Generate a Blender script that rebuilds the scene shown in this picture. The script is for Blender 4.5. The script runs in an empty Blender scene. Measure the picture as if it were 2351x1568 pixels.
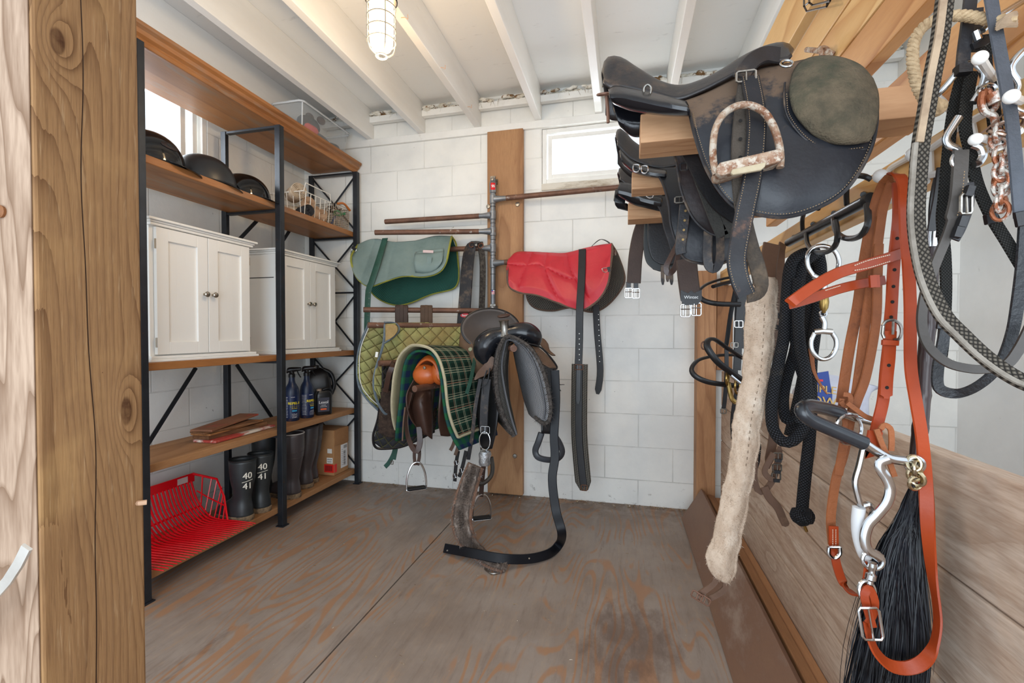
import bpy, bmesh, math, random
from mathutils import Vector as V, Matrix
from mathutils.bvhtree import BVHTree
R = math.radians
random.seed(7)
SC = bpy.context.scene
COL = SC.collection
# ---------------------------------------------------------------- camera, world, light, exposure
FPX, CAMH = 1045.0, 1.06
YAW, PIT = math.atan(256.5 / FPX), math.atan(18 / FPX)
cam = bpy.data.objects.new('camera', bpy.data.cameras.new('camera'))
COL.objects.link(cam)
cam.location = (0, 0, CAMH)
cam.rotation_euler = (math.pi / 2 - PIT, 0, YAW)
cam.data.sensor_width = 36
cam.data.lens = FPX * 36 / 2351
cam.data.clip_start = .02
SC.camera = cam
SC.view_settings.view_transform = 'Standard'
SC.view_settings.look = 'None'
SC.view_settings.gamma = 1
SC.view_settings.use_curve_mapping = False
SC.view_settings.exposure = 0.22
w = bpy.data.worlds.new('world'); SC.world = w; w.use_nodes = True
w.node_tree.nodes['Background'].inputs[0].default_value = (.78, .89, 1, 1)
w.node_tree.nodes['Background'].inputs[1].default_value = 1.4
def area(name, loc, rot, sx, sy, power, col):
    l = bpy.data.lights.new(name, 'AREA'); l.shape = 'RECTANGLE'; l.size = sx; l.size_y = sy
    l.energy = power; l.color = col
    o = bpy.data.objects.new(name, l); COL.objects.link(o); o.location = loc; o.rotation_euler = rot
    return o
area('doorway_daylight', (-.2, -1.6, 1.05), (R(89), 0, R(-5)), 2.0, 2.0, 50, (.80, .90, 1))
area('window_daylight', (-.13, 3.25, 2.2), (R(-75), 0, 0), .7, .3, 12, (.85, .92, 1))
area('side_window_daylight', (-2.6, 1.6, 2.2), (0, R(-78), 0), .35, .8, 14, (.85, .92, 1))
area('stall_daylight', (1.25, -.9, 1.7), (R(80), 0, R(8)), 1.0, 1.8, 17, (.84, .92, 1))

# ---------------------------------------------------------------- where a sight line meets a plane of the room
cy_, sy_, cp_, sp_ = math.cos(YAW), math.sin(YAW), math.cos(PIT), math.sin(PIT)
RT, FW, UP = V((cy_, sy_, 0)), V((-sy_ * cp_, cy_ * cp_, -sp_)), V((-sy_ * sp_, cy_ * sp_, cp_))
O = V((0, 0, CAMH))
def ray(u, v): return FW + RT * ((u - 1175.5) / FPX) - UP * ((v - 784) / FPX)
def WY(u, v, Y): r = ray(u, v); return O + r * (Y / r.y)
def WX(u, v, X): r = ray(u, v); return O + r * (X / r.x)
def WZ(u, v, Z): r = ray(u, v); return O + r * ((Z - CAMH) / r.z)
def PY(L, Y): return [WY(p[0], p[1], p[2] if len(p) > 2 else Y) for p in L]
def PX(L, X): return [WX(p[0], p[1], p[2] if len(p) > 2 else X) for p in L]

# ---------------------------------------------------------------- mesh helpers
def lerp(a, b, t): return a + (b - a) * t
def cr(P, n, closed=False):
    P = [V(p) for p in P]
    if len(P) == 1: return P * n
    if closed: Q = [P[-1]] + P + [P[0], P[1]]
    else: Q = [P[0] * 2 - P[1]] + P + [P[-1] * 2 - P[-2]]
    seg = len(Q) - 3
    L = [0]
    for i in range(seg): L.append(L[-1] + max(1e-6, (Q[i + 2] - Q[i + 1]).length))
    out = []
    for k in range(n):
        s = L[-1] * k / (n if closed else max(1, n - 1)); i = 0
        while i < seg - 1 and s > L[i + 1]: i += 1
        t = (s - L[i]) / (L[i + 1] - L[i])
        a, b, c, d = Q[i:i + 4]
        m1 = (c - a) * .5; m2 = (d - b) * .5; lim = (c - b).length * 1.2
        if m1.length > lim: m1 = m1 * (lim / m1.length)
        if m2.length > lim: m2 = m2 * (lim / m2.length)
        t2, t3 = t * t, t * t * t
        out.append(b * (2 * t3 - 3 * t2 + 1) + m1 * (t3 - 2 * t2 + t) + c * (3 * t2 - 2 * t3) + m2 * (t3 - t2))
    return out

class MB:
    def __init__(s): s.v = []; s.f = []; s.uv = []
    def add(s, vs, fs, uvs=None):
        n = len(s.v); s.v += [V(p) for p in vs]; s.uv += list(uvs) if uvs else [(p[0], p[2]) for p in vs]
        s.f += [[i + n for i in f] for f in fs]; return s
    def box(s, a, b, rot=None, piv=None):
        x0, y0, z0 = a; x1, y1, z1 = b
        P = [V(p) for p in ((x0, y0, z0), (x1, y0, z0), (x1, y1, z0), (x0, y1, z0), (x0, y0, z1), (x1, y0, z1), (x1, y1, z1), (x0, y1, z1))]
        if rot:
            c = V(piv) if piv else sum(P, V()) / 8
            P = [c + rot @ (p - c) for p in P]
        return s.add(P, [(0, 3, 2, 1), (4, 5, 6, 7), (0, 1, 5, 4), (1, 2, 6, 5), (2, 3, 7, 6), (3, 0, 4, 7)])
    def bar(s, a, b, wd, th, up=(0, 0, 1)):
        a, b = V(a), V(b); t = (b - a).normalized(); sd = t.cross(V(up))
        sd = sd.normalized() if sd.length > 1e-4 else V((1, 0, 0)); n = sd.cross(t).normalized()
        P = []
        for c in (a, b):
            for i, j in ((-1, -1), (1, -1), (1, 1), (-1, 1)): P.append(c + sd * wd / 2 * i + n * th / 2 * j)
        return s.add(P, [(0, 1, 2, 3), (7, 6, 5, 4), (0, 4, 5, 1), (1, 5, 6, 2), (2, 6, 7, 3), (3, 7, 4, 0)])
    def grid(s, rows, closed=False, cap=False):
        m, n = len(rows), len(rows[0]); n0 = len(s.v)
        lu = [0]
        for j in range(1, n): lu.append(lu[-1] + (rows[m // 2][j] - rows[m // 2][j - 1]).length)
        lv = [0]
        for i in range(1, m): lv.append(lv[-1] + (rows[i][n // 2] - rows[i - 1][n // 2]).length)
        vs = [p for r in rows for p in r]; uv = [(lu[j], lv[i]) for i in range(m) for j in range(n)]
        fs = [(i * n + j, i * n + (j + 1) % n, (i + 1) * n + (j + 1) % n, (i + 1) * n + j) for i in range(m - 1) for j in range(n if closed else n - 1)]
        if cap:
            fs.append(list(range(n))[::-1]); fs.append([(m - 1) * n + j for j in range(n)])
        return s.add(vs, fs, uv)
    def tube(s, P, r, n=8, res=None, closed=False, flat=1, tw=0):
        P = cr(P, res or max(2, len(P)), closed) if res else [V(p) for p in P]
        m = len(P); rows = []; prev = None
        for i in range(m):
            a = P[(i - 1) % m] if (closed or i > 0) else P[i]; b = P[(i + 1) % m] if (closed or i < m - 1) else P[i]
            t = (b - a).normalized()
            if prev is None:
                u = t.cross(V((0, 0, 1)))
                if u.length < .2: u = t.cross(V((0, 1, 0)))
            else: u = prev - t * prev.dot(t)
            u.normalize(); prev = u; w_ = t.cross(u)
            rr = r(i / (m - 1)) if callable(r) else (r[min(len(r) - 1, int(i * len(r) / m))] if isinstance(r, (list, tuple)) else r)
            rows.append([P[i] + (u * math.cos(2 * math.pi * k / n + tw * i) + w_ * math.sin(2 * math.pi * k / n + tw * i) * flat) * rr for k in range(n)])
        if closed: rows.append(rows[0])
        return s.grid(rows, True, not closed)
    def ring(s, c, rad, r, axis=(0, 1, 0), n=20, sx=1, sy=1, a0=0, a1=360, ux=None):
        ax = V(axis).normalized(); u = V(ux) if ux else ax.cross(V((0, 0, 1)))
        if u.length < .1: u = V((1, 0, 0))
        u.normalize(); w_ = u.cross(ax)
        P = [V(c) + u * rad * sx * math.cos(R(a0 + (a1 - a0) * k / n)) + w_ * rad * sy * math.sin(R(a0 + (a1 - a0) * k / n)) for k in range(n + (0 if a1 - a0 == 360 else 1))]
        return s.tube(P, r, 7, closed=a1 - a0 == 360)
    def lathe(s, c, prof, n=20, axis=(0, 0, 1), ell=1, ux=None):
        ax = V(axis).normalized(); u = V(ux) if ux else (V((1, 0, 0)) if abs(ax.x) < .8 else V((0, 1, 0))); u = (u - ax * u.dot(ax)).normalized(); w_ = ax.cross(u)
        return s.grid([[V(c) + ax * h + (u * math.cos(2 * math.pi * k / n) + w_ * ell * math.sin(2 * math.pi * k / n)) * max(rr, 1e-4) for k in range(n)] for rr, h in prof], True, True)
    def sph(s, c, r, n=12, sc=(1, 1, 1)):
        rows = [[V(c) + V((math.sin(math.pi * i / n) * math.cos(2 * math.pi * k / (2 * n)) * sc[0], math.sin(math.pi * i / n) * math.sin(2 * math.pi * k / (2 * n)) * sc[1], math.cos(math.pi * i / n) * sc[2])) * r for k in range(2 * n)] for i in range(n + 1)]
        return s.grid(rows, True)
    def loft(s, C, n=24, m=12, bulge=None, closed=False):
        C = [cr(c, n, closed) for c in C]
        cols = [cr([c[j] for c in C], m) if len(C) > 1 else None for j in range(n)]
        rows = [[cols[j][i] for j in range(n)] for i in range(m)]
        if bulge: rows = [[bulge(rows[i][j], j / (n - 1), i / (m - 1)) for j in range(n)] for i in range(m)]
        return s.grid(rows, closed)
    def strap(s, P, wd, th=.003, N=(0, -1, 0), res=24, taper=False, tip=False):
        P = cr(P, res); m = len(P); rows = []
        NN = [V(N[int(q)]).normalized().lerp(V(N[min(len(N) - 1, int(q) + 1)]).normalized(), q % 1) for q in ((len(N) - 1) * i / (m - 1) for i in range(m))] if isinstance(N, list) else [V(N)] * m
        for i in range(m):
            t = (P[min(i + 1, m - 1)] - P[max(i - 1, 0)]).normalized()
            sd = t.cross(NN[i]).normalized(); nn = sd.cross(t).normalized()
            f = i / (m - 1); ww = wd(f) if callable(wd) else wd
            if tip and f > .96: ww *= .45
            e = ww / 2
            rows.append([P[i] + sd * e * a + nn * th / 2 * b for a, b in ((-1, -.4), (-.88, 1), (.88, 1), (1, -.4), (.88, -1), (-.88, -1))])
        n0 = len(s.v); s.grid(rows, True, True)
        L = 0; k = n0                                     # lengthwise texture coordinate along the strap
        for i in range(m):
            if i: L += (P[i] - P[i - 1]).length
            ww = wd(i / (m - 1)) if callable(wd) else wd
            for a in (-1, -.88, .88, 1, .88, -.88): s.uv[k] = (L, a * ww / 2); k += 1
        return s
    def prism(s, poly, d, inner=None):
        P = [V(p) for p in poly]; n = len(P); d = V(d)
        return s.add(P + [p + d for p in P], [list(range(n))[::-1], list(range(n, 2 * n))] + [(i, (i + 1) % n, n + (i + 1) % n, n + i) for i in range(n)])
    def build(s, name, mat, parent=None, smooth=40, thick=0, sub=0, bevel=0, disp=None, off=0, lift=None):
        me = bpy.data.meshes.new(name)
        me.from_pydata(s.v, [], s.f)
        ul = me.uv_layers.new(name='UVMap')
        li = [0.0] * (2 * len(me.loops))
        for i, l in enumerate(me.loops):
            uu = s.uv[l.vertex_index]; li[2 * i] = uu[0]; li[2 * i + 1] = uu[1]
        ul.data.foreach_set('uv', li)
        if smooth and not bevel:
            me.shade_smooth(); me.set_sharp_from_angle(angle=R(smooth))
        if not thick:
            b = bmesh.new(); b.from_mesh(me); bmesh.ops.recalc_face_normals(b, faces=b.faces); b.to_mesh(me); b.free()
        o = bpy.data.objects.new(name, me); COL.objects.link(o); me.materials.append(mat)
        if parent: o.parent = parent
        if thick:
            md = o.modifiers.new('thick', 'SOLIDIFY'); md.thickness = thick; md.offset = off; md.use_even_offset = False
        if bevel:
            md = o.modifiers.new('bevel', 'BEVEL'); md.width = bevel; md.segments = 2; md.limit_method = 'ANGLE'; md.angle_limit = R(40)
        if sub:
            md = o.modifiers.new('sub', 'SUBSURF'); md.levels = sub; md.render_levels = sub
        if disp:
            tx = bpy.data.textures.new(name, 'CLOUDS'); tx.noise_scale = disp[1]; tx.noise_depth = 3
            md = o.modifiers.new('disp', 'DISPLACE'); md.texture = tx; md.strength = disp[0]; md.texture_coords = 'LOCAL'
        return o

def thing(name, label, cat, group=None):
    o = bpy.data.objects.new(name, None); COL.objects.link(o); o.empty_display_size = .05
    o['label'] = label; o['category'] = cat
    if group: o['group'] = group
    return o
def tag(o, label, cat, group=None, kind=None):
    o['label'] = label; o['category'] = cat
    if group: o['group'] = group
    if kind: o['kind'] = kind
    return o
def struct(o, label=None):
    o['kind'] = 'structure'
    if label: o['label'] = label
    return o
def text_mb(txt, size, depth=.0006):
    cu = bpy.data.curves.new('t', 'FONT'); cu.body = txt; cu.size = size; cu.extrude = depth; cu.align_x = 'CENTER'; cu.align_y = 'CENTER'
    cu.resolution_u = 3
    o = bpy.data.objects.new('t', cu); COL.objects.link(o)
    dg = bpy.context.evaluated_depsgraph_get(); me = bpy.data.meshes.new_from_object(o.evaluated_get(dg))
    vs = [v.co.copy() for v in me.vertices]; fs = [list(p.vertices) for p in me.polygons]
    bpy.data.objects.remove(o); bpy.data.curves.remove(cu); bpy.data.meshes.remove(me)
    return vs, fs
def add_text(mb, txt, size, c, right, up, bold=0, sx=1):
    vs, fs = text_mb(txt, size); r = V(right).normalized(); u = V(up).normalized(); n = r.cross(u)
    mb.add([V(c) + r * p.x * sx + u * p.y + n * p.z for p in vs], fs)
    if bold: mb.add([V(c) + r * (p.x * sx + bold) + u * p.y + n * (p.z + .0001) for p in vs], fs)
    return mb

# ---------------------------------------------------------------- materials
def hexc(h):
    h = h.lstrip('#'); c = [int(h[i:i + 2], 16) / 255 for i in (0, 2, 4)]
    return tuple(x / 12.92 if x <= .04045 else ((x + .055) / 1.055) ** 2.4 for x in c) + (1,)
class K:                                        # a socket one can calculate with
    def __init__(s, g, o): s.g = g; s.o = o
    def _b(s, op, b, r=False):
        n = s.g.nt.nodes.new('ShaderNodeMath'); n.operation = op
        for i, x in enumerate((b, s) if r else (s, b)):
            if isinstance(x, K): s.g.nt.links.new(x.o, n.inputs[i])
            elif x is not None: n.inputs[i].default_value = x
        return K(s.g, n.outputs[0])
    def __add__(s, b): return s._b('ADD', b)
    __radd__ = __add__
    def __sub__(s, b): return s._b('SUBTRACT', b)
    def __rsub__(s, b): return s._b('SUBTRACT', b, True)
    def __mul__(s, b): return s._b('MULTIPLY', b)
    __rmul__ = __mul__
    def __truediv__(s, b): return s._b('DIVIDE', b)
    def gt(s, b): return s._b('GREATER_THAN', b)
    def lt(s, b): return s._b('LESS_THAN', b)
    def pw(s, b): return s._b('POWER', b)
    def mx(s, b): return s._b('MAXIMUM', b)
    def mn(s, b): return s._b('MINIMUM', b)
    def sin(s): return s._b('SINE', None)
    def abs(s): return s._b('ABSOLUTE', None)
    def fract(s): return s._b('FRACT', None)
    def exp(s): return s._b('EXPONENT', None)
    def step(s, a, b):                          # smooth 0..1 between a and b
        n = s.g.nt.nodes.new('ShaderNodeMapRange'); n.interpolation_type = 'SMOOTHSTEP'
        s.g.nt.links.new(s.o, n.inputs[0]); n.inputs[1].default_value = a; n.inputs[2].default_value = b
        return K(s.g, n.outputs[0])
class G:
    def __init__(s, name, rough=.6, metal=0, spec=.5):
        s.m = bpy.data.materials.new(name); s.m.use_nodes = True; s.nt = s.m.node_tree
        s.b = s.nt.nodes['Principled BSDF']; s.b.inputs['Roughness'].default_value = rough
        s.b.inputs['Metallic'].default_value = metal; s.b.inputs['Specular IOR Level'].default_value = spec
        s.tc = s.nt.nodes.new('ShaderNodeTexCoord')
    def vec(s, kind='Object', sc=(1, 1, 1), rot=(0, 0, 0), loc=(0, 0, 0)):
        n = s.nt.nodes.new('ShaderNodeMapping'); s.nt.links.new(s.tc.outputs[kind], n.inputs[0])
        n.inputs['Scale'].default_value = sc; n.inputs['Rotation'].default_value = rot; n.inputs['Location'].default_value = loc
        return n.outputs[0]
    def xyz(s, kind='Object'):
        n = s.nt.nodes.new('ShaderNodeSeparateXYZ'); s.nt.links.new(s.tc.outputs[kind], n.inputs[0]); return [K(s, o) for o in n.outputs]
    def comb(s, x, y, z):
        n = s.nt.nodes.new('ShaderNodeCombineXYZ')
        for i, q in enumerate((x, y, z)):
            if isinstance(q, K): s.nt.links.new(q.o, n.inputs[i])
            else: n.inputs[i].default_value = q
        return n.outputs[0]
    def noise(s, v, sc=5, det=3, rough=.5, dist=0):
        n = s.nt.nodes.new('ShaderNodeTexNoise'); s.nt.links.new(v, n.inputs['Vector']); n.inputs['Scale'].default_value = sc
        n.inputs['Detail'].default_value = det; n.inputs['Roughness'].default_value = rough; n.inputs['Distortion'].default_value = dist
        return K(s, n.outputs[0])
    def vor(s, v, sc=5, feat='F1'):
        n = s.nt.nodes.new('ShaderNodeTexVoronoi'); s.nt.links.new(v, n.inputs['Vector']); n.inputs['Scale'].default_value = sc; n.feature = feat
        return K(s, n.outputs['Distance']), (K(s, n.outputs['Color']) if feat == 'F1' else None)
    def mix(s, f, a, b):
        n = s.nt.nodes.new('ShaderNodeMix'); n.data_type = 'RGBA'
        ins = [n.inputs['Factor'], n.inputs[6], n.inputs[7]]
        n.inputs[0].default_value = 0
        for i, q in zip((n.inputs[0], n.inputs[6], n.inputs[7]), (f, a, b)):
            if isinstance(q, K): s.nt.links.new(q.o, i)
            elif isinstance(q, str): i.default_value = hexc(q)
            else: i.default_value = q
        return K(s, n.outputs[2])
    def col(s, k):
        if isinstance(k, K): s.nt.links.new(k.o, s.b.inputs['Base Color'])
        else: s.b.inputs['Base Color'].default_value = hexc(k)
    def rough(s, k): s.nt.links.new(k.o, s.b.inputs['Roughness'])
    def bump(s, h, st=.3, dist=.01):
        n = s.nt.nodes.new('ShaderNodeBump'); s.nt.links.new(h.o, n.inputs['Height']); n.inputs['Strength'].default_value = st; n.inputs['Distance'].default_value = dist
        s.nt.links.new(n.outputs[0], s.b.inputs['Normal'])
def mat(name, c1, c2=None, c3=None, sc=8, st=(1, 1, 1), rough=.6, metal=0, bump=0, bs=60, bd=.004, t3=(.55, .7), s3=4, spec=.5, uv=False):
    g = G(name, rough, metal, spec); kd = 'UV' if uv else 'Object'
    v = g.vec(kd, st)
    if c2:
        c = g.mix(g.noise(v, sc, 5, .65).step(.3, .7), c1, c2)
        if c3: c = g.mix(g.noise(v, s3, 6, .7).step(*t3), c, c3)
        g.col(c)
    else: g.col(c1)
    if bump: g.bump(g.noise(g.vec(kd), bs, 4, .6), bump, bd)
    return g.m
def wood(name, light, dark, ax='y', sc=3.0, rings=9, rough=.6, amt=.6, fine=.25, knots=None, ksc=1.6, kcol='#4a2a14', wear=None, bump=.25, sheet=None):
    g = G(name, rough, 0, .35)
    st = {'x': (.14, 1, 1), 'y': (1, .14, 1), 'z': (1, 1, .14)}[ax]
    kst = {'x': (.45, 1, 1), 'y': (1, .45, 1), 'z': (1, 1, .45)}[ax]
    n = g.noise(g.vec('Object', st), sc, 2.2, .45)
    kd = None
    if knots:
        d, c = g.vor(g.vec('Object', kst), ksc)
        keep = c.gt(1 - knots)
        d2 = g.noise(g.vec('Object'), 9, 2) * .05 + d
        n = n + keep * (d2 * d2 * -60).exp() * .22
        kd = keep * (1 - d2.step(.045, .075))
    r = (n * rings * 1.5).fract(); r = (r * r * r).mx((1 - r).step(.9, 1.0) * .6)
    f = g.noise(g.vec('Object', tuple(a if a < 1 else 1 for a in st)), 130, 2, .6)
    big = g.noise(g.vec('Object'), 1.7, 3)
    c = g.mix(r * amt, light, dark)
    c = g.mix((f - .35).mx(0) * (fine * 2.5), c, dark)
    c = g.mix(big.step(.4, .75) * .35, c, dark)
    if wear: c = g.mix(g.noise(g.vec('Object', st), 9, 6, .75).step(*wear[1]), c, wear[0])
    if kd: c = g.mix(kd, c, kcol)
    g.col(c)
    g.bump(f * .5 + r * .5, bump, .003)
    return g.m
def plain(name, c, rough=.5, metal=0, spec=.5): g = G(name, rough, metal, spec); g.col(c); return g.m
def emit(name, c, st):
    g = G(name); g.col(c); g.b.inputs['Emission Color'].default_value = hexc(c); g.b.inputs['Emission Strength'].default_value = st; return g.m
def glass(name, tint='#ffffff', alpha=.12, rough=.02):      # thin pane: lets light through and mirrors a little
    g = G(name); nt = g.nt; t = nt.nodes.new('ShaderNodeBsdfTransparent'); t.inputs[0].default_value = hexc(tint)
    gl = nt.nodes.new('ShaderNodeBsdfGlossy'); gl.inputs['Roughness'].default_value = rough
    mx = nt.nodes.new('ShaderNodeMixShader'); mx.inputs[0].default_value = alpha
    nt.links.new(t.outputs[0], mx.inputs[1]); nt.links.new(gl.outputs[0], mx.inputs[2]); nt.links.new(mx.outputs[0], nt.nodes['Material Output'].inputs[0])
    return g.m
def block_mat(name, axis, zoff, xoff):
    g = G(name, .62, 0, .3); x, y, z = g.xyz()
    h = (x if axis == 'x' else y) + xoff; v = z + zoff
    n = g.nt.nodes.new('ShaderNodeTexBrick'); g.nt.links.new(g.comb(h, v, 0), n.inputs['Vector'])
    n.inputs['Scale'].default_value = 1; n.inputs['Brick Width'].default_value = .406; n.inputs['Row Height'].default_value = .2035
    n.inputs['Mortar Size'].default_value = .0035; n.inputs['Mortar Smooth'].default_value = .5
    n.inputs['Color1'].default_value = (1, 1, 1, 1); n.inputs['Color2'].default_value = (.93, .93, .93, 1); n.inputs['Mortar'].default_value = (0, 0, 0, 1)
    f = K(g, n.outputs['Fac']); ob = g.vec('Object')
    c = g.mix(g.noise(ob, 3, 5, .6).step(.35, .7), '#f0efe9', '#e3e3df')
    c = g.mix(f * g.noise(ob, 4, 3).step(.35, .65) * .4, c, '#9a9890')
    sp = g.noise(ob, 38, 3, .6).step(.71, .76) * g.noise(ob, 2.5, 2).step(.45, .6)
    c = g.mix(sp * .75, c, '#77706a')
    low = 1 - z.step(0, .2)
    c = g.mix(low * g.noise(ob, 22, 5, .7).step(.6, .7) * .6, c, '#6b5f54')
    g.col(c)
    g.bump(g.noise(ob, 28, 4, .6) * .35 + g.noise(ob, 5, 3) * .5 + (1 - f), .55, .006)
    return g.m
# ================================================================ the room
YB, XL, XR2, ZC, XP = 2.9, -2.28, 1.72, 2.615, .54
m_block_back = block_mat('painted_block_back', 'x', -.155 + .2035, .113 + .203 * 10)
m_block_left = block_mat('painted_block_side', 'y', -.155 + .2035, .06)
m_white = mat('white_paint', '#f2f1ec', '#e6e5e0', '#b9b4aa', 4, rough=.5, bump=.12, bs=30, t3=(.62, .8), s3=6)
m_white2 = mat('white_painted_joist', '#f3f2ee', '#e9e7e2', '#c4beb2', 4, (1, .2, 1), rough=.5, bump=.15, bs=40, t3=(.62, .8), s3=6)
def ceil_mat():
    g = G('painted_plywood_ceiling', .55, 0, .3); v = g.vec('Object', (.25, 1, 1))
    n = (g.noise(v, 3, 2) * 60).sin() * .5 + .5
    g.col(g.mix(g.noise(g.vec('Object', (.3, 1, 1)), 26, 5, .7).step(.6, .74) * .35, '#efeeea', '#a8a7a2'))
    g.bump(n * .4 + g.noise(v, 60, 3) * .4, .25, .003); return g.m
def floor_mat():
    g = G('worn_painted_plywood_floor', .5, 0, .35)
    n = g.noise(g.vec('Object', (1.35, .2, 1)), 3.1, 1.2, .4)
    n = n + g.noise(g.vec('Object'), 1.3, 2) * .25
    r = (n * 150).sin() * .5 + .5
    patch = g.noise(g.vec('Object', (1, .6, 1)), 1.6, 4, .6).step(.38, .52)
    fine = g.noise(g.vec('Object', (1, .35, 1)), 40, 4, .7)
    c = g.mix(g.noise(g.vec('Object'), 2.4, 5, .6).step(.3, .7), '#a1948a', '#8c7c70')
    fib = g.noise(g.vec('Object', (1, .12, 1)), 34, 5, .75)
    c = g.mix(fib.step(.5, .72) * .5, c, '#ab9682'); c = g.mix((1 - fib).step(.5, .7) * .4, c, '#74645a')
    c = g.mix(((r - .25).mx(0) * patch * (fib * 1.6)).step(.26, .55) * .75, c, '#a87a56')
    c = g.mix(g.noise(g.vec('Object', (1, .3, 1)), 12, 6, .8).step(.54, .7) * .5, c, '#ad8d70')
    c = g.mix(g.noise(g.vec('Object', (1, .4, 1), loc=(3, 1, 0)), 2.2, 6, .75).step(.6, .72) * .6, c, '#5b4237')
    c = g.mix(g.noise(g.vec('Object', loc=(9, 2, 0)), 90, 3, .6).step(.7, .76) * .5, c, '#cfc6ba')
    x, y, z = g.xyz()
    q = ((x - .02) * (x - .02) * 9 + (y - 1.6) * (y - 1.6) * 5 + g.noise(g.vec('Object', (1, .5, 1)), 12, 5, .7) * 1.3)
    c = g.mix((1 - q.step(.6, 1.05)) * .6, c, '#5e463a')
    c = g.mix(y.step(2.5, 2.95) * g.noise(g.vec('Object'), 11, 5, .7).step(.35, .6) * .7, c, '#5f4632')
    g.col(c); g.rough(fine * .35 + .3)
    g.bump(r * .25 + fine * .7, .3, .003); return g.m
m_floor = floor_mat()
m_dark = plain('dark_gap', '#120e0b', .9)
m_glasspane = glass('window_glass', '#ffffff', .06)
def boxes(name, L, mat_, bevel=0, parent=None):
    b = MB()
    for a, c in L: b.box(a, c)
    return b.build(name, mat_, parent, smooth=0, bevel=bevel)
struct(boxes('floor', [((-2.6, -.6, -.05), (-.943, 3.1, 0)), ((-.937, -.6, -.05), (2.2, 3.1, 0)), ((-2.6, -.6, -.06), (2.2, 3.1, -.0501))], m_floor), 'worn brown-grey painted plywood floor with a long open seam')
# back wall with the window hole x -.52...29, z 2.01..2.375
wx0, wx1, wz0, wz1 = -.515, .285, 2.02, 2.37
struct(boxes('wall_back', [((-2.48, YB, 0), (wx0, YB + .2, ZC)), ((wx1, YB, 0), (XR2 + .2, YB + .2, ZC)), ((wx0, YB, 0), (wx1, YB + .2, wz0)), ((wx0, YB, wz1), (wx1, YB + .2, ZC))], m_block_back))
ly0, ly1, lz0, lz1 = 1.15, 2.1, 1.93, 2.35
struct(boxes('wall_left', [((XL - .2, -.2, 0), (XL, ly0, ZC)), ((XL - .2, ly1, 0), (XL, YB, ZC)), ((XL - .2, ly0, 0), (XL, ly1, lz0)), ((XL - .2, ly0, lz1), (XL, ly1, ZC))], m_block_left))
struct(boxes('wall_right', [((XR2, 1.2, 0), (XR2 + .2, YB, ZC))], mat('painted_board_wall', '#f2f4f4', '#eaecec', '#b9bbbb', 3, rough=.55, bump=.08, t3=(.66, .75), s3=14)))
struct(boxes('ceiling', [((-2.48, -.4, ZC), (XR2 + .2, YB + .2, ZC + .03))], ceil_mat()))
struct(boxes('trim_1', [((XL, YB - .022, 2.372), (XR2, YB, 2.42))], m_white, .003), 'long white top plate along the back wall')
k = 2
jx = [-2.09, -1.71, -1.32, -.92, -.515, -.135, .285, .66, 1.07, 1.47]
for x in jx:
    o = boxes('trim_%d' % k, [((x - .042, -.3, 2.42), (x, YB, ZC))], m_white2, .003); struct(o, 'white painted ceiling joist'); k += 1
for i, x in enumerate(jx[:-1]):
    o = boxes('trim_%d' % k, [((x, YB - .06, 2.515), (jx[i + 1] - .042, YB - .02, 2.556))], m_white, .003); struct(o, 'white blocking strip between two joists'); k += 1
# foam and dust pushed into the gap above the blocking
m_foam = mat('foam_sealant', '#eeece4', '#cfc9b8', '#7a5a35', 20, rough=.9, bump=.5, bs=90, t3=(.5, .6), s3=16)
b = MB()
for i, x in enumerate(jx[:-1]):
    x1 = jx[i + 1] - .042
    for q in range(26):
        p = V((random.uniform(x + .01, x1 - .01), YB - random.uniform(.025, .065), 2.56 + random.uniform(-.006, .02)))
        b.sph(p, random.uniform(.008, .02), 4, (1.8, .9, .7))
    for q in range(10):
        p = V((random.uniform(x + .01, x1), YB - .068, 2.56)); d = V((random.uniform(-.03, .03), random.uniform(-.015, 0), random.uniform(-.05, .01)))
        b.tube([p, p + d * .5 + V((0, -.005, .004)), p + d], .0006, 3)
tag(b.build('foam_sealant', m_foam, disp=(.01, .02)), 'crumbling white foam and chaff stuffed above the blocking along the back wall', 'sealant', kind='stuff')

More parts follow.
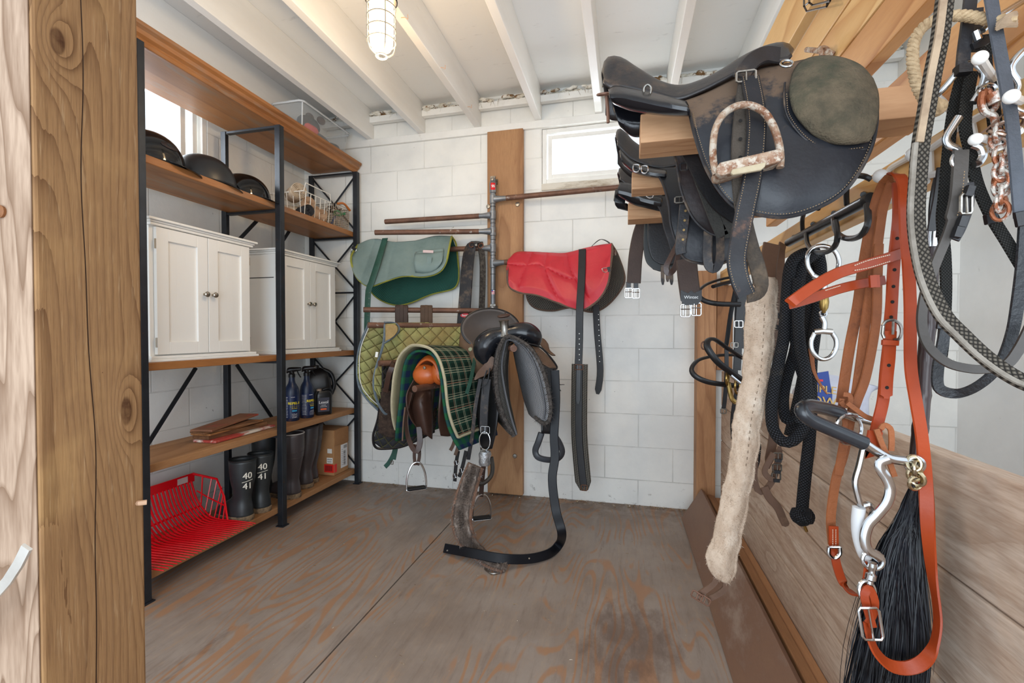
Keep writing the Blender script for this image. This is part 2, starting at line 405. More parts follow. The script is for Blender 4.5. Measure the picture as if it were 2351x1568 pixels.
def window(n, axis, a0, a1, z0, z1, pos, depth, inner):
    # axis 'x': in the back wall; axis 'y': in the left wall
    def P(a, c, z): return (a, c, z) if axis == 'x' else (c, a, z)
    def bx(mb, s0, s1, c0, c1, t0, t1):
        p, q = P(s0, c0, t0), P(s1, c1, t1)
        mb.box(tuple(map(min, p, q)), tuple(map(max, p, q)))
    root = struct(bpy.data.objects.new('window_%d' % n, None)); COL.objects.link(root)
    f = MB(); fw = .03; e = .002; c0, c1 = pos, pos + depth
    bx(f, a0 + e, a0 + fw, c0, c1, z0 + e, z1 - e); bx(f, a1 - fw, a1 - e, c0, c1, z0 + e, z1 - e)
    bx(f, a0 + fw, a1 - fw, c0, c1, z0 + e, z0 + fw); bx(f, a0 + fw, a1 - fw, c0, c1, z1 - fw, z1 - e)
    f.build('window_frame', m_white, root, smooth=0, bevel=.003)
    s = MB(); g = fw + .006; sw = .028; d0, d1 = pos + depth * .25, pos + depth * .6
    for (s0, s1, t0, t1) in ((a0 + g, a0 + g + sw, z0 + g, z1 - g), (a1 - g - sw, a1 - g, z0 + g, z1 - g), (a0 + g + sw, a1 - g - sw, z0 + g, z0 + g + sw), (a0 + g + sw, a1 - g - sw, z1 - g - sw, z1 - g)):
        bx(s, s0, s1, d0, d1, t0, t1)
    if inner is not None: bx(s, inner - .015, inner + .015, d0, d1, z0 + g + sw, z1 - g - sw)
    s.build('sash', m_white, root, smooth=0, bevel=.002)
    p = MB(); bx(p, a0 + g + sw, a1 - g - sw, (d0 + d1) / 2 - .002, (d0 + d1) / 2 + .002, z0 + g + sw, z1 - g - sw)
    p.build('pane', m_glasspane, root, smooth=0)
    return root
wr = window(1, 'x', wx0, wx1, wz0, wz1, YB + .005, .07, None)
h = MB(); h.tube([(.02, YB + .02, 2.085), (.05, YB - .004, 2.105), (.085, YB + .0, 2.085)], .005, 6); h.build('latch', plain('latch_metal', '#8d8f90', .4, 1), wr)
window(2, 'y', ly0, ly1, lz0, lz1, XL - .075, .07, 1.98)
struct(boxes('trim_%d' % k, [((wx0, YB - .012, wz0 - .045), (wx1 - .0, YB + .005, wz0 - .002))], mat('stained_sill', '#e8e4da', '#cfc6b4', '#8a7455', 5, (.3, 1, 1), rough=.7, t3=(.45, .7), s3=9), .003), 'stained painted window sill'); k += 1

# ---- wooden post at the near left
def post_mat():
    g = G('weathered_post_wood', .75, 0, .25); x, y, z = g.xyz('Object')
    def grain(h, knots, seed):
        n = g.noise(g.comb(h * 1.0 + seed, z * .16, 0), 5.5, 1.5, .45) * 1.0 + h * 1.6
        kd = None
        for (hy, hz, ry, rz, amp) in knots:
            dy = (h - hy) / ry; dz = (z - hz) / rz; q = dy * dy + dz * dz
            n = n + (q * -.22).exp() * amp
            kk = 1 - q.step(.55, 1.0); kd = kk if kd is None else kd.mx(kk)
        return n, kd
    n1, k1 = grain(y, [(.479, 1.474, .0105, .021, .16), (.5635, .935, .009, .026, .16), (.53, 1.0, .001, .001, .0), (.545, .36, .004, .005, .1)], 3.1)
    ring = (n1 * 22 + g.noise(g.comb(y, z * .08, x), 90, 3, .7) * .35).fract(); ring = ring * ring * ring
    c = g.mix(ring * .7, '#9b7650', '#57351c')
    c = g.mix(g.noise(g.comb(y, z * .045, x), 300, 4, .75).step(.42, .7) * .55, c, '#76563a'); c = g.mix(g.noise(g.comb(y, z * .06, x), 150, 3, .7).step(.58, .75) * .4, c, '#c9ab84')
    c = g.mix(g.noise(g.vec('Object'), 7, 4).step(.5, .75) * .35, c, '#c9a06a')
    c = g.mix(k1 * (g.noise(g.vec('Object'), 60, 3).step(.3, .7) * .5 + .5), c, '#4b2d18')
    wig = (z * 9).sin() * .0035 + (z * 23).sin() * .0012
    crk = 1 - (y - .512 - wig - (1.1 - z) * .012).abs().step(.0003, .0011)
    c = g.mix(crk, c, '#2c190c')
    g.col(c); g.bump(ring * .8 + g.noise(g.comb(y, z * .05, x), 200, 2) * .5 - crk * 2, .5, .003)
    return g.m
pm = post_mat()
po = boxes('wooden_post', [((-.92, .45, 0), (-.78, .59, ZC))], pm, .004)
b = MB(); b.prism([V((-.9195, .4492, .0)), V((-.7835, .4492, .0)), V((-.7835, .4492, 2.6)), V((-.9195, .4492, 2.6))], (0, -.0012, 0))
pale = wood('daylight_toned_post_face', '#b49a84', '#765a44', 'z', 9, 9, .85, .9, .6, knots=.3, ksc=3, kcol='#6a4428', bump=.5)  # paler copy of the post wood: daylight on the front face put into the colour
b.build('daylight_toned_face', pale, po, smooth=0)['label'] = 'weathered front face with the daylight on it painted in as a paler tone'
struct_post = tag(po, 'thick weathered timber post with large knots filling the near left edge', 'post')
# small peg beyond and flat bar
b = MB(); b.tube([WX(312, 1155, -.79), WX(322, 1155, -.77), WX(337, 1153, -.765)], .0042, 8)
tag(b.build('wooden_peg', plain('peg_wood', '#c39d7e', .6)), 'small pinkish wooden peg sticking out of the big post', 'peg')
b = MB(); b.strap([V((-.925, .405, .60)), WY(20, 1330, .40), WY(62, 1256, .395)], .013, .004, N=(.3, -1, 0), res=10)
tag(b.build('metal_bar', mat('brushed_bar', '#e8e6e0', '#cfccc4', rough=.35, metal=.6)), 'flat pale metal bar leaning across the foot of the near left post', 'bar')
b = MB(); b.lathe(WY(8, 487, .449) + V((0, -.0005, 0)), [(.0001, 0), (.008, .0), (.009, .004), (.006, .007), (.0001, .0075)], 14, (0, -1, 0))
tag(b.build('wooden_plug', mat('plug_wood', '#a06a3e', '#5a3520', rough=.7)), 'round brown wooden plug set in the pale face of the near post', 'plug')

# ---- stall partition, rails and floor battens on the right
m_plank = wood('grey_brown_stall_plank', '#cdb6a2', '#97775f', 'y', 3.6, 7, .75, .55, .6, knots=.6, ksc=4.2, kcol='#6e5546', bump=.6, wear=('#e0d0bf', (.5, .75)))
part = thing('stall_partition', 'low partition of horizontal weathered planks along the right side', 'partition')
zs = [0, .1, .23, .365, .505, .645, .745, .85]
zs = [.0, .085, .27, .455, .65, .85]
b = MB()
for i in range(5): b.box((XP, -.6, zs[i] + .002), (XP + .04, 2.79, zs[i + 1] - .002))
b.build('plank', m_plank, part, smooth=0, bevel=.004)
struct(tag(boxes('trim_%d' % k, [((.41, 2.79, 0), (.512, YB, 1.42))], wood('red_brown_plank', '#b98a62', '#86583a', 'z', 4, 8, .65, .55, .3, knots=.4, ksc=5, bump=.3), .004), 'upright reddish timber fixed to the back wall where the partition meets it', 'post')); k += 1
m_pine = wood('fresh_pine', '#e6bd80', '#bd8142', 'y', 3.4, 6, .5, .75, .15, knots=.4, ksc=3.2, kcol='#6e3a24', bump=.15)
m_pine2 = wood('orange_pine', '#d8a268', '#a4662e', 'y', 2.8, 7, .5, .8, .2, knots=.3, ksc=3.0, kcol='#5e2a18', bump=.2)
tag(boxes('upper_post', [((.515, 2.8, .852), (.60, 2.89, 1.335))], wood('dark_old_post', '#9a6a44', '#5f3c26', 'z', 4, 8, .7, .5, .3, bump=.3), .004), 'short dark old timber standing behind the black bridles at the back wall', 'post')
tag(boxes('hook_rail', [((XP, -.6, 1.337), (XP + .04, 2.85, 1.418))], m_pine, .004), 'pine rail that carries the black hooks and the white coat racks', 'rail')
tag(boxes('saddle_rail', [((XP, -.6, 1.478), (XP + .04, 1.98, 1.583))], m_pine2, .004), 'broad orange pine rail the saddle arms are screwed to', 'rail')
for (z0, z1, lb, mm, y1) in ((1.675, 1.776, 'orange-brown pine board with bold grain, lowest of the three touching upper boards', m_pine2, 2.87), (1.78, 1.882, 'yellow pine board with a dark knot, middle of the three touching upper boards', m_pine, 2.87), (1.886, 1.99, 'yellow pine board, topmost of the three touching upper boards', m_pine, 2.87), (2.045, 2.225, 'single pine board above an open gap, nearest to the ceiling', m_pine, 2.87)):
    x1 = XP + .035
    tag(boxes('upper_board', [((XP, -.6, z0), (x1, y1, z1))], mm, .004), lb, 'board', 'pine boards above the saddles')
m_toe = mat('brown_toe_board', '#86654f', '#775746', '#9a8474', 5, (1, .4, 1), rough=.6, bump=.25, bs=40, t3=(.5, .7), s3=5)
b = MB(); b.prism([(.325, -.2, .004), (.345, -.2, .0), (.448, -.2, .168), (.43, -.2, .18)], (0, 2.95, 0))
tag(b.build('toe_board', m_toe, smooth=0, bevel=.003), 'wide brown board leaning at a slant between the floor and the partition', 'board')
b = MB(); b.prism([(.44, -.2, .0), (.475, -.2, .0), (.505, -.2, .135), (.47, -.2, .143)], (0, 2.98, 0))
tag(b.build('floor_batten', wood('brown_batten', '#a87a54', '#7b5438', 'y', 4, 7, .65, .5, .3, knots=.2, ksc=5, bump=.3), smooth=0, bevel=.004), 'brown batten wedged behind the slanting board', 'batten')
tag(boxes('ledger_beam', [((.508, -.2, 0), (.537, 2.785, .125))], wood('tan_ledger', '#b5845c', '#8c6040', 'y', 4, 7, .65, .5, .3, knots=.2, ksc=5, bump=.3), .004), 'tan timber laid along the foot of the plank partition', 'beam')

# ---- shelving unit along the left wall
m_shelf = wood('stained_shelf_wood', '#ab7444', '#7c4d28', 'y', 2.6, 6, .42, .7, .3, knots=.2, ksc=2.5, bump=.12, wear=('#8f7c6a', (.5, .72)))
m_shelf_old = wood('dusty_shelf_wood', '#b0835a', '#80542f', 'y', 2.6, 6, .6, .55, .3, knots=.12, ksc=2.5, bump=.15)
m_steel = mat('dark_steel_frame', '#2c3036', '#22252a', '#5e3a26', 10, rough=.4, bump=.1, t3=(.62, .75), s3=22, metal=.3)
sh = thing('shelving_unit', 'tall steel framed shelving unit with stained wooden shelves on the left wall', 'shelving')
XF, XK = -1.83, -2.17
b = MB()          # cornice: ogee profile along the front and the far end
prof = [(0, 0), (.012, 0), (.018, .012), (.016, .022), (.03, .032), (.036, .046), (.05, .056), (.052, .07), (0, .07)]
b.prism([(-1.85 + px, 1.33, 2.19 + pz) for px, pz in prof], (0, 1.555, 0))
b.build('cornice', m_shelf, sh, smooth=0, bevel=.002)
boxes('shelf', [((-2.20, 1.34, 2.215), (-1.8505, 2.88, 2.25))], m_shelf, .003, sh).name = 'shelf'
for z, mm in ((1.74, m_shelf), (.91, m_shelf), (.5, m_shelf_old), (.07, m_shelf_old)):
    boxes('shelf', [((-2.165, 1.37, z), (-1.845, 2.86, z + .033))], mm, .003, sh)
for y in (1.36, 2.105, 2.838):
    for x in (-1.842, -2.198):
        b = MB(); ht = 2.19
        b.box((x, y, .006), (x + .033, y + .006, ht)); b.box((x if x < -2 else x + .027, y + .0061, .006), (x + (.006 if x < -2 else .033), y + .033, ht))
        b.box((x + .0061, y + .0061, .02), (x + .0269, y + .028, ht - .01))
        b.box((x - .008, y - .008, 0), (x + .041, y + .041, .006))
        b.build('frame_post', m_steel, sh, smooth=0, bevel=.0015)
    for z in (2.178, 1.726, .897, .487, .057): boxes('cross_bar', [((-2.165, y + .004, z), (-1.843, y + .03, z + .011))], m_steel, 0, sh)
def brace(a, c, wd=.018): MB().bar(a, c, wd, .004, up=(0, 1, 0) if abs(a[1] - c[1]) < .01 else (1, 0, 0)).build('brace', m_steel, sh, smooth=0)
ye = 2.862
for (z0, z1) in ((1.78, 2.17), (1.36, 1.72), (.95, 1.34), (.54, .88), (.11, .48)):
    brace((-2.18, ye, z0), (-1.835, ye, z1), .012); brace((-2.18, ye + .005, z1), (-1.835, ye + .005, z0), .012)
brace((-2.18, ye, 1.35), (-1.835, ye, 1.35), .012)
xb = -2.2
for (a, c) in (((1.94, .88), (1.4, .15)), ((2.2, .88), (2.6, .35)), ((1.4, 1.85), (1.78, 1.35)), ((2.83, 2.0), (2.45, 1.5)), ((2.12, 1.5), (2.5, 1.9)), ((1.38, 2.18), (1.6, 1.8))):
    brace((xb, a[0], a[1]), (xb, c[0], c[1]), .022)

# ---- two white cabinets
m_cab = plain('white_cabinet_paint', '#efede8', .4)
def bead_mat():
    g = G('white_beadboard', .4); x, y, z = g.xyz(); f = (y * 24).fract(); l = (f - .5).abs().lt(.03)
    g.col('#efede8'); g.bump(1 - l, .5, .003); return g.m
m_bead = bead_mat(); m_nickel = plain('brushed_nickel', '#a39a8c', .3, 1)
def cabinet(y0, y1, z0, z1, label, split=False):
    c = thing('wall_cabinet', label, 'cabinet', 'white cabinets on the shelf'); x0, x1 = -2.12, -1.885
    b = MB(); b.box((x0, y0 + .012, z0 + .02), (x1, y1 - .012, z1 - .028)); b.build('body', m_cab, c, smooth=0, bevel=.002)
    for nm, zz in (('base_molding', ((z0, .022, z0 + .012), (z0 + .012, .014, z0 + .024))), ('top_molding', ((z1 - .03, .006, z1 - .018), (z1 - .018, .012, z1 - .01), (z1 - .01, .022, z1)))):
        b = MB()
        for (za, e, zb) in zz: b.box((x0, y0 + .012 - e, za), (x1 + e + .012, y1 - .012 + e, zb))
        b.build(nm, m_cab, c, smooth=0, bevel=.003)
    if split: b = MB(); b.box((x0 + .02, y0 + .0105, 1.372), (x1 - .01, y0 + .0118, 1.376)); b.build('side_joint', m_dark, c, smooth=0)
    ym = (y0 + y1) / 2; za, zb = z0 + .03, z1 - .034
    for s, (a, d) in enumerate(((y0 + .03, ym - .0015), (ym + .0015, y1 - .03))):
        b = MB(); st = .052; xa, xb = x1 + .001, x1 + .017
        b.box((xa, a, za), (xb, a + st, zb)); b.box((xa, d - st, za), (xb, d, zb)); b.box((xa, a + st, za), (xb, d - st, za + st)); b.box((xa, a + st, zb - st), (xb, d - st, zb))
        dr = b.build('door', m_cab, c, smooth=0, bevel=.0015)
        b = MB(); b.box((xa + .001, a + st, za + st), (xa + .007, d - st, zb - st)); b.build('panel', m_bead, dr, smooth=0)
        ky = ym - .022 if s == 0 else ym + .022
        b = MB(); b.lathe((xb, ky, (za + zb) / 2 + .003), [(.006, 0), (.0045, .008), (.005, .011), (.0115, .015), (.013, .02), (.010, .024), (.0001, .026)], 16, (1, 0, 0)); b.build('knob', m_nickel, dr)
        hy = a - .004 if s == 0 else d + .001
        for hz in (zb - .07, za + .05): b = MB(); b.tube([(xb - .003, hy + .0015, hz - .02), (xb - .003, hy + .0015, hz + .02)], .003, 6); b.build('hinge', m_nickel, dr)
    return c
cabinet(1.445, 1.985, .943, 1.535, 'white two-door beadboard cabinet near the camera, left one on the shelf')
cabinet(2.14, 2.70, .943, 1.535, 'white two-door beadboard cabinet with a seam across its side, farther one by the back wall', True)
# ================================================================ things on the shelves
def wrap_text(mb, txt, size, c, r, ang, z, bold=0, ell=1):
    vs, fs = text_mb(txt, size, .0003)
    out = []
    for p in vs:
        a = ang + (p.x + (bold if bold else 0)) / r
        rr = r + .0006 + p.z
        out.append(V((c[0] + math.cos(a) * rr, c[1] + math.sin(a) * rr, z + p.y)))
    return mb.add(out, fs)
# ---- riding helmets
def helmet(c, yaw, label, m_shell, size=1.0, peak=.055, vent=False, harness=True):
    h = thing('riding_helmet', label, 'helmet', 'riding helmets on the shelf')
    f = V((math.cos(yaw), math.sin(yaw), 0)); s_ = V((-math.sin(yaw), math.cos(yaw), 0)); c = V(c)
    a, b_, ht = .128 * size, .104 * size, .125 * size
    def pt(th, ph, o=0):
        zz = math.cos(ph); rr = math.sin(ph) ** .85
        lift = .018 * (math.cos(th) if math.cos(th) < 0 else .35 * math.cos(th)) * (ph / 1.6)
        return c + f * ((a + o) * math.cos(th) * rr) + s_ * ((b_ + o) * math.sin(th) * rr) + V((0, 0, ht * zz + .012 - lift * .8 + o * zz))
    m = MB(); rows = [[pt(2 * math.pi * k / 36, 1.62 * i / 14) for k in range(36)] for i in range(15)]
    rows.append([pt(2 * math.pi * k / 36, 1.62, -.012) for k in range(36)])
    rows.append([pt(2 * math.pi * k / 36, 1.3, -.014) for k in range(36)])
    m.grid(rows, True); m.build('shell', m_shell, h, smooth=50)
    m = MB(); m.tube([pt(2 * math.pi * k / 36, 1.62, .001) for k in range(36)], .0035, 6, closed=True); m.build('rim', m_rubber, h)
    if peak:
        rows = []
        for i in range(7):
            q = i / 6; row = []
            for k in range(21):
                th = R(-62 + 124 * k / 20); base = pt(th, 1.58); e = peak * math.cos(th * 1.42) ** .8 if abs(th) < 1.08 else 0
                row.append(base + (f * math.cos(th * .6) + s_ * math.sin(th * .6)) * e * q - V((0, 0, .022 * q * e / peak)))
            rows.append(row)
        m = MB(); m.grid(rows); m.build('peak', m_shell, h, thick=.003)
    if vent:
        for sg in (-1, 1):
            m = MB(); P = []
            for k in range(12):
                th = sg * R(48 + 6 * math.cos(2 * math.pi * k / 12) * 3.2); ph = 1.05 + .13 * math.sin(2 * math.pi * k / 12); P.append(pt(th, ph, .0015))
            m.add(P, [tuple(range(12))]); m.build('vent', m_grille, h, thick=.001)
    if harness:
        for sg in (-1, 1):
            m = MB(); m.strap([pt(sg * R(75), 1.5, -.006), pt(sg * R(80), 1.62, -.004), c + s_ * sg * b_ * .9 + V((0, 0, .002)), c + s_ * sg * b_ * .4 + f * .03 + V((0, 0, .003))], .018, .002, N=tuple(s_ * sg), res=10)
            m.build('chin_strap', m_rubber, h)
        m = MB(); m.lathe(pt(R(70), 1.42, .001), [(.0001, .003), (.006, .003), (.007, 0)], 12, tuple(s_)); m.build('rivet', m_nickel, h)
    return h
m_rubber = plain('black_rubber', '#151516', .55)
m_grille = mat('vent_mesh', '#3a2a28', '#181414', sc=120, rough=.7)
helmet((-1.965, 1.515, 1.773), R(52), 'glossy black riding helmet with a mesh vent, nearest the window and the camera', mat('gloss_black_shell', '#15161a', rough=.08), 1.06, .06, True)
helmet((-1.955, 1.785, 1.773), R(55), 'matte charcoal riding helmet, middle one of the three', mat('matte_charcoal_shell', '#26272a', '#202124', rough=.38), 1.02, .028)
helmet((-1.955, 2.025, 1.773), R(50), 'very shiny black riding helmet beside the middle steel post', mat('mirror_black_shell', '#0c0c0f', rough=.04), .94, .055, harness=False)

# ---- white coated wire basket with rolled bandages
m_whitewire = plain('white_coated_wire', '#e9e6dd', .4)
bk = thing('wire_basket', 'white coated wire basket holding rolled bandages', 'basket')
bx0, bx1, by0, by1, bz0 = -2.13, -1.885, 2.39, 2.655, 1.776
zt, zh = 1.925, 1.975
m = MB()
m.tube([(bx0, by0, zt), (bx1, by0, zt), (bx1 + .006, by0 + .01, zh), (bx1 + .006, by1 - .02, zh), (bx1, by1, zt), (bx0, by1, zt)], .0035, 7, closed=True)
m.build('rim', m_whitewire, bk)
m = MB(); m.tube([(bx1, by0, zt), (bx1, by1, zt)], .003, 6); m.build('front_rail', m_whitewire, bk)
for i in range(6):
    y = lerp(by0 + .02, by1 - .015, i / 5)
    m = MB(); m.tube([(bx1, y, zt), (bx1 - .012, y, bz0 + .008), (bx1 - .02, y, bz0 + .002), (bx0 + .02, y, bz0 + .002), (bx0 + .012, y, bz0 + .008), (bx0, y, zt)], .0022, 6); m.build('wire', m_whitewire, bk)
for i in range(5):
    x = lerp(bx0 + .03, bx1 - .03, i / 4)
    m = MB(); m.tube([(x, by0, zt), (x, by0 + .012, bz0 + .005), (x, by1 - .012, bz0 + .005), (x, by1, zt)], .0022, 6); m.build('wire', m_whitewire, bk)
def roll(c, r, ln, axis, name, label, mt, group='rolled bandages in the white basket', turns=5):
    ax = V(axis).normalized(); u = ax.cross(V((0, 0, 1))).normalized(); w_ = u.cross(ax); c = V(c); P = []
    for k in range(turns * 14 + 1):
        a = 2 * math.pi * k / 14; rr = r * (.22 + .78 * k / (turns * 14)); P.append(c + u * rr * math.cos(a) + w_ * rr * math.sin(a))
    m = MB(); m.grid([[p - ax * ln / 2 for p in P], [p + ax * ln / 2 for p in P]]); o = m.build(name, mt, thick=r * .1)
    return tag(o, label, 'bandage', group)
m_tan = mat('tan_bandage', '#c3a488', '#a98a6e', sc=30, rough=.9, bump=.3, bs=200)
m_cream = mat('cream_bandage', '#d9c9b4', '#b9a58c', sc=30, rough=.9, bump=.3, bs=200)
m_blackroll = mat('black_bandage', '#1f1f22', '#303034', sc=30, rough=.7, bump=.3, bs=200)
roll((-1.98, 2.44, 1.935), .05, .10, (.85, -.5, .1), 'bandage_roll', 'large cream bandage roll on top, beside the middle steel post', m_cream)
roll((-1.95, 2.5, 1.865), .04, .11, (.7, -.6, .3), 'bandage_roll', 'tan bandage loosely bunched below the big cream roll', m_tan)
roll((-1.93, 2.455, 1.82), .037, .10, (.9, -.4, 0), 'bandage_roll', 'black bandage roll low at the front of the basket', m_blackroll)
roll((-1.94, 2.545, 1.822), .038, .10, (.5, -.4, .75), 'bandage_roll', 'tan bandage roll standing up in the middle of the basket', m_tan)
roll((-1.93, 2.615, 1.82), .036, .09, (.6, -.7, .5), 'bandage_roll', 'tan bandage roll at the far right of the white basket', m_tan)
roll((-2.05, 2.5, 1.83), .045, .12, (.7, .7, 0), 'bandage_roll', 'cream bandage roll behind at the back of the basket', m_cream)
# ---- wire mesh basket of odds and ends
m_wire = mat('steel_mesh_wire', '#b9ab98', '#7e6a58', sc=30, rough=.4, metal=.7)
gb = thing('mesh_basket', 'square steel mesh basket crammed with cords and small tools', 'basket')
gx0, gx1, gy0, gy1, gz0, gz1 = -2.1, -1.875, 2.672, 2.83, 1.776, 1.925
def gridwall(m, p0, pu, pv, nu, nv, r=.0011):
    p0, pu, pv = V(p0), V(pu), V(pv)
    for i in range(nu + 1): m.tube([p0 + pu * (i / nu), p0 + pu * (i / nu) + pv], r, 4)
    for i in range(nv + 1): m.tube([p0 + pv * (i / nv), p0 + pv * (i / nv) + pu], r, 4)
for p0, pu, pv, a, b_ in (((gx1, gy0, gz0), (0, gy1 - gy0, 0), (.012, 0, gz1 - gz0), 11, 10), ((gx0, gy0, gz0), (gx1 - gx0, 0, 0), (0, -.008, gz1 - gz0), 15, 10), ((gx0, gy1, gz0), (gx1 - gx0, 0, 0), (0, .006, gz1 - gz0), 15, 10), ((gx0, gy0, gz0), (0, gy1 - gy0, 0), (0, 0, gz1 - gz0), 11, 10)):
    m = MB(); gridwall(m, p0, pu, pv, a, b_); m.build('mesh_side', m_wire, gb, smooth=0)
m = MB(); m.tube([(gx0, gy0, gz1), (gx1 + .012, gy0 - .008, gz1), (gx1 + .012, gy1 + .006, gz1), (gx0, gy1, gz1)], .003, 6, closed=True); m.build('rim', mat('rusty_rim', '#6a4a30', '#8d8d88', sc=50, rough=.5, metal=.5), gb)
m = MB(); m.tube([(gx1 + .014, gy0 + .02, gz1 + .004), (gx1 + .02, gy0 + .08, gz1 + .02), (gx1 + .016, gy1 - .0, gz1 - .006)], .0075, 8, res=10); m.build('wooden_grip', plain('orange_wood_grip', '#c4702c', .5), gb)
for cc, nm, lb, rr in (('#1f8a58', 'cord', 'green cord looped over the edge of the mesh basket', .035), ('#c04a3c', 'cord', 'red cord coiled low in the mesh basket', .03), ('#3a2b24', 'cord', 'dark brown cord coiled at the top of the mesh basket', .045)):
    m = MB(); cx, cyy = random.uniform(gx0 + .1, gx1 - .05), random.uniform(gy0 + .05, gy1 - .05)
    zc = {'#1f8a58': 1.89, '#c04a3c': 1.80, '#3a2b24': 1.915}[cc]
    if cc == '#1f8a58': cx, cyy = gx1 - .03, gy1 - .05
    P = [(cx + rr * math.cos(k * .7) * (1 + .2 * math.sin(k)), cyy + rr * math.sin(k * .7), zc + .01 * math.sin(k * 1.3)) for k in range(20)]
    m.tube(P, .004, 6, res=60); tag(m.build(nm, plain('cord_' + cc[1:], cc, .6)), lb, 'cord', 'cords in the mesh basket')
for i in range(5):
    a = random.uniform(0, 6.28); p = V((random.uniform(gx0 + .05, gx1 - .04), random.uniform(gy0 + .04, gy1 - .04), 1.79)); d = V((.05 * math.cos(a), .04 * math.sin(a), .1))
    m = MB(); m.tube([p, p + d], .007, 8); m.build('tool_handle', plain('tool%d' % i, ['#1e2330', '#7a2b20', '#2b2b2b', '#8a6a44', '#274e86'][i], .5), gb)

# ---- clear storage bin on top
def frosted(name, tint, amt):
    g = G(name, .25); nt = g.nt; g.col(tint); t = nt.nodes.new('ShaderNodeBsdfTransparent')
    mx = nt.nodes.new('ShaderNodeMixShader'); mx.inputs[0].default_value = amt
    nt.links.new(t.outputs[0], mx.inputs[1]); nt.links.new(g.b.outputs[0], mx.inputs[2]); nt.links.new(mx.outputs[0], nt.nodes['Material Output'].inputs[0]); return g.m
m_bin = frosted('clear_plastic', '#dfe6ea', .24); m_binrim = frosted('clear_plastic_rim', '#eef2f4', .75)
sb = thing('storage_bin', 'clear plastic storage bin full of gear on top of the shelving', 'bin')
X0, X1, Y0, Y1, Z0, Z1 = -2.08, -1.868, 2.36, 2.84, 2.262, 2.455
def rbox(m, x0, x1, y0, y1, z0, z1, tp, r=.03, th=None):
    rows = []
    for z, e in ((z0, -tp), (z1, 0)):
        P = []
        for cx, cy2, a0 in ((x1 + e - r, y1 + e - r, 0), (x0 - e + r, y1 + e - r, 90), (x0 - e + r, y0 - e + r, 180), (x1 + e - r, y0 - e + r, 270)):
            for k in range(5): a = R(a0 + 22.5 * k); P.append(V((cx + r * math.cos(a), cy2 + r * math.sin(a), z)))
        rows.append(P)
    m.grid(rows, True, True); return m
m = MB(); rbox(m, X0, X1, Y0, Y1, Z0, Z1 - .012, .014); m.f.pop(); m.build('tub', m_bin, sb, smooth=30)
m = MB(); rbox(m, X0 - .008, X1 + .008, Y0 - .008, Y1 + .008, Z1 - .012, Z1, .0); m.f.pop(); m.f.pop(); m.build('rim', m_binrim, sb, smooth=30, thick=.004)
m = MB(); m.tube([(X1 - .012, Y0 + .012, Z0 + .005), (X1 - .002, Y0 + .006, Z1 - .01)], .004, 6); m.build('corner_rib', m_binrim, sb)
m = MB()
for i, t_ in enumerate(('CLEAR', 'BOX', 'STORE')): add_text(m, t_[:4], .016, (X1 - .007, Y1 - .05, Z0 + .075 - i * .02), (0, 1, 0), (0, 0, 1))
def lump(c, s, seed): 
    m = MB(); m.sph(c, 1, 10, s); return m
for nm, cc, p, s, lb in (('folded_blanket', '#5c5e63', (-1.985, 2.62, 2.325), (.075, .14, .055), 'grey folded blanket inside the clear bin'), ('boot_shaft', '#2f2c2d', (-1.97, 2.55, 2.40), (.05, .09, .05), 'dark boot shaft inside the clear bin'), ('red_brush', '#d8443a', (-1.91, 2.50, 2.345), (.022, .06, .026), 'red grooming brush inside the clear bin'), ('green_cloth', '#2f8a55', (-1.905, 2.52, 2.295), (.02, .055, .02), 'green cloth low inside the clear bin'), ('dark_cloth', '#3c3f45', (-1.95, 2.75, 2.315), (.06, .06, .045), 'dark cloth at the far end of the clear bin')):
    tag(lump(p, s, 0).build(nm, mat('m_' + nm, cc, rough=.8), disp=(.02, .06)), lb, 'gear')
for i, (x, y) in enumerate(((-2.0, 2.60), (-1.96, 2.66))):
    m = MB(); m.sph((x, y, 2.475), .028, 8, (.75, 1.25, .9)); tag(m.build('boot_toe', mat('brown_boot_leather', '#5a3a2c', '#3a2622', rough=.5)), ('brown boot toe poking above the clear bin, left one', 'brown boot toe poking above the clear bin, right one')[i], 'boot', 'boot toes above the bin')

# ---- bottles
m_navy = mat('navy_bottle_plastic', '#16233f', '#1c2c4a', '#6b4e3c', 6, rough=.35, t3=(.58, .75), s3=9)
m_navylabel = plain('navy_label', '#10224c', .35); m_yel = plain('yellow_ink', '#f2dc22', .5); m_ink = plain('white_ink', '#e4e4e4', .5)
m_cyan = plain('cyan_ink', '#39a9dc', .5); m_orange = plain('orange_ink', '#e0622c', .5); m_bk = mat('black_plastic', '#141517', '#1c1d20', '#6b5040', 6, rough=.3, t3=(.6, .8), s3=7)
def text_rows(m, c, r, ang, z0, z1, n, wd):
    for i in range(n):
        z = lerp(z0, z1, i / max(1, n - 1)); w0 = wd * random.uniform(.7, 1)
        P = [V((c[0] + math.cos(ang + a * w0 / r) * (r + .0004), c[1] + math.sin(ang + a * w0 / r) * (r + .0004), z)) for a in (-.5, -.25, 0, .25, .5)]
        m.grid([[p - V((0, 0, .0011)) for p in P], [p + V((0, 0, .0011)) for p in P]])
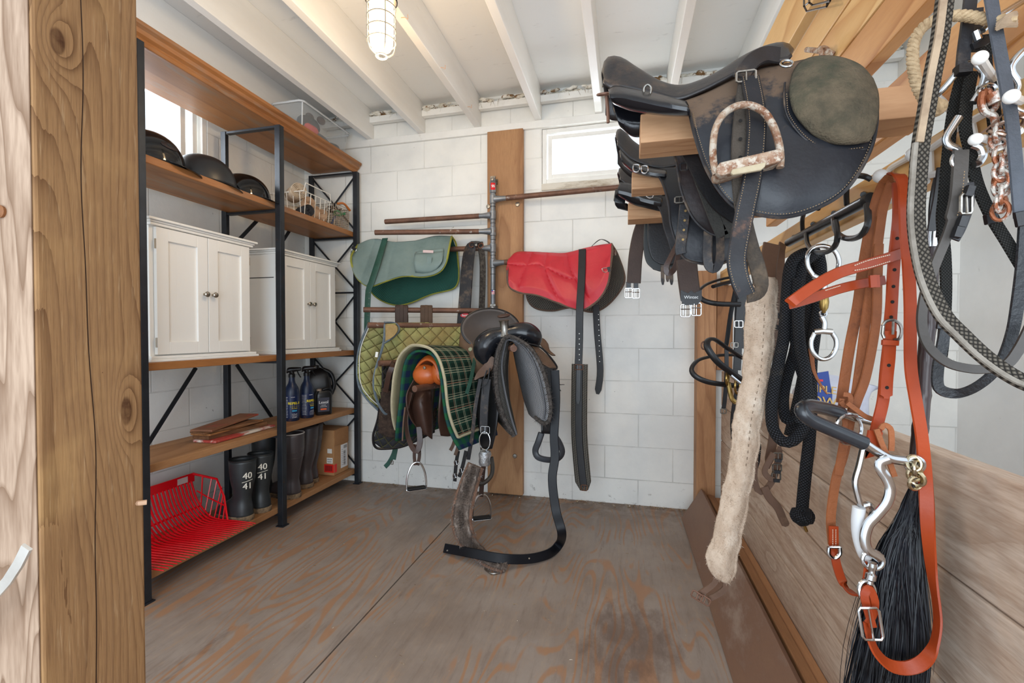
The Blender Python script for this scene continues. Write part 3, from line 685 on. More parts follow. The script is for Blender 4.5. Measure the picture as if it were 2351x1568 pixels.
def spray(c, ang, label, tr, turn):
    s = thing('spray_bottle', label, 'bottle', 'blue spray bottles on the shelf'); z = c[2]; r = .041
    body = [(.0001, 0), (r * .9, 0), (r, .006), (r, .165), (r * .98, .175), (r * .9, .195), (r * .72, .212), (r * .5, .228), (.017, .245), (.0165, .262)]
    m = MB(); m.lathe(c, body, 26); m.build('bottle', m_navy, s)
    m = MB(); P0 = [(math.cos(ang + R(a)) , math.sin(ang + R(a))) for a in range(-80, 81, 8)]
    m.grid([[V((c[0] + q[0] * (r + .0003), c[1] + q[1] * (r + .0003), z + hh)) for q in P0] for hh in (.018, .155)]); lb = m.build('label', m_navylabel, s)
    at = ang + turn
    m = MB(); wrap_text(m, 'REPEL-X', .0205, c, r, at, z + .108, .0); wrap_text(m, 'REPEL-X', .0205, c, r, at, z + .108, .0008); wrap_text(m, 'REPEL-X', .0205, c, r, at, z + .108, .0015); wrap_text(m, 'Fly Spray', .009, c, r, at, z + .078); text_rows(m, c, r, at, z + .090, z + .086, 2, .045); m.build('yellow_print', m_yel, lb, smooth=0)
    m = MB(); text_rows(m, c, r, at, z + .045, z + .022, 5, .04); text_rows(m, c, r, at - 1.25, z + .145, z + .025, 14, .03); wrap_text(m, 'FARNAM', .006, c, r, at - .25, z + .145); text_rows(m, c, r, at, z + .097, z + .096, 1, .05); m.build('white_print', m_ink, lb, smooth=0)
    m = MB(); P = [V((c[0] + math.cos(at + k / r) * (r + .0005), c[1] + math.sin(at + k / r) * (r + .0005), 0)) for k in (-.014, -.007, 0, .007, .014)]
    m.grid([[p + V((0, 0, z + .059)) for p in P], [p + V((0, 0, z + .067)) for p in P]]); m.build('blue_oval', m_cyan, lb)
    m = MB(); m.lathe((c[0], c[1], z + .262), [(.0001, 0), (.019, 0), (.019, .018), (.015, .022), (.013, .036)], 18); m.build('collar', m_bk, s)
    d = V((math.cos(tr), math.sin(tr), 0)); o = V((c[0], c[1], z + .30))
    m = MB(); m.loft([[o - d * .028 + V((0, 0, -.004)) + q for q in hexa(d, .012, .010)], [o - d * .02 + V((0, 0, .006)) + q for q in hexa(d, .015, .016)], [o + d * .02 + V((0, 0, .01)) + q for q in hexa(d, .013, .014)], [o + d * .052 + V((0, 0, .012)) + q for q in hexa(d, .009, .010)]], 12, 8, closed=True); m.build('trigger_head', m_bk, s)
    m = MB(); m.tube([o + d * .03 + V((0, 0, .004)), o + d * .036 + V((0, 0, -.015)), o + d * .05 + V((0, 0, -.04))], .004, 6, res=8); m.build('trigger', m_bk, s)
    return s
def hexa(d, a, b_):
    s_ = V((-d.y, d.x, 0)); return [s_ * a * math.cos(k * math.pi / 4) + V((0, 0, b_ * math.sin(k * math.pi / 4))) for k in range(8)]
tocam = lambda c: math.atan2(-c[1], -c[0])
c = (-1.955, 2.36, .533); spray(c, tocam(c) + .1, 'blue spray bottle with yellow lettering, left of the pair beside the steel post', R(30), .25)
c = (-1.935, 2.468, .533); spray(c, tocam(c) + .1, 'blue spray bottle with yellow lettering turned right, next to the squat black jug', R(35), .75)
jg = thing('leather_care_jug', 'squat black handled jug with a grey label on the shelf', 'jug')
c = V((-1.905, 2.588, .533))
def jugbody(m, c, a, b_, hs, yaw=0):
    f, s_ = V((math.cos(yaw), math.sin(yaw), 0)), V((-math.sin(yaw), math.cos(yaw), 0)); rows = []
    for (k, h) in hs:
        P = []
        for i in range(28):
            t = 2 * math.pi * i / 28; cc, ss = math.cos(t), math.sin(t)
            P.append(c + f * (a * k * math.copysign(abs(cc) ** .45, cc)) + s_ * (b_ * k * math.copysign(abs(ss) ** .45, ss)) + V((0, 0, h)))
        rows.append(P)
    m.grid(rows, True, True)
yw = tocam(c) + R(12)
m = MB(); jugbody(m, c, .033, .05, [(.9, 0), (1, .008), (1, .125), (.95, .14), (.75, .155)], yw); m.build('jug_body', m_bk, jg)
f, s_ = V((math.cos(yw), math.sin(yw), 0)), V((-math.sin(yw), math.cos(yw), 0))
m = MB(); m.tube([c - s_ * -.045 + V((0, 0, .10)), c + s_ * .05 + V((0, 0, .15)), c + s_ * .03 + V((0, 0, .168)), c - s_ * .005 + V((0, 0, .16))], .008, 8, res=14); m.build('handle', m_bk, jg)
m = MB(); m.lathe(c - s_ * .026 + V((0, 0, .155)), [(.0001, 0), (.016, 0), (.016, .012), (.0001, .013)], 14); m.build('cap', mat('tan_dusty_cap', '#9a8878'), jg)
m = MB(); p = c + f * .0336 + V((0, 0, .068)); m.prism([p - s_ * .040 - V((0, 0, .045)), p + s_ * .030 - V((0, 0, .045)), p + s_ * .030 + V((0, 0, .045)), p - s_ * .040 + V((0, 0, .045))], f * .0006)
lb = m.build('label', plain('grey_label', '#3d3f4b', .4), jg, smooth=0)
m = MB(); add_text(m, 'Lexol', .026, p + f * .0012 + V((0, 0, .015)) - s_ * .006, s_, (0, 0, 1), .0006)
add_text(m, 'LEATHER', .007, p + f * .0012 - V((0, 0, .004)) - s_ * .006, s_, (0, 0, 1)); add_text(m, 'CONDITIONER', .006, p + f * .0012 - V((0, 0, .013)) - s_ * .006, s_, (0, 0, 1)); m.build('white_print', m_ink, lb, smooth=0)
m = MB(); q = p + f * .0008 - V((0, 0, .029)) - s_ * .006; m.prism([q - s_ * .018 - V((0, 0, .005)), q + s_ * .018 - V((0, 0, .005)), q + s_ * .018 + V((0, 0, .005)), q - s_ * .018 + V((0, 0, .005))], f * .0004); m.build('orange_bar', m_orange, lb, smooth=0)
bj = thing('large_jug', 'large black jug with a moulded handle behind the small bottles', 'jug')
c = V((-2.03, 2.70, .533)); yw = R(-50)
m = MB(); jugbody(m, c, .05, .088, [(.92, 0), (1, .012), (1, .13), (.97, .17), (.9, .22), (.72, .26), (.4, .285), (.2, .295)], yw); m.build('jug_body', m_bk, bj)
f, s_ = V((math.cos(yw), math.sin(yw), 0)), V((-math.sin(yw), math.cos(yw), 0))
m = MB(); m.tube([c + s_ * .03 + V((0, 0, .285)), c + s_ * .085 + V((0, 0, .25)), c + s_ * .105 + V((0, 0, .17)), c + s_ * .085 + V((0, 0, .11))], .014, 10, res=16); m.build('handle', m_bk, bj)
m = MB(); m.lathe(c - s_ * .01 + V((0, 0, .29)), [(.0001, 0), (.022, 0), (.022, .02), (.014, .022), (.0001, .023)], 16); m.build('cap', m_bk, bj)
c = (-2.08, 2.50, .533); t = thing('squat_jar', 'squat black jar standing behind the spray bottles', 'jar')
m = MB(); m.lathe(c, [(.0001, 0), (.04, 0), (.04, .13), (.034, .14)], 20); m.build('jar_body', m_bk, t); m = MB(); m.lathe((c[0], c[1], .673), [(.0001, 0), (.036, 0), (.036, .018), (.0001, .019)], 20); m.build('lid', plain('pale_lid', '#c9c4b8'), t)

# ---- scrap boards on the fourth shelf
m_scrap = wood('scrap_wood', '#b07a4a', '#6e4426', 'y', 6, 7, .7, .6, .4, bump=.4); m_scrap2 = wood('dark_scrap_wood', '#8a6040', '#573823', 'y', 6, 7, .8, .6, .5, bump=.4)
m_redwhite = mat('flaking_red_white_paint', '#e6ded2', '#d8cabb', '#b4443a', 9, (1, .4, 1), rough=.7, bump=.3, t3=(.45, .55), s3=9)
m_flake = mat('board_with_red_traces', '#93654a', '#7a4f35', '#a9483a', 9, (1, .4, 1), rough=.7, bump=.3, t3=(.58, .65), s3=14)
S = [((-1.965, 1.965, .535), .13, .40, .012, 2, 0, m_redwhite, 'white and red flaking painted board at the bottom of the scrap pile'),
     ((-1.985, 1.955, .5472), .10, .36, .022, -2, 0, m_scrap2, 'thick dark scrap board just above the painted one'),
     ((-1.975, 1.94, .5694), .11, .36, .009, 4, .5, m_scrap, 'light orange scrap board in the middle of the pile'),
     ((-1.985, 1.90, .5795), .10, .30, .009, -7, .5, m_scrap2, 'short dark splintered scrap board under the topmost one'),
     ((-1.965, 1.935, .5896), .11, .36, .010, 10, 2.5, m_flake, 'scrap board with faded red lettering traces on top of the pile')]
for p, wd, ln, th, yw, tl, mm, lb in S:
    p = V(p); M = Matrix.Rotation(R(yw), 3, 'Z') @ Matrix.Rotation(R(tl), 3, 'X')
    m = MB(); m.box((p.x - wd / 2, p.y - ln / 2, p.z), (p.x + wd / 2, p.y + ln / 2, p.z + th), M, (p.x, p.y - ln / 2 if tl else p.y, p.z)); tag(m.build('scrap_board', mm, smooth=0, bevel=.002), lb, 'board', 'scrap boards on the shelf')

# ---- rubber boots
m_boot = mat('black_rubber_boot', '#23272a', '#2e3233', '#6a5c4c', 6, rough=.42, t3=(.66, .82), s3=9, bump=.05)
m_bootbr = mat('dusty_brown_rubber_boot', '#433b3b', '#3a3436', '#7c6a58', 6, rough=.4, t3=(.6, .8), s3=9, bump=.05)
m_sole = mat('muddy_sole', '#2a2826', '#8c7458', sc=30, rough=.9, bump=.6, bs=90)
m_chalk = plain('white_paint_marking', '#e6e2d4', .7)
def boot(c, ht, yaw, label, mt, lean=0, seams=(), write=None, r=.058, cuff='#8f8c88'):
    b = thing('rubber_boot', label, 'boot', 'rubber boots on the bottom shelf'); c = V(c)
    f, s_ = V((math.cos(yaw), math.sin(yaw), 0)), V((-math.sin(yaw), math.cos(yaw), 0))
    secs = [(.02, .12, .046, .05), (.04, .115, .045, .05), (.065, .09, .043, .043), (.085, .055, .039, .02), (.11, .02, .037, .008), (.15, .0, .042, .0), (.21, .0, .053, .0), (.28, .0, r, 0), (ht, .0, r * 1.02, 0)]
    secs = [q for q in secs if q[0] <= ht]
    def ringp(z, toe, hw, _):
        P = []
        for k in range(24):
            a = 2 * math.pi * k / 24; cc, ss = math.cos(a), math.sin(a)
            ext = (hw * 1.12 + toe) if cc > 0 else hw * 1.12
            P.append(c + f * (cc * ext + lean * max(0, z - .1) * .0) + s_ * (ss * hw * (1 if cc < .3 else 1 - .18 * (cc - .3))) + V((0, lean * max(0, z - .1), z)))
        return P
    rows = [ringp(*q) for q in secs]
    m = MB(); m.loft([r_ + [] for r_ in rows], 24, 22, closed=True); m.build('shaft', mt, b, thick=.003)
    m = MB(); m.grid([ringp(0, .118, .049, 0), ringp(.022, .122, .05, 0), ringp(.026, .115, .047, 0)], True, True)
    m.build('sole', m_sole, b)
    m = MB(); m.tube(ringp(ht, 0, r * 1.02, 0), .0035, 6, closed=True); m.build('cuff', mat('boot_cuff' + cuff[1:], cuff, rough=.5), b)
    for sz in seams: m = MB(); m.tube(ringp(sz, 0, lerp(.046, r, min(1, (sz - .15) / .13)) + .001, 0), .0018, 5, closed=True); m.build('seam_ridge', mt, b)
    if write:
        ang = math.atan2(-c.y, -c.x) + write[1]; m = MB(); rr = lerp(.05, r, .7) * 1.07
        for q in (0, .0012): wrap_text(m, write[0][0], .045, c, rr + .004, ang, c.z + write[2], q); wrap_text(m, write[0][1], .045, c, rr + .003, ang, c.z + write[2] - .052, q)
        text_z = c.z + write[2] - .026
        P = [V((c.x + math.cos(ang + k) * (rr + .0045), c.y + math.sin(ang + k) * (rr + .0045), text_z + .01 * k)) for k in (-.4, -.2, 0, .2, .4)]
        m.tube(P, .0014, 4); m.build('size_marking', m_chalk, b, smooth=0)
    return b
boot((-1.905, 1.935, .104), .31, R(180), 'short black rubber boot marked 40 and 41, nearer one beside the red fork', m_boot, write=(('40', '41'), .35, .235), cuff='#1d2022')
boot((-1.905, 2.055, .104), .31, R(178), 'short black rubber boot marked 40 and 41, farther one next to the steel post', m_boot, write=(('40', '41'), .15, .25), cuff='#1d2022')
boot((-2.05, 2.235, .104), .36, R(180), 'tall black rubber boot half hidden behind the middle steel post', m_boot, cuff='#23272a')
boot((-1.888, 2.27, .104), .375, R(182), 'wide brown-grey rubber boot with a pale cuff and white paint streaks', m_bootbr, seams=(.27, .235), cuff='#a09c9a', r=.064)
boot((-1.935, 2.44, .104), .375, R(190), 'tall dark rubber boot leaning right, left one in front of the carton', m_bootbr, lean=.12, seams=(.27,), cuff='#2b2727')
boot((-1.965, 2.53, .104), .375, R(190), 'tall dark rubber boot leaning right, right one touching the carton', m_bootbr, lean=.1, seams=(.27,), cuff='#2b2727')

# ---- carton
m_card = mat('brown_cardboard', '#b98c60', '#a97c52', sc=6, rough=.85); m_cardd = mat('brown_cardboard_flap', '#a87a50', '#9a6e46', sc=6, rough=.85)
ct = thing('cardboard_box', 'brown cardboard carton with a white address label and a red sticker', 'box')
cx0, cx1, cy0, cy1, cz0, cz1 = -2.09, -1.885, 2.668, 2.83, .105, .41
m = MB(); m.box((cx0, cy0, cz0), (cx1, cy1, cz1)); m.build('carton', m_card, ct, smooth=0, bevel=.002)
m = MB(); m.box((cx1 + .0005, cy0 + .004, cz1 - .105), (cx1 + .005, cy1 - .002, cz1 - .0)); m.build('flap', m_cardd, ct, smooth=0, bevel=.001)
m = MB(); m.box((cx1 + .0005, cy0 + .075, cz0 + .03), (cx1 + .0012, cy1 - .01, cz0 + .19)); lab = m.build('address_label', plain('label_paper', '#e9e9ea', .6), ct, smooth=0)
m = MB()
for i in range(16): z = cz0 + .045 + i * .0065; m.box((cx1 + .0013, cy0 + .105, z), (cx1 + .0016, cy0 + .128, z + random.uniform(.0015, .0045)))
for i in range(9): z = cz0 + .05 + i * .013; m.box((cx1 + .0013, cy0 + .083, z), (cx1 + .0016, cy0 + .098, z + .0016))
for i in range(8): m.box((cx1 + .0013, cy0 + .108 + i * .005, cz0 + .16), (cx1 + .0016, cy0 + .110 + i * .005, cz0 + .182))
m.build('barcode', plain('black_ink', '#1c1c1e', .6), lab, smooth=0)
m = MB(); m.box((cx0 + .13, cy0 - .0008, cz0 + .02), (cx1 - .002, cy0 - .0002, cz0 + .075)); m.box((cx1 + .0005, cy0 + .001, cz0 + .02), (cx1 + .0012, cy0 + .03, cz0 + .075)); rs = m.build('red_sticker', plain('red_sticker', '#e02a24', .4), ct, smooth=0)
m = MB()
for i in range(9): m.box((cx0 + .14 + i * .006, cy0 - .0014, cz0 + .03), (cx0 + .143 + i * .006, cy0 - .0009, cz0 + .066))
m.build('barcode', plain('black_ink2', '#2a1416', .6), rs, smooth=0)
m = MB(); m.box((cx0 + .15, cy0 - .0008, cz0 + .082), (cx1 - .01, cy0 - .0002, cz0 + .12)); ws = m.build('white_sticker', plain('sticker_paper', '#efeee8', .6), ct, smooth=0)
m = MB(); add_text(m, 'ION 00', .011, (cx0 + .172, cy0 - .0012, cz0 + .108), (1, 0, 0), (0, 0, 1)); add_text(m, 'NODE', .011, (cx0 + .172, cy0 - .0012, cz0 + .093), (1, 0, 0), (0, 0, 1)); m.build('print', plain('black_ink3', '#222222', .6), ws, smooth=0)
m = MB(); m.box((cx0 + .155, cy0 - .0008, cz0 + .15), (cx1 - .015, cy0 - .0002, cz0 + .18)); m.build('white_sticker', plain('sticker_paper2', '#efeee8', .6), ct, smooth=0)

# ---- red basket fork
m_red = plain('red_polycarbonate', '#d8101c', .22)
fk = thing('manure_fork', 'red plastic basket fork head with long tines on the bottom shelf', 'fork')
y0, y1, zb = 1.40, 1.865, .112
N_ = 26
for i in range(N_):
    y = lerp(y0, y1, i / (N_ - 1)); sk = (i / (N_ - 1)) * .04
    m = MB(); m.tube([(-1.775 - .0 * sk, y + .015, zb + .004), (-1.84, y + .008, zb + .008), (-2.0, y, zb + .01), (-2.06, y, zb + .035), (-2.12, y, zb + .10), (-2.155, y, zb + .19)], lambda f: .0018 + .0028 * min(1, f * 3), 6, res=16, flat=1.3); m.build('tine', m_red, fk)
for (x, z, h) in ((-2.157, zb + .185, .045),):
    m = MB(); m.box((x - .004, y0 - .01, z), (x + .003, y1 + .02, z + h)); m.build('top_bar', m_red, fk, smooth=0, bevel=.002)
for (x, z) in ((-2.035, zb + .018), (-2.095, zb + .068)):
    m = MB(); m.bar((x - .003, y0, z), (x - .003, y1, z), .008, .008); m.build('cross_rib', m_red, fk, smooth=0)
for ye_, sg in ((y1, 1), (y0, -1)):
    A = V((-1.93, ye_, zb + .012)); B = V((-2.155, ye_ + sg * .012, zb + .225)); m = MB()
    m.tube([A, V((-1.97, ye_ + sg * .02, zb + .12)), V((-2.03, ye_ + sg * .035, zb + .2)), B], .005, 6, flat=1.4)
    for k in range(1, 7):
        q = k / 7; lo = V((lerp(-1.93, -2.12, q), ye_, zb + .012 + (.09 * max(0, q - .5) * 2)))
        hi = cr([A, V((-1.97, ye_ + sg * .02, zb + .12)), V((-2.03, ye_ + sg * .035, zb + .2)), B], 30)[int(4 + q * 25)]
        m.tube([lo, hi], .0035, 5)
    m.tube([lerp(A, V((-1.97, ye_ + sg * .02, zb + .12)), .6), V((-2.06, ye_ + sg * .012, zb + .11)), V((-2.13, ye_ + sg * .01, zb + .14))], .0035, 5)
    m.build('side_frame', m_red, fk)
m = MB(); m.box((-2.153, 1.79, zb + .192), (-2.1525, 1.845, zb + .222)); m.build('paper_tag', plain('tag_paper', '#c9bdb8', .6), fk, smooth=0)
m = MB(); m.tube([(-2.06, 1.53, zb + .05), (-2.0, 1.52, zb + .075), (-1.97, 1.515, zb + .06)], .016, 12, res=8); m.build('handle_socket', m_red, fk)

# ---- caged lamp
m_lampm = plain('grey_cast_aluminium', '#b3b0a8', .4, .6)
lp = thing('caged_lamp', 'lit jar lamp in a wire cage hanging from the white ceiling', 'lamp')
L0 = WY(876, 132, 1.62); lx, lyy, lz = L0; H_ = .215
m = MB(); m.lathe((lx, lyy, lz + H_), [(.0001, 0), (.058, 0), (.06, .02), (.056, .024), (.056, .05), (.05, .06), (.05, .12), (.06, .125), (.06, ZC - lz - H_), (.0001, ZC - lz - H_)], 28); m.build('housing', m_lampm, lp)
m = MB(); m.ring((lx, lyy, lz + H_ + .004), .0585, .004, (0, 0, 1), 28); m.ring((lx, lyy, lz + H_ + .022), .0575, .002, (0, 0, 1), 28); m.build('gasket', m_rubber, lp)
gl = emit('lit_glass_jar', '#ffdcae', 7.0)
m = MB(); m.lathe((lx, lyy, lz + .022), [(.0001, 0), (.02, .002), (.036, .012), (.043, .03), (.045, .06), (.046, .19)], 28); m.build('glass_jar', gl, lp)
for i in range(4):
    a = R(45 + 90 * i); d = V((math.cos(a), math.sin(a), 0)); c = V((lx, lyy, 0))
    m = MB(); m.tube([c + d * .054 + V((0, 0, lz + H_ + .005)), c + d * .054 + V((0, 0, lz + .06)), c + d * .045 + V((0, 0, lz + .025)), c + d * .02 + V((0, 0, lz + .006))], .0028, 6, res=16); m.build('cage_wire', m_lampm, lp)
for hz in (.06, .105, .15, .19): m = MB(); m.ring((lx, lyy, lz + hz), .054, .0026, (0, 0, 1), 28); m.build('cage_ring', m_lampm, lp)
m = MB(); m.ring((lx, lyy, lz + .005), .02, .004, (0, 0, 1), 20); m.build('end_ring', m_lampm, lp)
m = MB(); m.lathe((lx + .012, lyy - .0505, lz + H_ + .085), [(.0001, .0012), (.014, .0012), (.014, 0)], 14, (0, -1, 0)); m.build('yellow_sticker', plain('yellow_sticker', '#d6cf2a', .5), lp)
pl = bpy.data.lights.new('bulb', 'POINT'); pl.energy = 9; pl.color = (1, .72, .42); pl.shadow_soft_size = .06
po_ = bpy.data.objects.new('bulb', pl); COL.objects.link(po_); po_.location = (lx, lyy, lz - .06)
# ================================================================ tack on the back wall
m_rust = mat('rusty_pipe', '#7d5a48', '#63473a', '#a8a19a', 14, (1, 1, 1), rough=.55, metal=.35, t3=(.6, .7), s3=25, bump=.2, bs=120)
m_pipe = mat('grey_steel_pipe', '#8a8d90', '#74777b', '#7b5a45', 14, rough=.42, metal=.6, t3=(.58, .7), s3=18, bump=.1)
m_blackl = mat('black_leather', '#131315', '#1b1a1d', '#352d29', 10, rough=.38, t3=(.6, .8), s3=14, bump=.12, bs=160)
m_blackd = mat('dusty_black_leather', '#1a1a1d', '#28262a', '#6a5846', 9, rough=.5, t3=(.5, .7), s3=9, bump=.2, bs=120)
m_darkbr = mat('dark_brown_leather', '#38261f', '#472f25', '#5e4636', 9, rough=.35, t3=(.6, .8), s3=9, bump=.15, bs=140)
m_midbr = mat('mid_brown_leather', '#6b4f3e', '#5a4233', '#8a6d54', 7, rough=.5, t3=(.55, .75), s3=8, bump=.15, bs=120)
m_chrome = plain('polished_steel', '#c9cacb', .18, 1)
m_dullst = mat('dull_steel', '#a5a29c', '#7d766d', sc=60, rough=.35, metal=1)
def mesh_mat(name, c1, c2, sc=220, rough=.7):
    g = G(name, rough, 0, .4); u, v, _ = g.xyz('UV'); a = ((u * sc + v * sc * .5).sin()); b_ = ((v * sc).sin()); d = (a * b_).abs()
    n = g.noise(g.vec('Object'), 6, 4)
    c = g.mix(d.step(.1, .5), c2, c1); c = g.mix(n.step(.5, .8) * .4, c, c2); g.col(c); g.bump(d, .5, .003); return g.m
m_teal = mat('grey_teal_nylon', '#6e827f', '#7a8c88', '#5b706d', 5, rough=.45, t3=(.5, .8), s3=4, bump=.2, bs=40)
m_tealmesh = mesh_mat('dark_teal_mesh', '#2f6e5e', '#0c2620', 330)
m_piping = mat('olive_yellow_binding', '#9c9a3c', '#84862f', sc=20, rough=.7)
m_redn = mat('faded_red_nylon', '#c22a38', '#b52230', '#cf5058', 5, rough=.42, t3=(.6, .85), s3=5, bump=.2, bs=40)
m_blkmesh = mesh_mat('black_mesh', '#6a645a', '#100f0d', 330)
m_webblk = mat('black_webbing', '#161619', '#1e1e21', sc=20, rough=.5, bump=.2, bs=300)
m_webgrn = mat('dark_green_webbing', '#2a5347', '#214639', sc=20, rough=.6, bump=.2, bs=300)

rk = thing('saddle_rack', 'rusty pipe saddle rack with seven swing arms on the back wall timber', 'rack')
tag(boxes('wall_timber', [((-.868, 2.858, .012), (-.63, 2.899, 2.372))], wood('rack_timber', '#b58a62', '#8a6040', 'z', 3.2, 7, .6, .7, .3, knots=.3, ksc=4, bump=.25, wear=('#7a4a30', (.58, .75))), .004), 'wide upright orange-brown timber bolted to the back wall behind the pipe rack', 'timber')
b = MB()
for (u, v) in ((1121, 474), (1188, 469), (1182, 1047)): p = WY(u, v, 2.857); b.lathe(p, [(.0001, .005), (.012, .004), (.015, 0)], 14, (0, -1, 0)); q = b.build('bolt_head', m_dullst); tag(q, {1121: 'left steel bolt head beside the pole on the tall timber', 1188: 'right steel bolt head below the rusty arm on the tall timber', 1182: 'steel bolt head near the foot of the tall timber'}[u], 'bolt', 'bolts in the timber'); b = MB()
P0 = V((-.815, 2.81, 0))
for (z0, z1) in ((1.25, 2.05), (.55, 1.235)):
    b = MB(); b.tube([P0 + V((0, 0, z0)), P0 + V((0, 0, z1))], .0165, 14)
    b.build('pole', m_pipe, rk)
    b = MB(); b.lathe(P0 + V((0, 0, z1 - .005)), [(.0165, -.09), (.0215, -.085), (.0215, -.02), (.018, -.015), (.018, 0), (.0001, .002)], 16); b.build('union', m_pipe, rk)
    b = MB(); b.bar(P0 + V((0, -.0, z1 + .002)), P0 + V((0, -.0, z1 + .014)), .035, .012, up=(0, 1, 0)); b.lathe(P0 + V((0, -.017, z1 - .01)), [(.0001, .006), (.009, .005), (.011, 0)], 12, (0, -1, 0)); b.bar(P0 + V((0, .03, z1 - .01)), P0 + V((0, .045, z1 - .01)), .04, .03); b.build('bracket', m_dullst, rk)
for z in (1.97, 1.87, 1.765, 1.66, 1.56, 1.44, 1.34): b = MB(); b.ring(P0 + V((0, 0, z)), .0165, .0016, (0, 0, 1), 18); b.build('joint_line', m_rubber, rk)
for (z, s_) in ((1.995, 'S'), (1.155, 'S')):
    b = MB(); m = MB(); an = math.atan2(-2.81, .815)
    P = [V((P0.x + math.cos(an + k) * .0222, P0.y + math.sin(an + k) * .0222, 0)) for k in (-.7, -.35, 0, .35, .7)]
    b.grid([[p + V((0, 0, z - .022)) for p in P], [p + V((0, 0, z + .022)) for p in P]]); q = b.build('red_sticker', m_red, rk); m = MB()
    for k in (0, .0015, .003): wrap_text(m, 'SS', .022, P0, .0222, an, z, k)
    m.build('white_print', m_ink, q, smooth=0)
def sticker(z):
    b = MB(); an = math.atan2(-2.81, .815); P = [V((P0.x + math.cos(an + k) * .0170, P0.y + math.sin(an + k) * .0170, 0)) for k in (-.6, -.3, 0, .3, .6)]
    b.grid([[p + V((0, 0, z - .014)) for p in P], [p + V((0, 0, z + .014)) for p in P]]); q = b.build('flag_sticker', m_ink, rk)
    b = MB(); b.grid([[p * 1 + V((0, 0, z)) for p in P[:3]], [p + V((0, 0, z + .013)) for p in P[:3]]]); b.build('blue_field', plain('blue_ink', '#3a5fae', .5), q, lift=None).location = (0, -.0004, 0)
    b = MB()
    for k in range(3): b.grid([[p + V((0, -.0005, z - .012 + k * .007)) for p in P], [p + V((0, -.0005, z - .009 + k * .007)) for p in P]])
    b.build('red_stripes', m_red, q)
sticker(1.325)
ARM = {}
def arm(key, z, end, mt=m_rust, rr=.0165):
    e = V((end[0], end[1], z)); d = (e - (P0 + V((0, 0, z)))).normalized(); s = P0 + V((0, 0, z))
    b = MB(); b.tube([s + d * .012, s + d * .03, s + d * .09, s + d * .1], lambda f: .024 - .008 * min(1, f * 1.6), 12, res=8); b.build('arm_collar', m_pipe, rk)
    b = MB(); b.tube([s + d * .09, e], rr, 14); b.build('arm', mt, rk)
    b = MB(); b.lathe(s - V((0, 0, .03)), [(.0166, 0), (.0205, .003), (.0205, .057), (.0166, .06)], 16); b.build('tee', m_pipe, rk)
    ARM[key] = (s, e, d)
arm(1, 1.918, (-.02, 2.755)); arm(2, 1.817, (-1.57, 2.80)); arm(3, 1.714, (-1.565, 2.66)); arm(4, 1.608, (-1.60, 2.735)); arm(5, 1.51, (-.045, 2.60))
arm(6, 1.206, (-1.54, 2.48)); arm(7, 1.107, (-1.37, 2.25)); arm(8, .90, (-1.275, 2.2)); arm(9, .788, (-1.0, 2.06)); arm(10, .99, (-.505, 2.09))
rk['label'] = 'rusty pipe saddle rack with ten swing arms on the tall back wall timber'

def edge_tube(name, pts, r, mt, parent, res=60, closed=False):
    b = MB(); b.tube(pts, r, 6, res=res, closed=closed); return b.build(name, mt, parent)
def puffs(lines, amp, rowlines=(), n=(0, -1, 0)):
    n = V(n)
    def f(p, s, t):
        d = min([abs(s - l) for l in lines] + [s * .7, (1 - s) * .7]) if lines else .1
        d2 = min([abs(t - l) for l in rowlines] + [.5])
        k = min(1, d / .06) ** .5 * min(1, d2 / .07) ** .5
        return p + n * amp * k
    return f
def dring(parent, c, r=.017, mt=m_chrome, ax=(0, -1, 0)):
    b = MB(); c = V(c); b.tube([c + V((-r, 0, 0)), c + V((-r * .9, 0, -r * .9)), c + V((0, 0, -r * 1.5)), c + V((r * .9, 0, -r * .9)), c + V((r, 0, 0))], .0022, 6, res=18, closed=True); b.build('d_ring', mt, parent)

# ---- green bareback pad
gp = thing('bareback_pad', 'grey-green bareback pad with yellow-green binding hung over a rack arm', 'saddle pad')
ridge = PY([(822, 562, 2.72), (860, 549, 2.73), (905, 556, 2.74), (955, 553, 2.76), (1000, 543, 2.77), (1037, 543, 2.78)], 0)
fb = PY([(806, 590), (812, 622), (826, 645), (850, 657), (885, 646), (925, 634), (975, 635), (1008, 625), (1024, 603), (1031, 570)], 2.62)
fm = PY([(806, 578, 2.68), (850, 600, 2.67), (910, 600, 2.67), (970, 595, 2.68), (1034, 556, 2.71)], 0)
b = MB(); b.loft([ridge, fm, fb], 90, 40, puffs([.2, .42, .62], .008)); b.build('front_panel', m_teal, gp, thick=.007)
bm_ = PY([(818, 580, 2.84), (870, 600, 2.85), (940, 600, 2.85), (1000, 595, 2.85), (1048, 575, 2.85)], 0)
bb = PY([(818, 615), (842, 655), (866, 684), (905, 700), (940, 696), (990, 676), (1040, 663), (1052, 645), (1053, 615)], 2.86)
b = MB(); b.loft([ridge, bm_, bb], 80, 30); b.build('back_panel', m_tealmesh, gp, thick=.008)
edge_tube('binding', [ridge[0]] + fb + [ridge[-1]], .0065, m_piping, gp)
edge_tube('binding', bb, .006, m_piping, gp)
edge_tube('binding', [ridge[-1], WY(1047, 560, 2.83), bb[-1]], .006, m_piping, gp, 14)
b = MB(); b.strap(PY([(884, 547, 2.715), (868, 600, 2.63), (852, 650, 2.6), (846, 665, 2.6), (843, 720, 2.6), (842, 778, 2.6)], 0), .042, .003, res=24); st_ = b.build('girth_strap', m_webgrn, gp)
for i in range(8): b = MB(); b.lathe(WY(848 - i * .7, 672 + i * 13, 2.597), [(.0001, .0006), (.0028, .0006), (.003, 0)], 8, (0, -1, 0)); b.build('eyelet', m_dullst, st_)
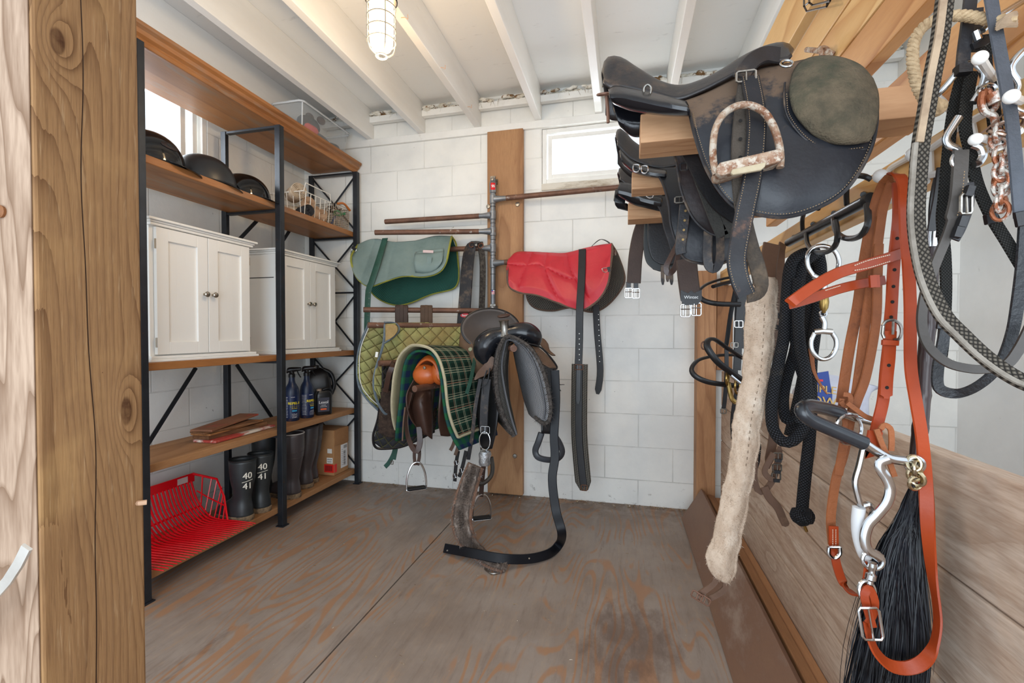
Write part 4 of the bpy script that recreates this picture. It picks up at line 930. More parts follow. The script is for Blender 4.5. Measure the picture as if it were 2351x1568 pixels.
b = MB(); b.loft([PY([(954, 579), (985, 574), (1018, 570)], 2.655), PY([(955, 592), (985, 590), (1019, 588)], 2.64), PY([(960, 598), (985, 603), (1017, 592)], 2.64)], 12, 8); b.build('pocket_flap', m_teal, gp, thick=.004)
b = MB(); b.loft([PY([(952, 582), (985, 580), (1018, 576)], 2.648), PY([(950, 605), (985, 612), (1015, 600)], 2.612), PY([(954, 626), (985, 628), (1003, 618)], 2.62)], 12, 8); b.build('pocket', m_teal, gp, thick=.004)
b = MB(); b.strap(PY([(986, 590), (983, 612)], 2.615), .035, .003, res=6); b.build('pocket_tab', m_teal, gp)
b = MB(); b.strap(PY([(971, 577), (995, 578)], 2.64), .017, .001, res=4); b.build('sewn_label', plain('pale_pink_label', '#cfb8b6', .7), gp)
dring(gp, WY(813, 572, 2.66), .014); b = MB(); b.strap(PY([(808, 567), (816, 573)], 2.655), .02, .004, res=4); b.build('ring_tab', m_webblk, gp)

# ---- red bareback pad
rp = thing('bareback_pad', 'bright red bareback pad with black girth straps hung over a rack arm', 'saddle pad')
ridge = PY([(1170, 595, 2.76), (1186, 580, 2.76), (1225, 579, 2.74), (1262, 581, 2.72), (1300, 581, 2.68), (1345, 570, 2.63), (1380, 563, 2.61), (1404, 560, 2.6)], 0)
fb = PY([(1165, 622, 2.62), (1168, 655, 2.6), (1190, 671, 2.58), (1235, 678, 2.56), (1280, 695, 2.54), (1315, 708, 2.52), (1340, 711, 2.5), (1372, 690, 2.49), (1394, 655, 2.48), (1402, 610, 2.5), (1406, 575, 2.54)], 0)
fm = PY([(1166, 605, 2.70), (1200, 615, 2.66), (1250, 625, 2.62), (1300, 635, 2.59), (1350, 630, 2.56), (1405, 585, 2.56)], 0)
def redb(p, s, t):
    k = 1
    for l in (.21, .43, .62): k = min(k, min(1, abs(s - l - .04 * math.sin(t * 3 + l * 9)) / .05) ** .5)
    k = min(k, min(1, abs(t - (.34 + .25 * abs(s - .32) * 2)) / .08) ** .5) if s < .66 else k
    return p + V((0, -1, 0)) * .017 * k * min(1, t * 12, (1 - t) * 7 + .05)
b = MB(); b.loft([ridge, fm, fb], 130, 50, redb); b.build('front_panel', m_redn, rp, thick=.008)
bb = PY([(1205, 650, 2.87), (1213, 690, 2.87), (1232, 708, 2.87), (1270, 713, 2.87), (1310, 706, 2.86), (1360, 716, 2.85), (1395, 700, 2.83), (1425, 665, 2.8), (1434, 635, 2.78), (1418, 585, 2.74)], 0)
bm_ = PY([(1190, 610, 2.84), (1250, 620, 2.83), (1330, 620, 2.8), (1380, 610, 2.76), (1412, 575, 2.7)], 0)
b = MB(); b.loft([[q + V((0, .02, -.004)) for q in ridge], bm_, bb], 80, 30); b.build('back_panel', m_blkmesh, rp, thick=.008)
m_brbind = mat('brown_binding', '#6b5546', '#57443a', sc=20, rough=.8)
edge_tube('binding', [ridge[0]] + fb + [ridge[-1]], .0065, m_brbind, rp); edge_tube('binding', bb + [ridge[-1]], .0065, m_brbind, rp)
b = MB(); b.strap(PY([(1337, 572, 2.60), (1335, 640, 2.525), (1331, 712, 2.475), (1330, 780, 2.48), (1328, 838, 2.48)], 0), .041, .003, res=24); q = b.build('girth_strap', m_webblk, rp)
for i in range(8): b = MB(); b.lathe(WY(1330, 742 + i * 12, 2.4765), [(.0001, .0006), (.0028, .0006), (.003, 0)], 8, (0, -1, 0)); b.build('eyelet', m_dullst, q)
b = MB(); b.strap(PY([(1368, 700), (1371, 760), (1378, 850), (1372, 905)], 2.83), .040, .003, res=20, tip=True); q = b.build('girth_strap', m_webblk, rp)
for i in range(10): b = MB(); b.lathe(WY(1374 + i * .3, 722 + i * 12, 2.8275), [(.0001, .0006), (.0028, .0006), (.003, 0)], 8, (0, -1, 0)); b.build('eyelet', m_dullst, q)
b = MB(); b.strap(PY([(1350, 577, 2.63), (1362, 562, 2.63), (1378, 550, 2.62), (1392, 553, 2.61), (1405, 563, 2.6)], 0), .02, .003, N=(0, -.2, 1), res=16); b.build('grab_handle', m_webblk, rp)
dring(rp, WY(1390, 616, 2.49), .015); b = MB(); b.strap(PY([(1395, 620), (1401, 618)], 2.488), .03, .004, res=4); b.build('ring_tab', m_webblk, rp)
# ---- girth hanging below the red pad
gh = thing('pad_girth', 'long black girth with woven grey edges buckled under the red pad', 'girth')
b = MB(); b.strap(PY([(1331, 836), (1330, 900), (1330, 1000), (1337, 1090), (1341, 1125)], 2.50), lambda f: .088 if f < .93 else .088 - (f - .93) * .6, .012, res=30); b.build('mesh_body', m_blkmesh, gh)
b = MB(); b.strap(PY([(1330, 838), (1329, 900), (1329, 1000), (1336, 1080), (1341, 1118)], 2.49), .038, .004, res=30); b.build('centre_strap', m_webblk, gh)
b = MB(); b.strap(PY([(1329, 826), (1328, 880), (1327, 927)], 2.484), .026, .004, res=12, tip=True); b.build('keeper_strap', m_blackl, gh)
def buckle(parent, c, w_, h_, mt, N=(0, -1, 0), right=(1, 0, 0), r=.0022, prong=True, name='buckle'):
    c = V(c); x = V(right).normalized(); N = V(N).normalized(); y = N.cross(x).normalized()
    b = MB(); b.tube([c + x * w_ / 2 * i + y * h_ / 2 * j for i, j in ((-1, -.8), (-.8, -1), (.8, -1), (1, -.8), (1, .8), (.8, 1), (-.8, 1), (-1, .8))], r, 6, closed=True)
    if prong: b.tube([c + y * h_ / 2, c - y * h_ / 2 + N * r], r * .7, 6)
    return b.build(name, mt, parent)
buckle(gh, WY(1329, 843, 2.478), .045, .026, mat('rusty_buckle', '#7a4d34', '#4c3328', rough=.5, metal=.5)); buckle(gh, WY(1341, 1120, 2.488), .032, .03, mat('rusty_buckle2', '#8a5a3a', '#4c3328', rough=.5, metal=.5))

# ---- girths over the arms
bg = thing('fleece_girth', 'black girth with a hairy lining folded over the arm beside the pole', 'girth')
b = MB(); b.strap(PY([(1102, 556, 2.79), (1083, 560, 2.77), (1074, 600, 2.76), (1068, 680, 2.755), (1062, 765, 2.75)], 0), .088, .008, N=[(0, -.3, 1), (-.1, -1, 0), (0, -1, 0)], res=30); b.build('front_length', m_blackd, bg)
b = MB(); b.strap(PY([(1102, 556, 2.8), (1108, 600, 2.79), (1108, 660, 2.79), (1106, 712, 2.79)], 0), .04, .02, N=(.6, -1, 0), res=20); b.build('rear_length', mat('matted_hair_lining', '#57514a', '#26221f', sc=60, rough=1, bump=.8, bs=200), bg)
for (u, v) in ((1083, 562), (1104, 564)): b = MB(); b.ring(WY(u, v, 2.752), .016, .003, (0, -1, .2), 18); b.build('end_ring', mat('rusty_ring', '#7a4c38', '#513429', rough=.5, metal=.5), bg)
b = MB(); c = WY(1068, 724, 2.742); b.prism([c + V((math.cos(R(a)) * .032, 0, math.sin(R(a)) * .013)) for a in range(0, 360, 20)], (0, -.0012, 0)); q = b.build('oval_badge', m_red, bg, smooth=0)
b = MB(); add_text(b, 'Burgis', .017, c + V((0, -.0018, 0)), (1, 0, 0), (0, 0, 1), .0008); b.build('badge_print', m_ink, q, smooth=0)
m_brgirth = mat('brown_elastic_girth', '#4a3a33', '#3c2f2a', '#675247', 8, rough=.7, bump=.4, bs=220, t3=(.6, .8))
for (u, w_, mt, lb) in ((922, .078, m_brgirth, 'dark brown girth looped over the lower arm, left of the two'), (978, .075, mat('faded_brown_girth', '#5f4836', '#4a3729', '#7a6048', 8, rough=.7, bump=.4, bs=220), 'lighter brown girth looped over the lower arm, right of the two')):
    s, e, d = ARM[6]; px = WY(u, 708, 2.7); t_ = None
    best = min((s + d * k * .01 for k in range(78)), key=lambda q: abs((q - O).normalized().dot((px - O).normalized()) - 1)); g_ = thing('folded_girth', lb, 'girth', 'girths over the lower arm')
    nn = V((-d.y, d.x, 0)); nn = nn if nn.y < 0 else -nn
    pts = [best + nn * .03 + V((0, 0, -.26)), best + nn * .028 + V((0, 0, -.1)), best + nn * .024 + V((0, 0, 0)), best + nn * .012 + V((0, 0, .026)), best - nn * .012 + V((0, 0, .026)), best - nn * .024, best - nn * .03 + V((0, 0, -.16)), best - nn * .03 + V((0, 0, -.3))]
    b = MB(); b.strap(pts, w_, .006, N=[nn, nn, nn + V((0, 0, .3)), V((0, 0, 1)) + nn * .3, V((0, 0, 1)) - nn * .3, -nn, -nn], res=40); b.build('girth_body', mt, g_)
    b = MB(); b.strap([p + (nn * .005 if i < 3 else -nn * .005 if i > 4 else V((0, 0, .005))) for i, p in enumerate(pts[:4])], .022, .004, N=[nn, nn, nn + V((0, 0, .3)), V((0, 0, 1))], res=24); b.build('centre_ridge', mt, g_)

# ---- quilted olive saddle cloth
def quilt_mat(name, c1, c2, dirt, n=38):
    g = G(name, .75, 0, .3); u, v, _ = g.xyz('UV')
    a = ((u * n + v * n) * 1.0).sin().abs(); b_ = ((u * n - v * n)).sin().abs(); h = (a.mn(b_))
    c = g.mix(h.step(.0, .25), '#5d5a30', c1); c = g.mix(g.noise(g.vec('Object'), 5, 4).step(.4, .65) * .75, c, dirt); c = g.mix(g.noise(g.vec('Object'), 90, 3).step(.5, .8) * .3, c, c2)
    g.col(c); g.bump(h.pw(.5), .8, .01); return g.m
m_quilt = quilt_mat('olive_quilted_cotton', '#9f9f66', '#b8b57c', '#8c7448'); m_greyb = mat('blue_grey_binding', '#6c7880', '#58646c', sc=30, rough=.8, bump=.3, bs=200); m_wht = plain('white_piping', '#e8e8e2', .6)
oq = thing('quilted_saddle_cloth', 'olive diamond-quilted saddle cloth with blue-grey binding draped over a lower arm', 'saddle pad')
s, e, d = ARM[7]; nn = V((-d.y, d.x, 0)); nn = nn if nn.y < 0 else -nn
rd = [s + d * .18 + V((0, 0, .02)), s + d * .5 + V((0, 0, .019)), e - d * .01 + V((0, 0, .02))]
rdl = [rd[2], rd[1], rd[0]]
# front sheet: ridge, upper, lower edge from left to right
f1 = PY([(880, 790, 2.27), (920, 800, 2.36), (985, 810, 2.46), (1066, 800, 2.6)], 0)
f2 = PY([(862, 850, 2.25), (900, 860, 2.33), (960, 870, 2.42), (1062, 860, 2.56)], 0)
f3 = PY([(861, 895, 2.245), (895, 940, 2.31), (950, 950, 2.4), (1058, 930, 2.54)], 0)
rf = PY([(884, 744, 2.29), (930, 741, 2.4), (985, 742, 2.5), (1066, 745, 2.66)], 0)
def wav(amp):
    return lambda p, s_, t: p + V((0, -1, 0)) * amp * math.sin(s_ * 11 + t * 2) * t
b = MB(); b.loft([rf, f1, f2, f3], 60, 34, wav(.006)); b.build('front_flap', m_quilt, oq, thick=.009)
k0 = PY([(846, 744, 2.275), (884, 742, 2.31), (985, 741, 2.52)], 0)
k1 = PY([(826, 795, 2.30), (868, 800, 2.36), (960, 800, 2.58)], 0)
k2 = PY([(819, 850, 2.32), (850, 860, 2.37), (940, 870, 2.6)], 0)
k3 = PY([(834, 900, 2.33), (860, 932, 2.37), (930, 960, 2.6)], 0)
b = MB(); b.loft([k0, k1, k2, k3], 50, 34); b.build('back_flap', m_quilt, oq, thick=.009)
edge_tube('binding', [rf[0], f1[0], f2[0], WY(858, 885, 2.245), WY(868, 925, 2.26), WY(885, 950, 2.29), f3[1]], .0075, m_greyb, oq)
edge_tube('binding', [k0[0], k1[0], WY(820, 840, 2.32), WY(824, 885, 2.33), WY(842, 915, 2.34), WY(872, 945, 2.38)], .0075, m_greyb, oq)
edge_tube('piping', [k0[0] + V((.012, -.004, -.003)), k1[0] + V((.012, -.004, 0)), WY(825, 840, 2.315), WY(829, 882, 2.325), WY(845, 908, 2.335), WY(870, 932, 2.37)], .0025, m_wht, oq)
edge_tube('corner_binding', PY([(882, 788, 2.255), (900, 776, 2.29), (914, 763, 2.33), (916, 750, 2.35), (905, 741, 2.345), (882, 740, 2.29)], 0), .005, m_greyb, oq, 30)
b = MB(); b.strap(PY([(866, 808, 2.245), (864, 820, 2.242)], 0), .016, .006, res=4); b.build('white_keeper', m_wht, oq)
b = MB(); b.loft([PY([(884, 745), (905, 745), (912, 750)], 2.285), PY([(884, 765), (905, 768), (912, 760)], 2.28), PY([(882, 785), (893, 780), (905, 770)], 2.275)], 10, 8); b.build('corner_patch', mat('brown_suede_patch', '#94794c', '#a48b5c', sc=30, rough=.9), oq, thick=.003)

# ---- black fleece-lined numnah
def fur(name, base, n, ln, rad, mt, parent, dirn=(0, 0, -1), spread=.5, seed=1, seg=3, kinds=None):
    rnd = random.Random(seed); me = base.data; fs = [f for f in me.polygons]; ar = [f.area for f in fs]; m = MB()
    ch = rnd.choices(range(len(fs)), weights=ar, k=n)
    for i in ch:
        f = fs[i]; vs = [me.vertices[k].co for k in f.vertices]; w_ = [rnd.random() for _ in vs]; t = sum(w_); p = sum((v * q for v, q in zip(vs, w_)), V()) / t
        nn = f.normal * (1 if not base.get('flip') else -1)
        d = (nn * .6 + V(dirn) * .9 + V((rnd.uniform(-1, 1), rnd.uniform(-1, 1), rnd.uniform(-1, 1))) * spread).normalized()
        L = ln * rnd.uniform(.5, 1.2); q = p + nn * .0005; side = d.cross(V((0, 1, 0)) if abs(d.y) < .8 else V((1, 0, 0))).normalized() * rad
        c = q + d * L * .5 + V(dirn) * L * .1; e_ = q + d * L + V(dirn) * L * .35
        nf = len(m.v); m.v += [q - side, q + side, c + side * .7, c - side * .7, e_]; m.uv += [(0, 0)] * 5; m.f += [[nf, nf + 1, nf + 2, nf + 3], [nf + 3, nf + 2, nf + 4]]
    o = m.build(name, mt, parent, smooth=0); return o
nb = thing('numnah', 'black numnah with dark brown fleece lining hanging low over the left arm', 'saddle pad')
m_blkq = quilt_mat('black_quilted_cotton', '#26262a', '#2e2e32', '#3a3432', 60); m_fleecebr = mat('dark_brown_fleece', '#4a3a30', '#2c221d', '#6e5a4a', 40, rough=1, bump=.8, bs=150, t3=(.55, .75), s3=60)
n0 = PY([(878, 832, 2.23), (900, 830, 2.3), (940, 832, 2.38), (1000, 835, 2.5)], 0); n1 = PY([(876, 900, 2.27), (905, 900, 2.32), (950, 900, 2.38), (1005, 900, 2.47)], 0)
n2 = PY([(868, 960, 2.3), (905, 965, 2.34), (950, 960, 2.39), (1003, 950, 2.46)], 0); n3 = PY([(858, 1015, 2.31), (885, 1030, 2.33), (930, 1023, 2.37), (998, 990, 2.45)], 0)
b = MB(); b.loft([n0, n1, n2, n3], 50, 30); q = b.build('quilted_shell', m_blkq, nb, thick=.01)
edge_tube('binding', [n1[0], n2[0], WY(857, 1000, 2.305), WY(862, 1026, 2.31)] + n3[1:], .008, m_blackl, nb)
g0 = [p + V((0, -.012, 0)) for p in PY([(880, 890, 2.26), (920, 900, 2.33), (1003, 880, 2.47)], 0)]; g1 = [p + V((0, -.012, 0)) for p in PY([(872, 955, 2.29), (920, 960, 2.345), (1002, 930, 2.46)], 0)]; g2 = [p + V((0, -.012, 0)) for p in PY([(872, 992, 2.3), (915, 1003, 2.345), (1000, 965, 2.455)], 0)]
b = MB(); b.loft([g0, g1, g2], 40, 24); q = b.build('fleece_panel', m_fleecebr, nb, thick=.008); fur('fleece_pile', q, 2600, .022, .0009, m_fleecebr, nb, (0, -.5, -.8), .5, 3)['kind'] = 'stuff'
b = MB(); b.strap(PY([(898, 832, 2.24), (900, 842, 2.19), (893, 860, 2.19), (885, 900, 2.22)], 0), .03, .004, N=(.2, -1, 0), res=14); b.build('loop_strap', m_darkbr, nb)
gt = thing('girth_end', 'dark green webbing girth end with a small buckle hanging below the numnah', 'girth')
b = MB(); b.strap(PY([(907, 1018), (904, 1040), (893, 1062), (884, 1072)], 2.42), .026, .003, res=12); b.build('webbing', m_webgrn, gt); b = MB(); b.strap(PY([(910, 1030), (905, 1055)], 2.4), .02, .003, res=6); b.build('keeper', m_webgrn, gt); buckle(gt, WY(900, 1062, 2.41), .016, .02, m_dullst)

# ---- plaid pad and brown English saddle on the arm that points at the room
def plaid_mat(name, bg, bg2, l1, l2, sc=1.0):
    g = G(name, .85, 0, .2); u, v, _ = g.xyz('UV')
    def stripe(k, per, off, w_): return ((k * (1 / per) + off).fract() - .5).abs().lt(w_)
    wv = (g.noise(g.vec('UV'), 700, 2) * .3 + .6)
    blk = stripe(u, .062 * sc, 0, .25) * .5 + stripe(v, .062 * sc, 0, .25) * .5
    c = g.mix(blk, bg, bg2)
    if l1:
        wl = (stripe(u, .062 * sc, .5, .03).mx(stripe(u, .062 * sc, .68, .03)).mx(stripe(u, .062 * sc, .86, .018)) + stripe(v, .062 * sc, .5, .03).mx(stripe(v, .062 * sc, .68, .03))) * .6
        c = g.mix(wl.mn(1) * wv * 1.2, c, l1)
        rl = stripe(u, .124 * sc, .1, .012).mx(stripe(v, .124 * sc, .1, .012)); c = g.mix(rl * .8, c, l2)
    g.col(c); g.bump(g.noise(g.vec('UV'), 500, 2) * .3 + (u * 95).sin().abs().pw(.4) * .2, .4, .004); return g.m
m_plaid = plaid_mat('green_plaid_blanket', '#1b4034', '#10281f', '#bdbb9e', '#8a3a2c'); m_bluegrn = plaid_mat('blue_green_check', '#235a3a', '#202f52', None, None, 1.1)
m_beige = mat('beige_lining', '#8c8668', '#7c775c', sc=8, rough=.85, bump=.2); m_beigeb = mat('beige_binding', '#b6ad90', '#a59c80', sc=30, rough=.8)
def arch_pad(parent, s, a, prof, t0, t1, matt, name, thick, round_=.10, flip=None, res=(46, 26), zoff=0, liner=None):
    """sheet draped over an arm: prof(t) gives the half profile [(sideways, up)...] from the spine down"""
    rgt = V((-a.y, a.x, 0)); rgt = rgt if rgt.x > 0 else -rgt
    m_, n_ = res[1], res[0]; rows = []
    for i in range(m_):
        t = i / (m_ - 1); pr = prof(t); L = [(-x, z) for x, z in pr[::-1]] + pr[1:]
        base = cr([V((x, 0, z)) for x, z in L], n_); row = []
        for j, p in enumerate(base):
            f = abs(j / (n_ - 1) * 2 - 1); ff = max(0, (f - .62) / .38)
            tt = lerp(t0, t1, t); mid = (t0 + t1) / 2
            tt = mid + (tt - mid) * (1 - round_ * (ff ** 2.2))
            row.append(s + a * tt + rgt * p.x + V((0, 0, p.z + zoff)))
        rows.append(row)
    m = MB(); m.grid(rows); o = m.build(name, matt, parent, thick=thick); return o, rows
s9, e9, d9 = ARM[9]; a9 = -d9    # a9: from the arm tip toward the wall
pp = thing('plaid_saddle_pad', 'green tartan saddle pad with cream check standing open like an arch over the arm', 'saddle pad')
prof = lambda t: [(0.02, .215 - .02 * t), (.07, .20 - .02 * t), (.125, .15 - .01 * t), (.158, .06), (.172, -.04), (.185 + .02 * t, -.14), (.2 + .03 * t, -.235 + .02 * t)]
_, rows = arch_pad(pp, e9, a9, prof, .03, .52, m_plaid, 'tartan_cover', .006, .22)
b = MB(); rgt9 = V((-a9.y, a9.x, 0)); rgt9 = rgt9 if rgt9.x > 0 else -rgt9
cen = e9 + a9 * .28
inn = [[p + (V((cen.x, p.y, cen.z + .0)) - p).normalized() * .007 for p in r_] for r_ in rows]
b.grid(inn); b.build('lining', m_beige, pp, thick=.003)
edge_tube('binding', rows[0] + [r_[-1] for r_ in rows[1:]][:18], .0075, m_beigeb, pp, 120)
edge_tube('binding', [r_[0] for r_ in rows], .007, m_beigeb, pp, 50)
b = MB(); q0 = rows[3][34] + V((.012, -.012, .0)); b.strap([rows[14][30] + V((.02, -.01, .02)), rows[10][33] + V((.03, -.02, 0)), rows[7][36] + V((.03, -.02, -.01))], .02, .004, N=(.6, -.7, .3), res=12); b.build('girth_loop', m_webgrn, pp)
ck = thing('check_blanket', 'blue and green check fleece blanket folded under the tartan pad', 'blanket')
prof2 = lambda t: [(0.01, .185), (.06, .172), (.10, .13), (.122, .05), (.135, -.05), (.15, -.14), (.175, -.225), (.205, -.30)]
_, rows2 = arch_pad(ck, e9, a9, prof2, .05, .5, m_bluegrn, 'check_cloth', .012, .18)
for p in ck.children: pass
es = thing('english_saddle', 'brown English saddle with a glowing tan pommel inside the tartan pad', 'saddle')
m_tanor = mat('tan_orange_leather', '#b5531f', '#c8672c', '#8f4020', 5, rough=.28, t3=(.62, .85), s3=6, bump=.1, bs=120)
def P9(x, t, z): return e9 + a9 * t + rgt9 * x + V((0, 0, z))
b = MB(); b.loft([[P9(x, t, z) for x, z in L] for t, L in ((.095, [(-.08, .045), (-.07, .09), (-.03, .125), (.01, .135), (.05, .11), (.07, .04)]), (.13, [(-.092, .02), (-.085, .1), (-.035, .15), (.01, .155), (.06, .125), (.085, .02)]), (.22, [(-.085, .03), (-.075, .1), (-.035, .135), (.01, .14), (.055, .12), (.08, .03)]), (.36, [(-.12, .06), (-.1, .11), (-.05, .12), (.0, .12), (.07, .115), (.12, .06)]), (.47, [(-.12, .12), (-.09, .16), (-.03, .17), (.03, .17), (.08, .16), (.12, .12)]))], 30, 30); b.build('seat', m_tanor, es, thick=.01)
b = MB(); b.sph(P9(-.028, .12, .058), 1, 18, (.068, .05, .056)); b.build('pommel_roll', m_tanor, es); b = MB(); b.sph(P9(.045, .16, .07), 1, 18, (.052, .07, .066)); b.build('pommel_roll', m_tanor, es)
b = MB(); b.lathe(P9(-.005, .084, .098), [(.0001, .004), (.008, .003), (.009, 0)], 12, tuple(-a9)); b.build('rivet', m_nickel, es)
for sg in (-1, 1):
    b = MB(); b.loft([[P9(sg * .085, .10, .04), P9(sg * .10, .2, .05), P9(sg * .11, .33, .05)], [P9(sg * .105, .06, -.05), P9(sg * .13, .18, -.06), P9(sg * .13, .33, -.05)], [P9(sg * .09, .07, -.16), P9(sg * .115, .17, -.18), P9(sg * .12, .30, -.16)], [P9(sg * .06, .13, -.25), P9(sg * .08, .18, -.26), P9(sg * .09, .24, -.25)]], 20, 20); b.build('flap', m_darkbr, es, thick=.006)
b = MB(); b.loft([PY([(958, 895), (975, 893), (990, 896)], 2.2), PY([(948, 925), (965, 920, 2.14), (990, 925)], 2.2), PY([(950, 965), (970, 962, 2.15), (993, 968)], 2.2), PY([(964, 995), (978, 998, 2.17), (991, 1008)], 2.2)], 14, 16); b.build('knee_roll', m_darkbr, es, thick=.012)
def stirrup_iron(parent, top, h_, w_, yaw, mt=m_chrome, tread=m_rubber, tilt=0):
    top = V(top); x = V((math.cos(yaw), math.sin(yaw), 0)); y = V((-math.sin(yaw), math.cos(yaw), 0))
    P = [top + x * w_ * a + V((0, 0, -h_ * c)) for a, c in ((-.5, 1), (-.5, .75), (-.44, .42), (-.28, .12), (-.1, 0), (.1, 0), (.28, .12), (.44, .42), (.5, .75), (.5, 1))]
    b = MB(); b.tube(P, .0052, 8, res=36); ir = b.build('stirrup_iron', mt, parent)
    b = MB(); c = top - V((0, 0, h_)); b.prism([c + x * w_ * .55 * a + y * .024 * k for a, k in ((-1, -.5), (-.8, -1), (.8, -1), (1, -.5), (1, .5), (.8, 1), (-.8, 1), (-1, .5))], (0, 0, -.006)); b.build('tread_plate', mt, ir, smooth=0, bevel=.0015)
    if tread: b = MB(); b.prism([c + V((0, 0, .0005)) + x * w_ * .46 * a + y * .018 * k for a, k in ((-1, -1), (1, -1), (1, 1), (-1, 1))], (0, 0, .008)); b.build('rubber_tread', tread, ir, smooth=0, bevel=.002)
    return ir
b = MB(); b.strap(PY([(943, 900, 2.16), (934, 940, 2.16), (934, 990, 2.15), (945, 1025, 2.14), (957, 1036, 2.14), (964, 1015, 2.15), (962, 980, 2.16)], 0), .03, .004, N=[(-.5, -1, 0), (-.5, -1, 0), (0, -1, 0), (.5, -1, 0)], res=30); b.build('stirrup_leather', m_darkbr, es)
b = MB(); b.strap(PY([(953, 1020, 2.15), (951, 1045, 2.15), (953, 1068, 2.15)], 0), .018, .004, res=10); b.strap(PY([(962, 1020, 2.16), (963, 1045, 2.16), (959, 1068, 2.16)], 0), .018, .004, res=10); b.build('stirrup_leather', m_darkbr, es)
stirrup_iron(es, WY(956, 1062, 2.15), .135, .10, R(38))
b = MB(); b.strap(PY([(1115, 1030, 2.3), (1108, 1090, 2.3), (1104, 1140, 2.3)], 0), .026, .005, res=12); b.build('stirrup_leather', m_darkbr, es)
stirrup_iron(es, WY(1106, 1136, 2.3), .125, .10, R(30))
b = MB(); b.strap(PY([(930, 935, 2.13), (926, 970, 2.13), (924, 1012, 2.13)], 0), .008, .003, res=10); b.build('thong', m_midbr, es)
for (P, w_) in (([(1045, 1005), (1040, 1022), (1034, 1034)], .02), ([(1056, 1010), (1050, 1030), (1045, 1045)], .02)):
    b = MB(); b.strap(PY(P, 2.42), w_, .004, res=8); b.build('billet', m_midbr, es)
bgr = thing('buckled_girth', 'black leather girth ends with silver buckles hanging below the tartan pad', 'girth')
for P in ([(1052, 1035), (1047, 1065), (1044, 1105)], [(1070, 1035), (1062, 1070), (1054, 1095)]):
    b = MB(); b.strap(PY(P, 2.46), .022, .004, res=10); b.build('girth_strap', m_blackl, bgr)
for (u, v) in ((1048, 1062), (1045, 1092), (1060, 1080)): buckle(bgr, WY(u, v, 2.45), .026, .024, m_chrome, right=(.7, .3, .2))

# ---- western saddle
ws = thing('western_saddle', 'dark western saddle with a metal horn pointing out from its arm', 'saddle')
m_swell = mat('glossy_black_swell', '#14161b', '#1e2026', '#3a2f2c', 6, rough=.22, t3=(.66, .85), s3=8, bump=.08, bs=120)
m_seat = mat('smooth_dark_brown_seat', '#4a423e', '#544a44', sc=5, rough=.5); m_skirt = mat('brown_saddle_skirt', '#6f5745', '#5c4738', '#86705a', 6, rough=.45, t3=(.55, .8), s3=7, bump=.12)
m_wov = mesh_mat('grey_woven_liner', '#a2a3a6', '#1c1d20', 420); m_ropey = mat('ropey_edge', '#5a5450', '#26221f', sc=90, rough=.9, bump=.6, bs=200)
s10, e10, d10 = ARM[10]
b = MB(); b.loft([PY([(1168, 772, 2.12), (1212, 797, 2.12), (1244, 850, 2.11), (1262, 930, 2.1), (1258, 968, 2.1)], 0), PY([(1185, 790, 2.2), (1205, 830, 2.22), (1222, 900, 2.22), (1234, 962, 2.18)], 0), PY([(1178, 800, 2.36), (1188, 850, 2.42), (1203, 915, 2.42), (1215, 950, 2.4)], 0)][::-1], 40, 20, lambda p, s_, t: p + V((0, -1, 0)) * .02 * math.sin(math.pi * t)); rl = b.build('pad_lining', m_wov, ws, thick=.008)
b = MB(); b.loft([PY([(1168, 770, 2.12), (1213, 795, 2.12), (1246, 850, 2.11), (1264, 930, 2.1), (1260, 968, 2.1)], 0), PY([(1172, 768, 2.5), (1222, 790, 2.5), (1250, 840, 2.5), (1262, 900, 2.5), (1250, 950, 2.5)], 0)], 30, 10); b.build('pad_outer', m_blackd, ws, thick=.012)
b = MB(); b.loft([PY([(1163, 772, 2.12), (1146, 800, 2.12), (1139, 850, 2.11), (1142, 900, 2.1), (1156, 955, 2.1), (1181, 1002, 2.1)], 0), PY([(1167, 785, 2.16), (1158, 850, 2.15), (1162, 900, 2.14), (1172, 955, 2.13), (1186, 998, 2.12)], 0), PY([(1168, 800, 2.4), (1165, 850, 2.45), (1168, 910, 2.45), (1176, 950, 2.42)], 0)], 40, 16); b.build('pad_lining', mesh_mat('dark_woven_liner', '#55534f', '#1d1b19', 520), ws, thick=.01)
b = MB(); b.loft([PY([(1163, 770, 2.12), (1144, 800, 2.12), (1137, 850, 2.11), (1140, 900, 2.1), (1154, 955, 2.1), (1179, 1002, 2.1)], 0), PY([(1155, 770, 2.5), (1130, 810, 2.5), (1122, 880, 2.5), (1135, 950, 2.48), (1165, 990, 2.45)], 0)], 30, 10); b.build('pad_outer', m_blackd, ws, thick=.012)
edge_tube('pad_edge', PY([(1181, 1002, 2.095), (1156, 955, 2.09), (1142, 900, 2.09), (1139, 850, 2.1), (1147, 800, 2.11), (1166, 772, 2.11), (1214, 796, 2.11), (1246, 850, 2.1), (1264, 930, 2.09), (1260, 965, 2.09), (1247, 972, 2.1), (1228, 958, 2.15)], 0), .009, m_ropey, ws, 90)
edge_tube('pad_binding', PY([(1186, 998, 2.1), (1172, 952, 2.1), (1158, 890, 2.11), (1152, 840, 2.12), (1158, 800, 2.13), (1168, 780, 2.12), (1205, 800, 2.12), (1232, 850, 2.11), (1250, 930, 2.1), (1248, 962, 2.1)], 0), .005, mat('grey_binding', '#55565a', rough=.6), ws, 80)
fur('pad_fringe', bpy.data.objects['pad_edge'], 900, .02, .0007, m_ropey, ws, (0, 0, -.3), 1.2, 5)['kind'] = 'stuff'
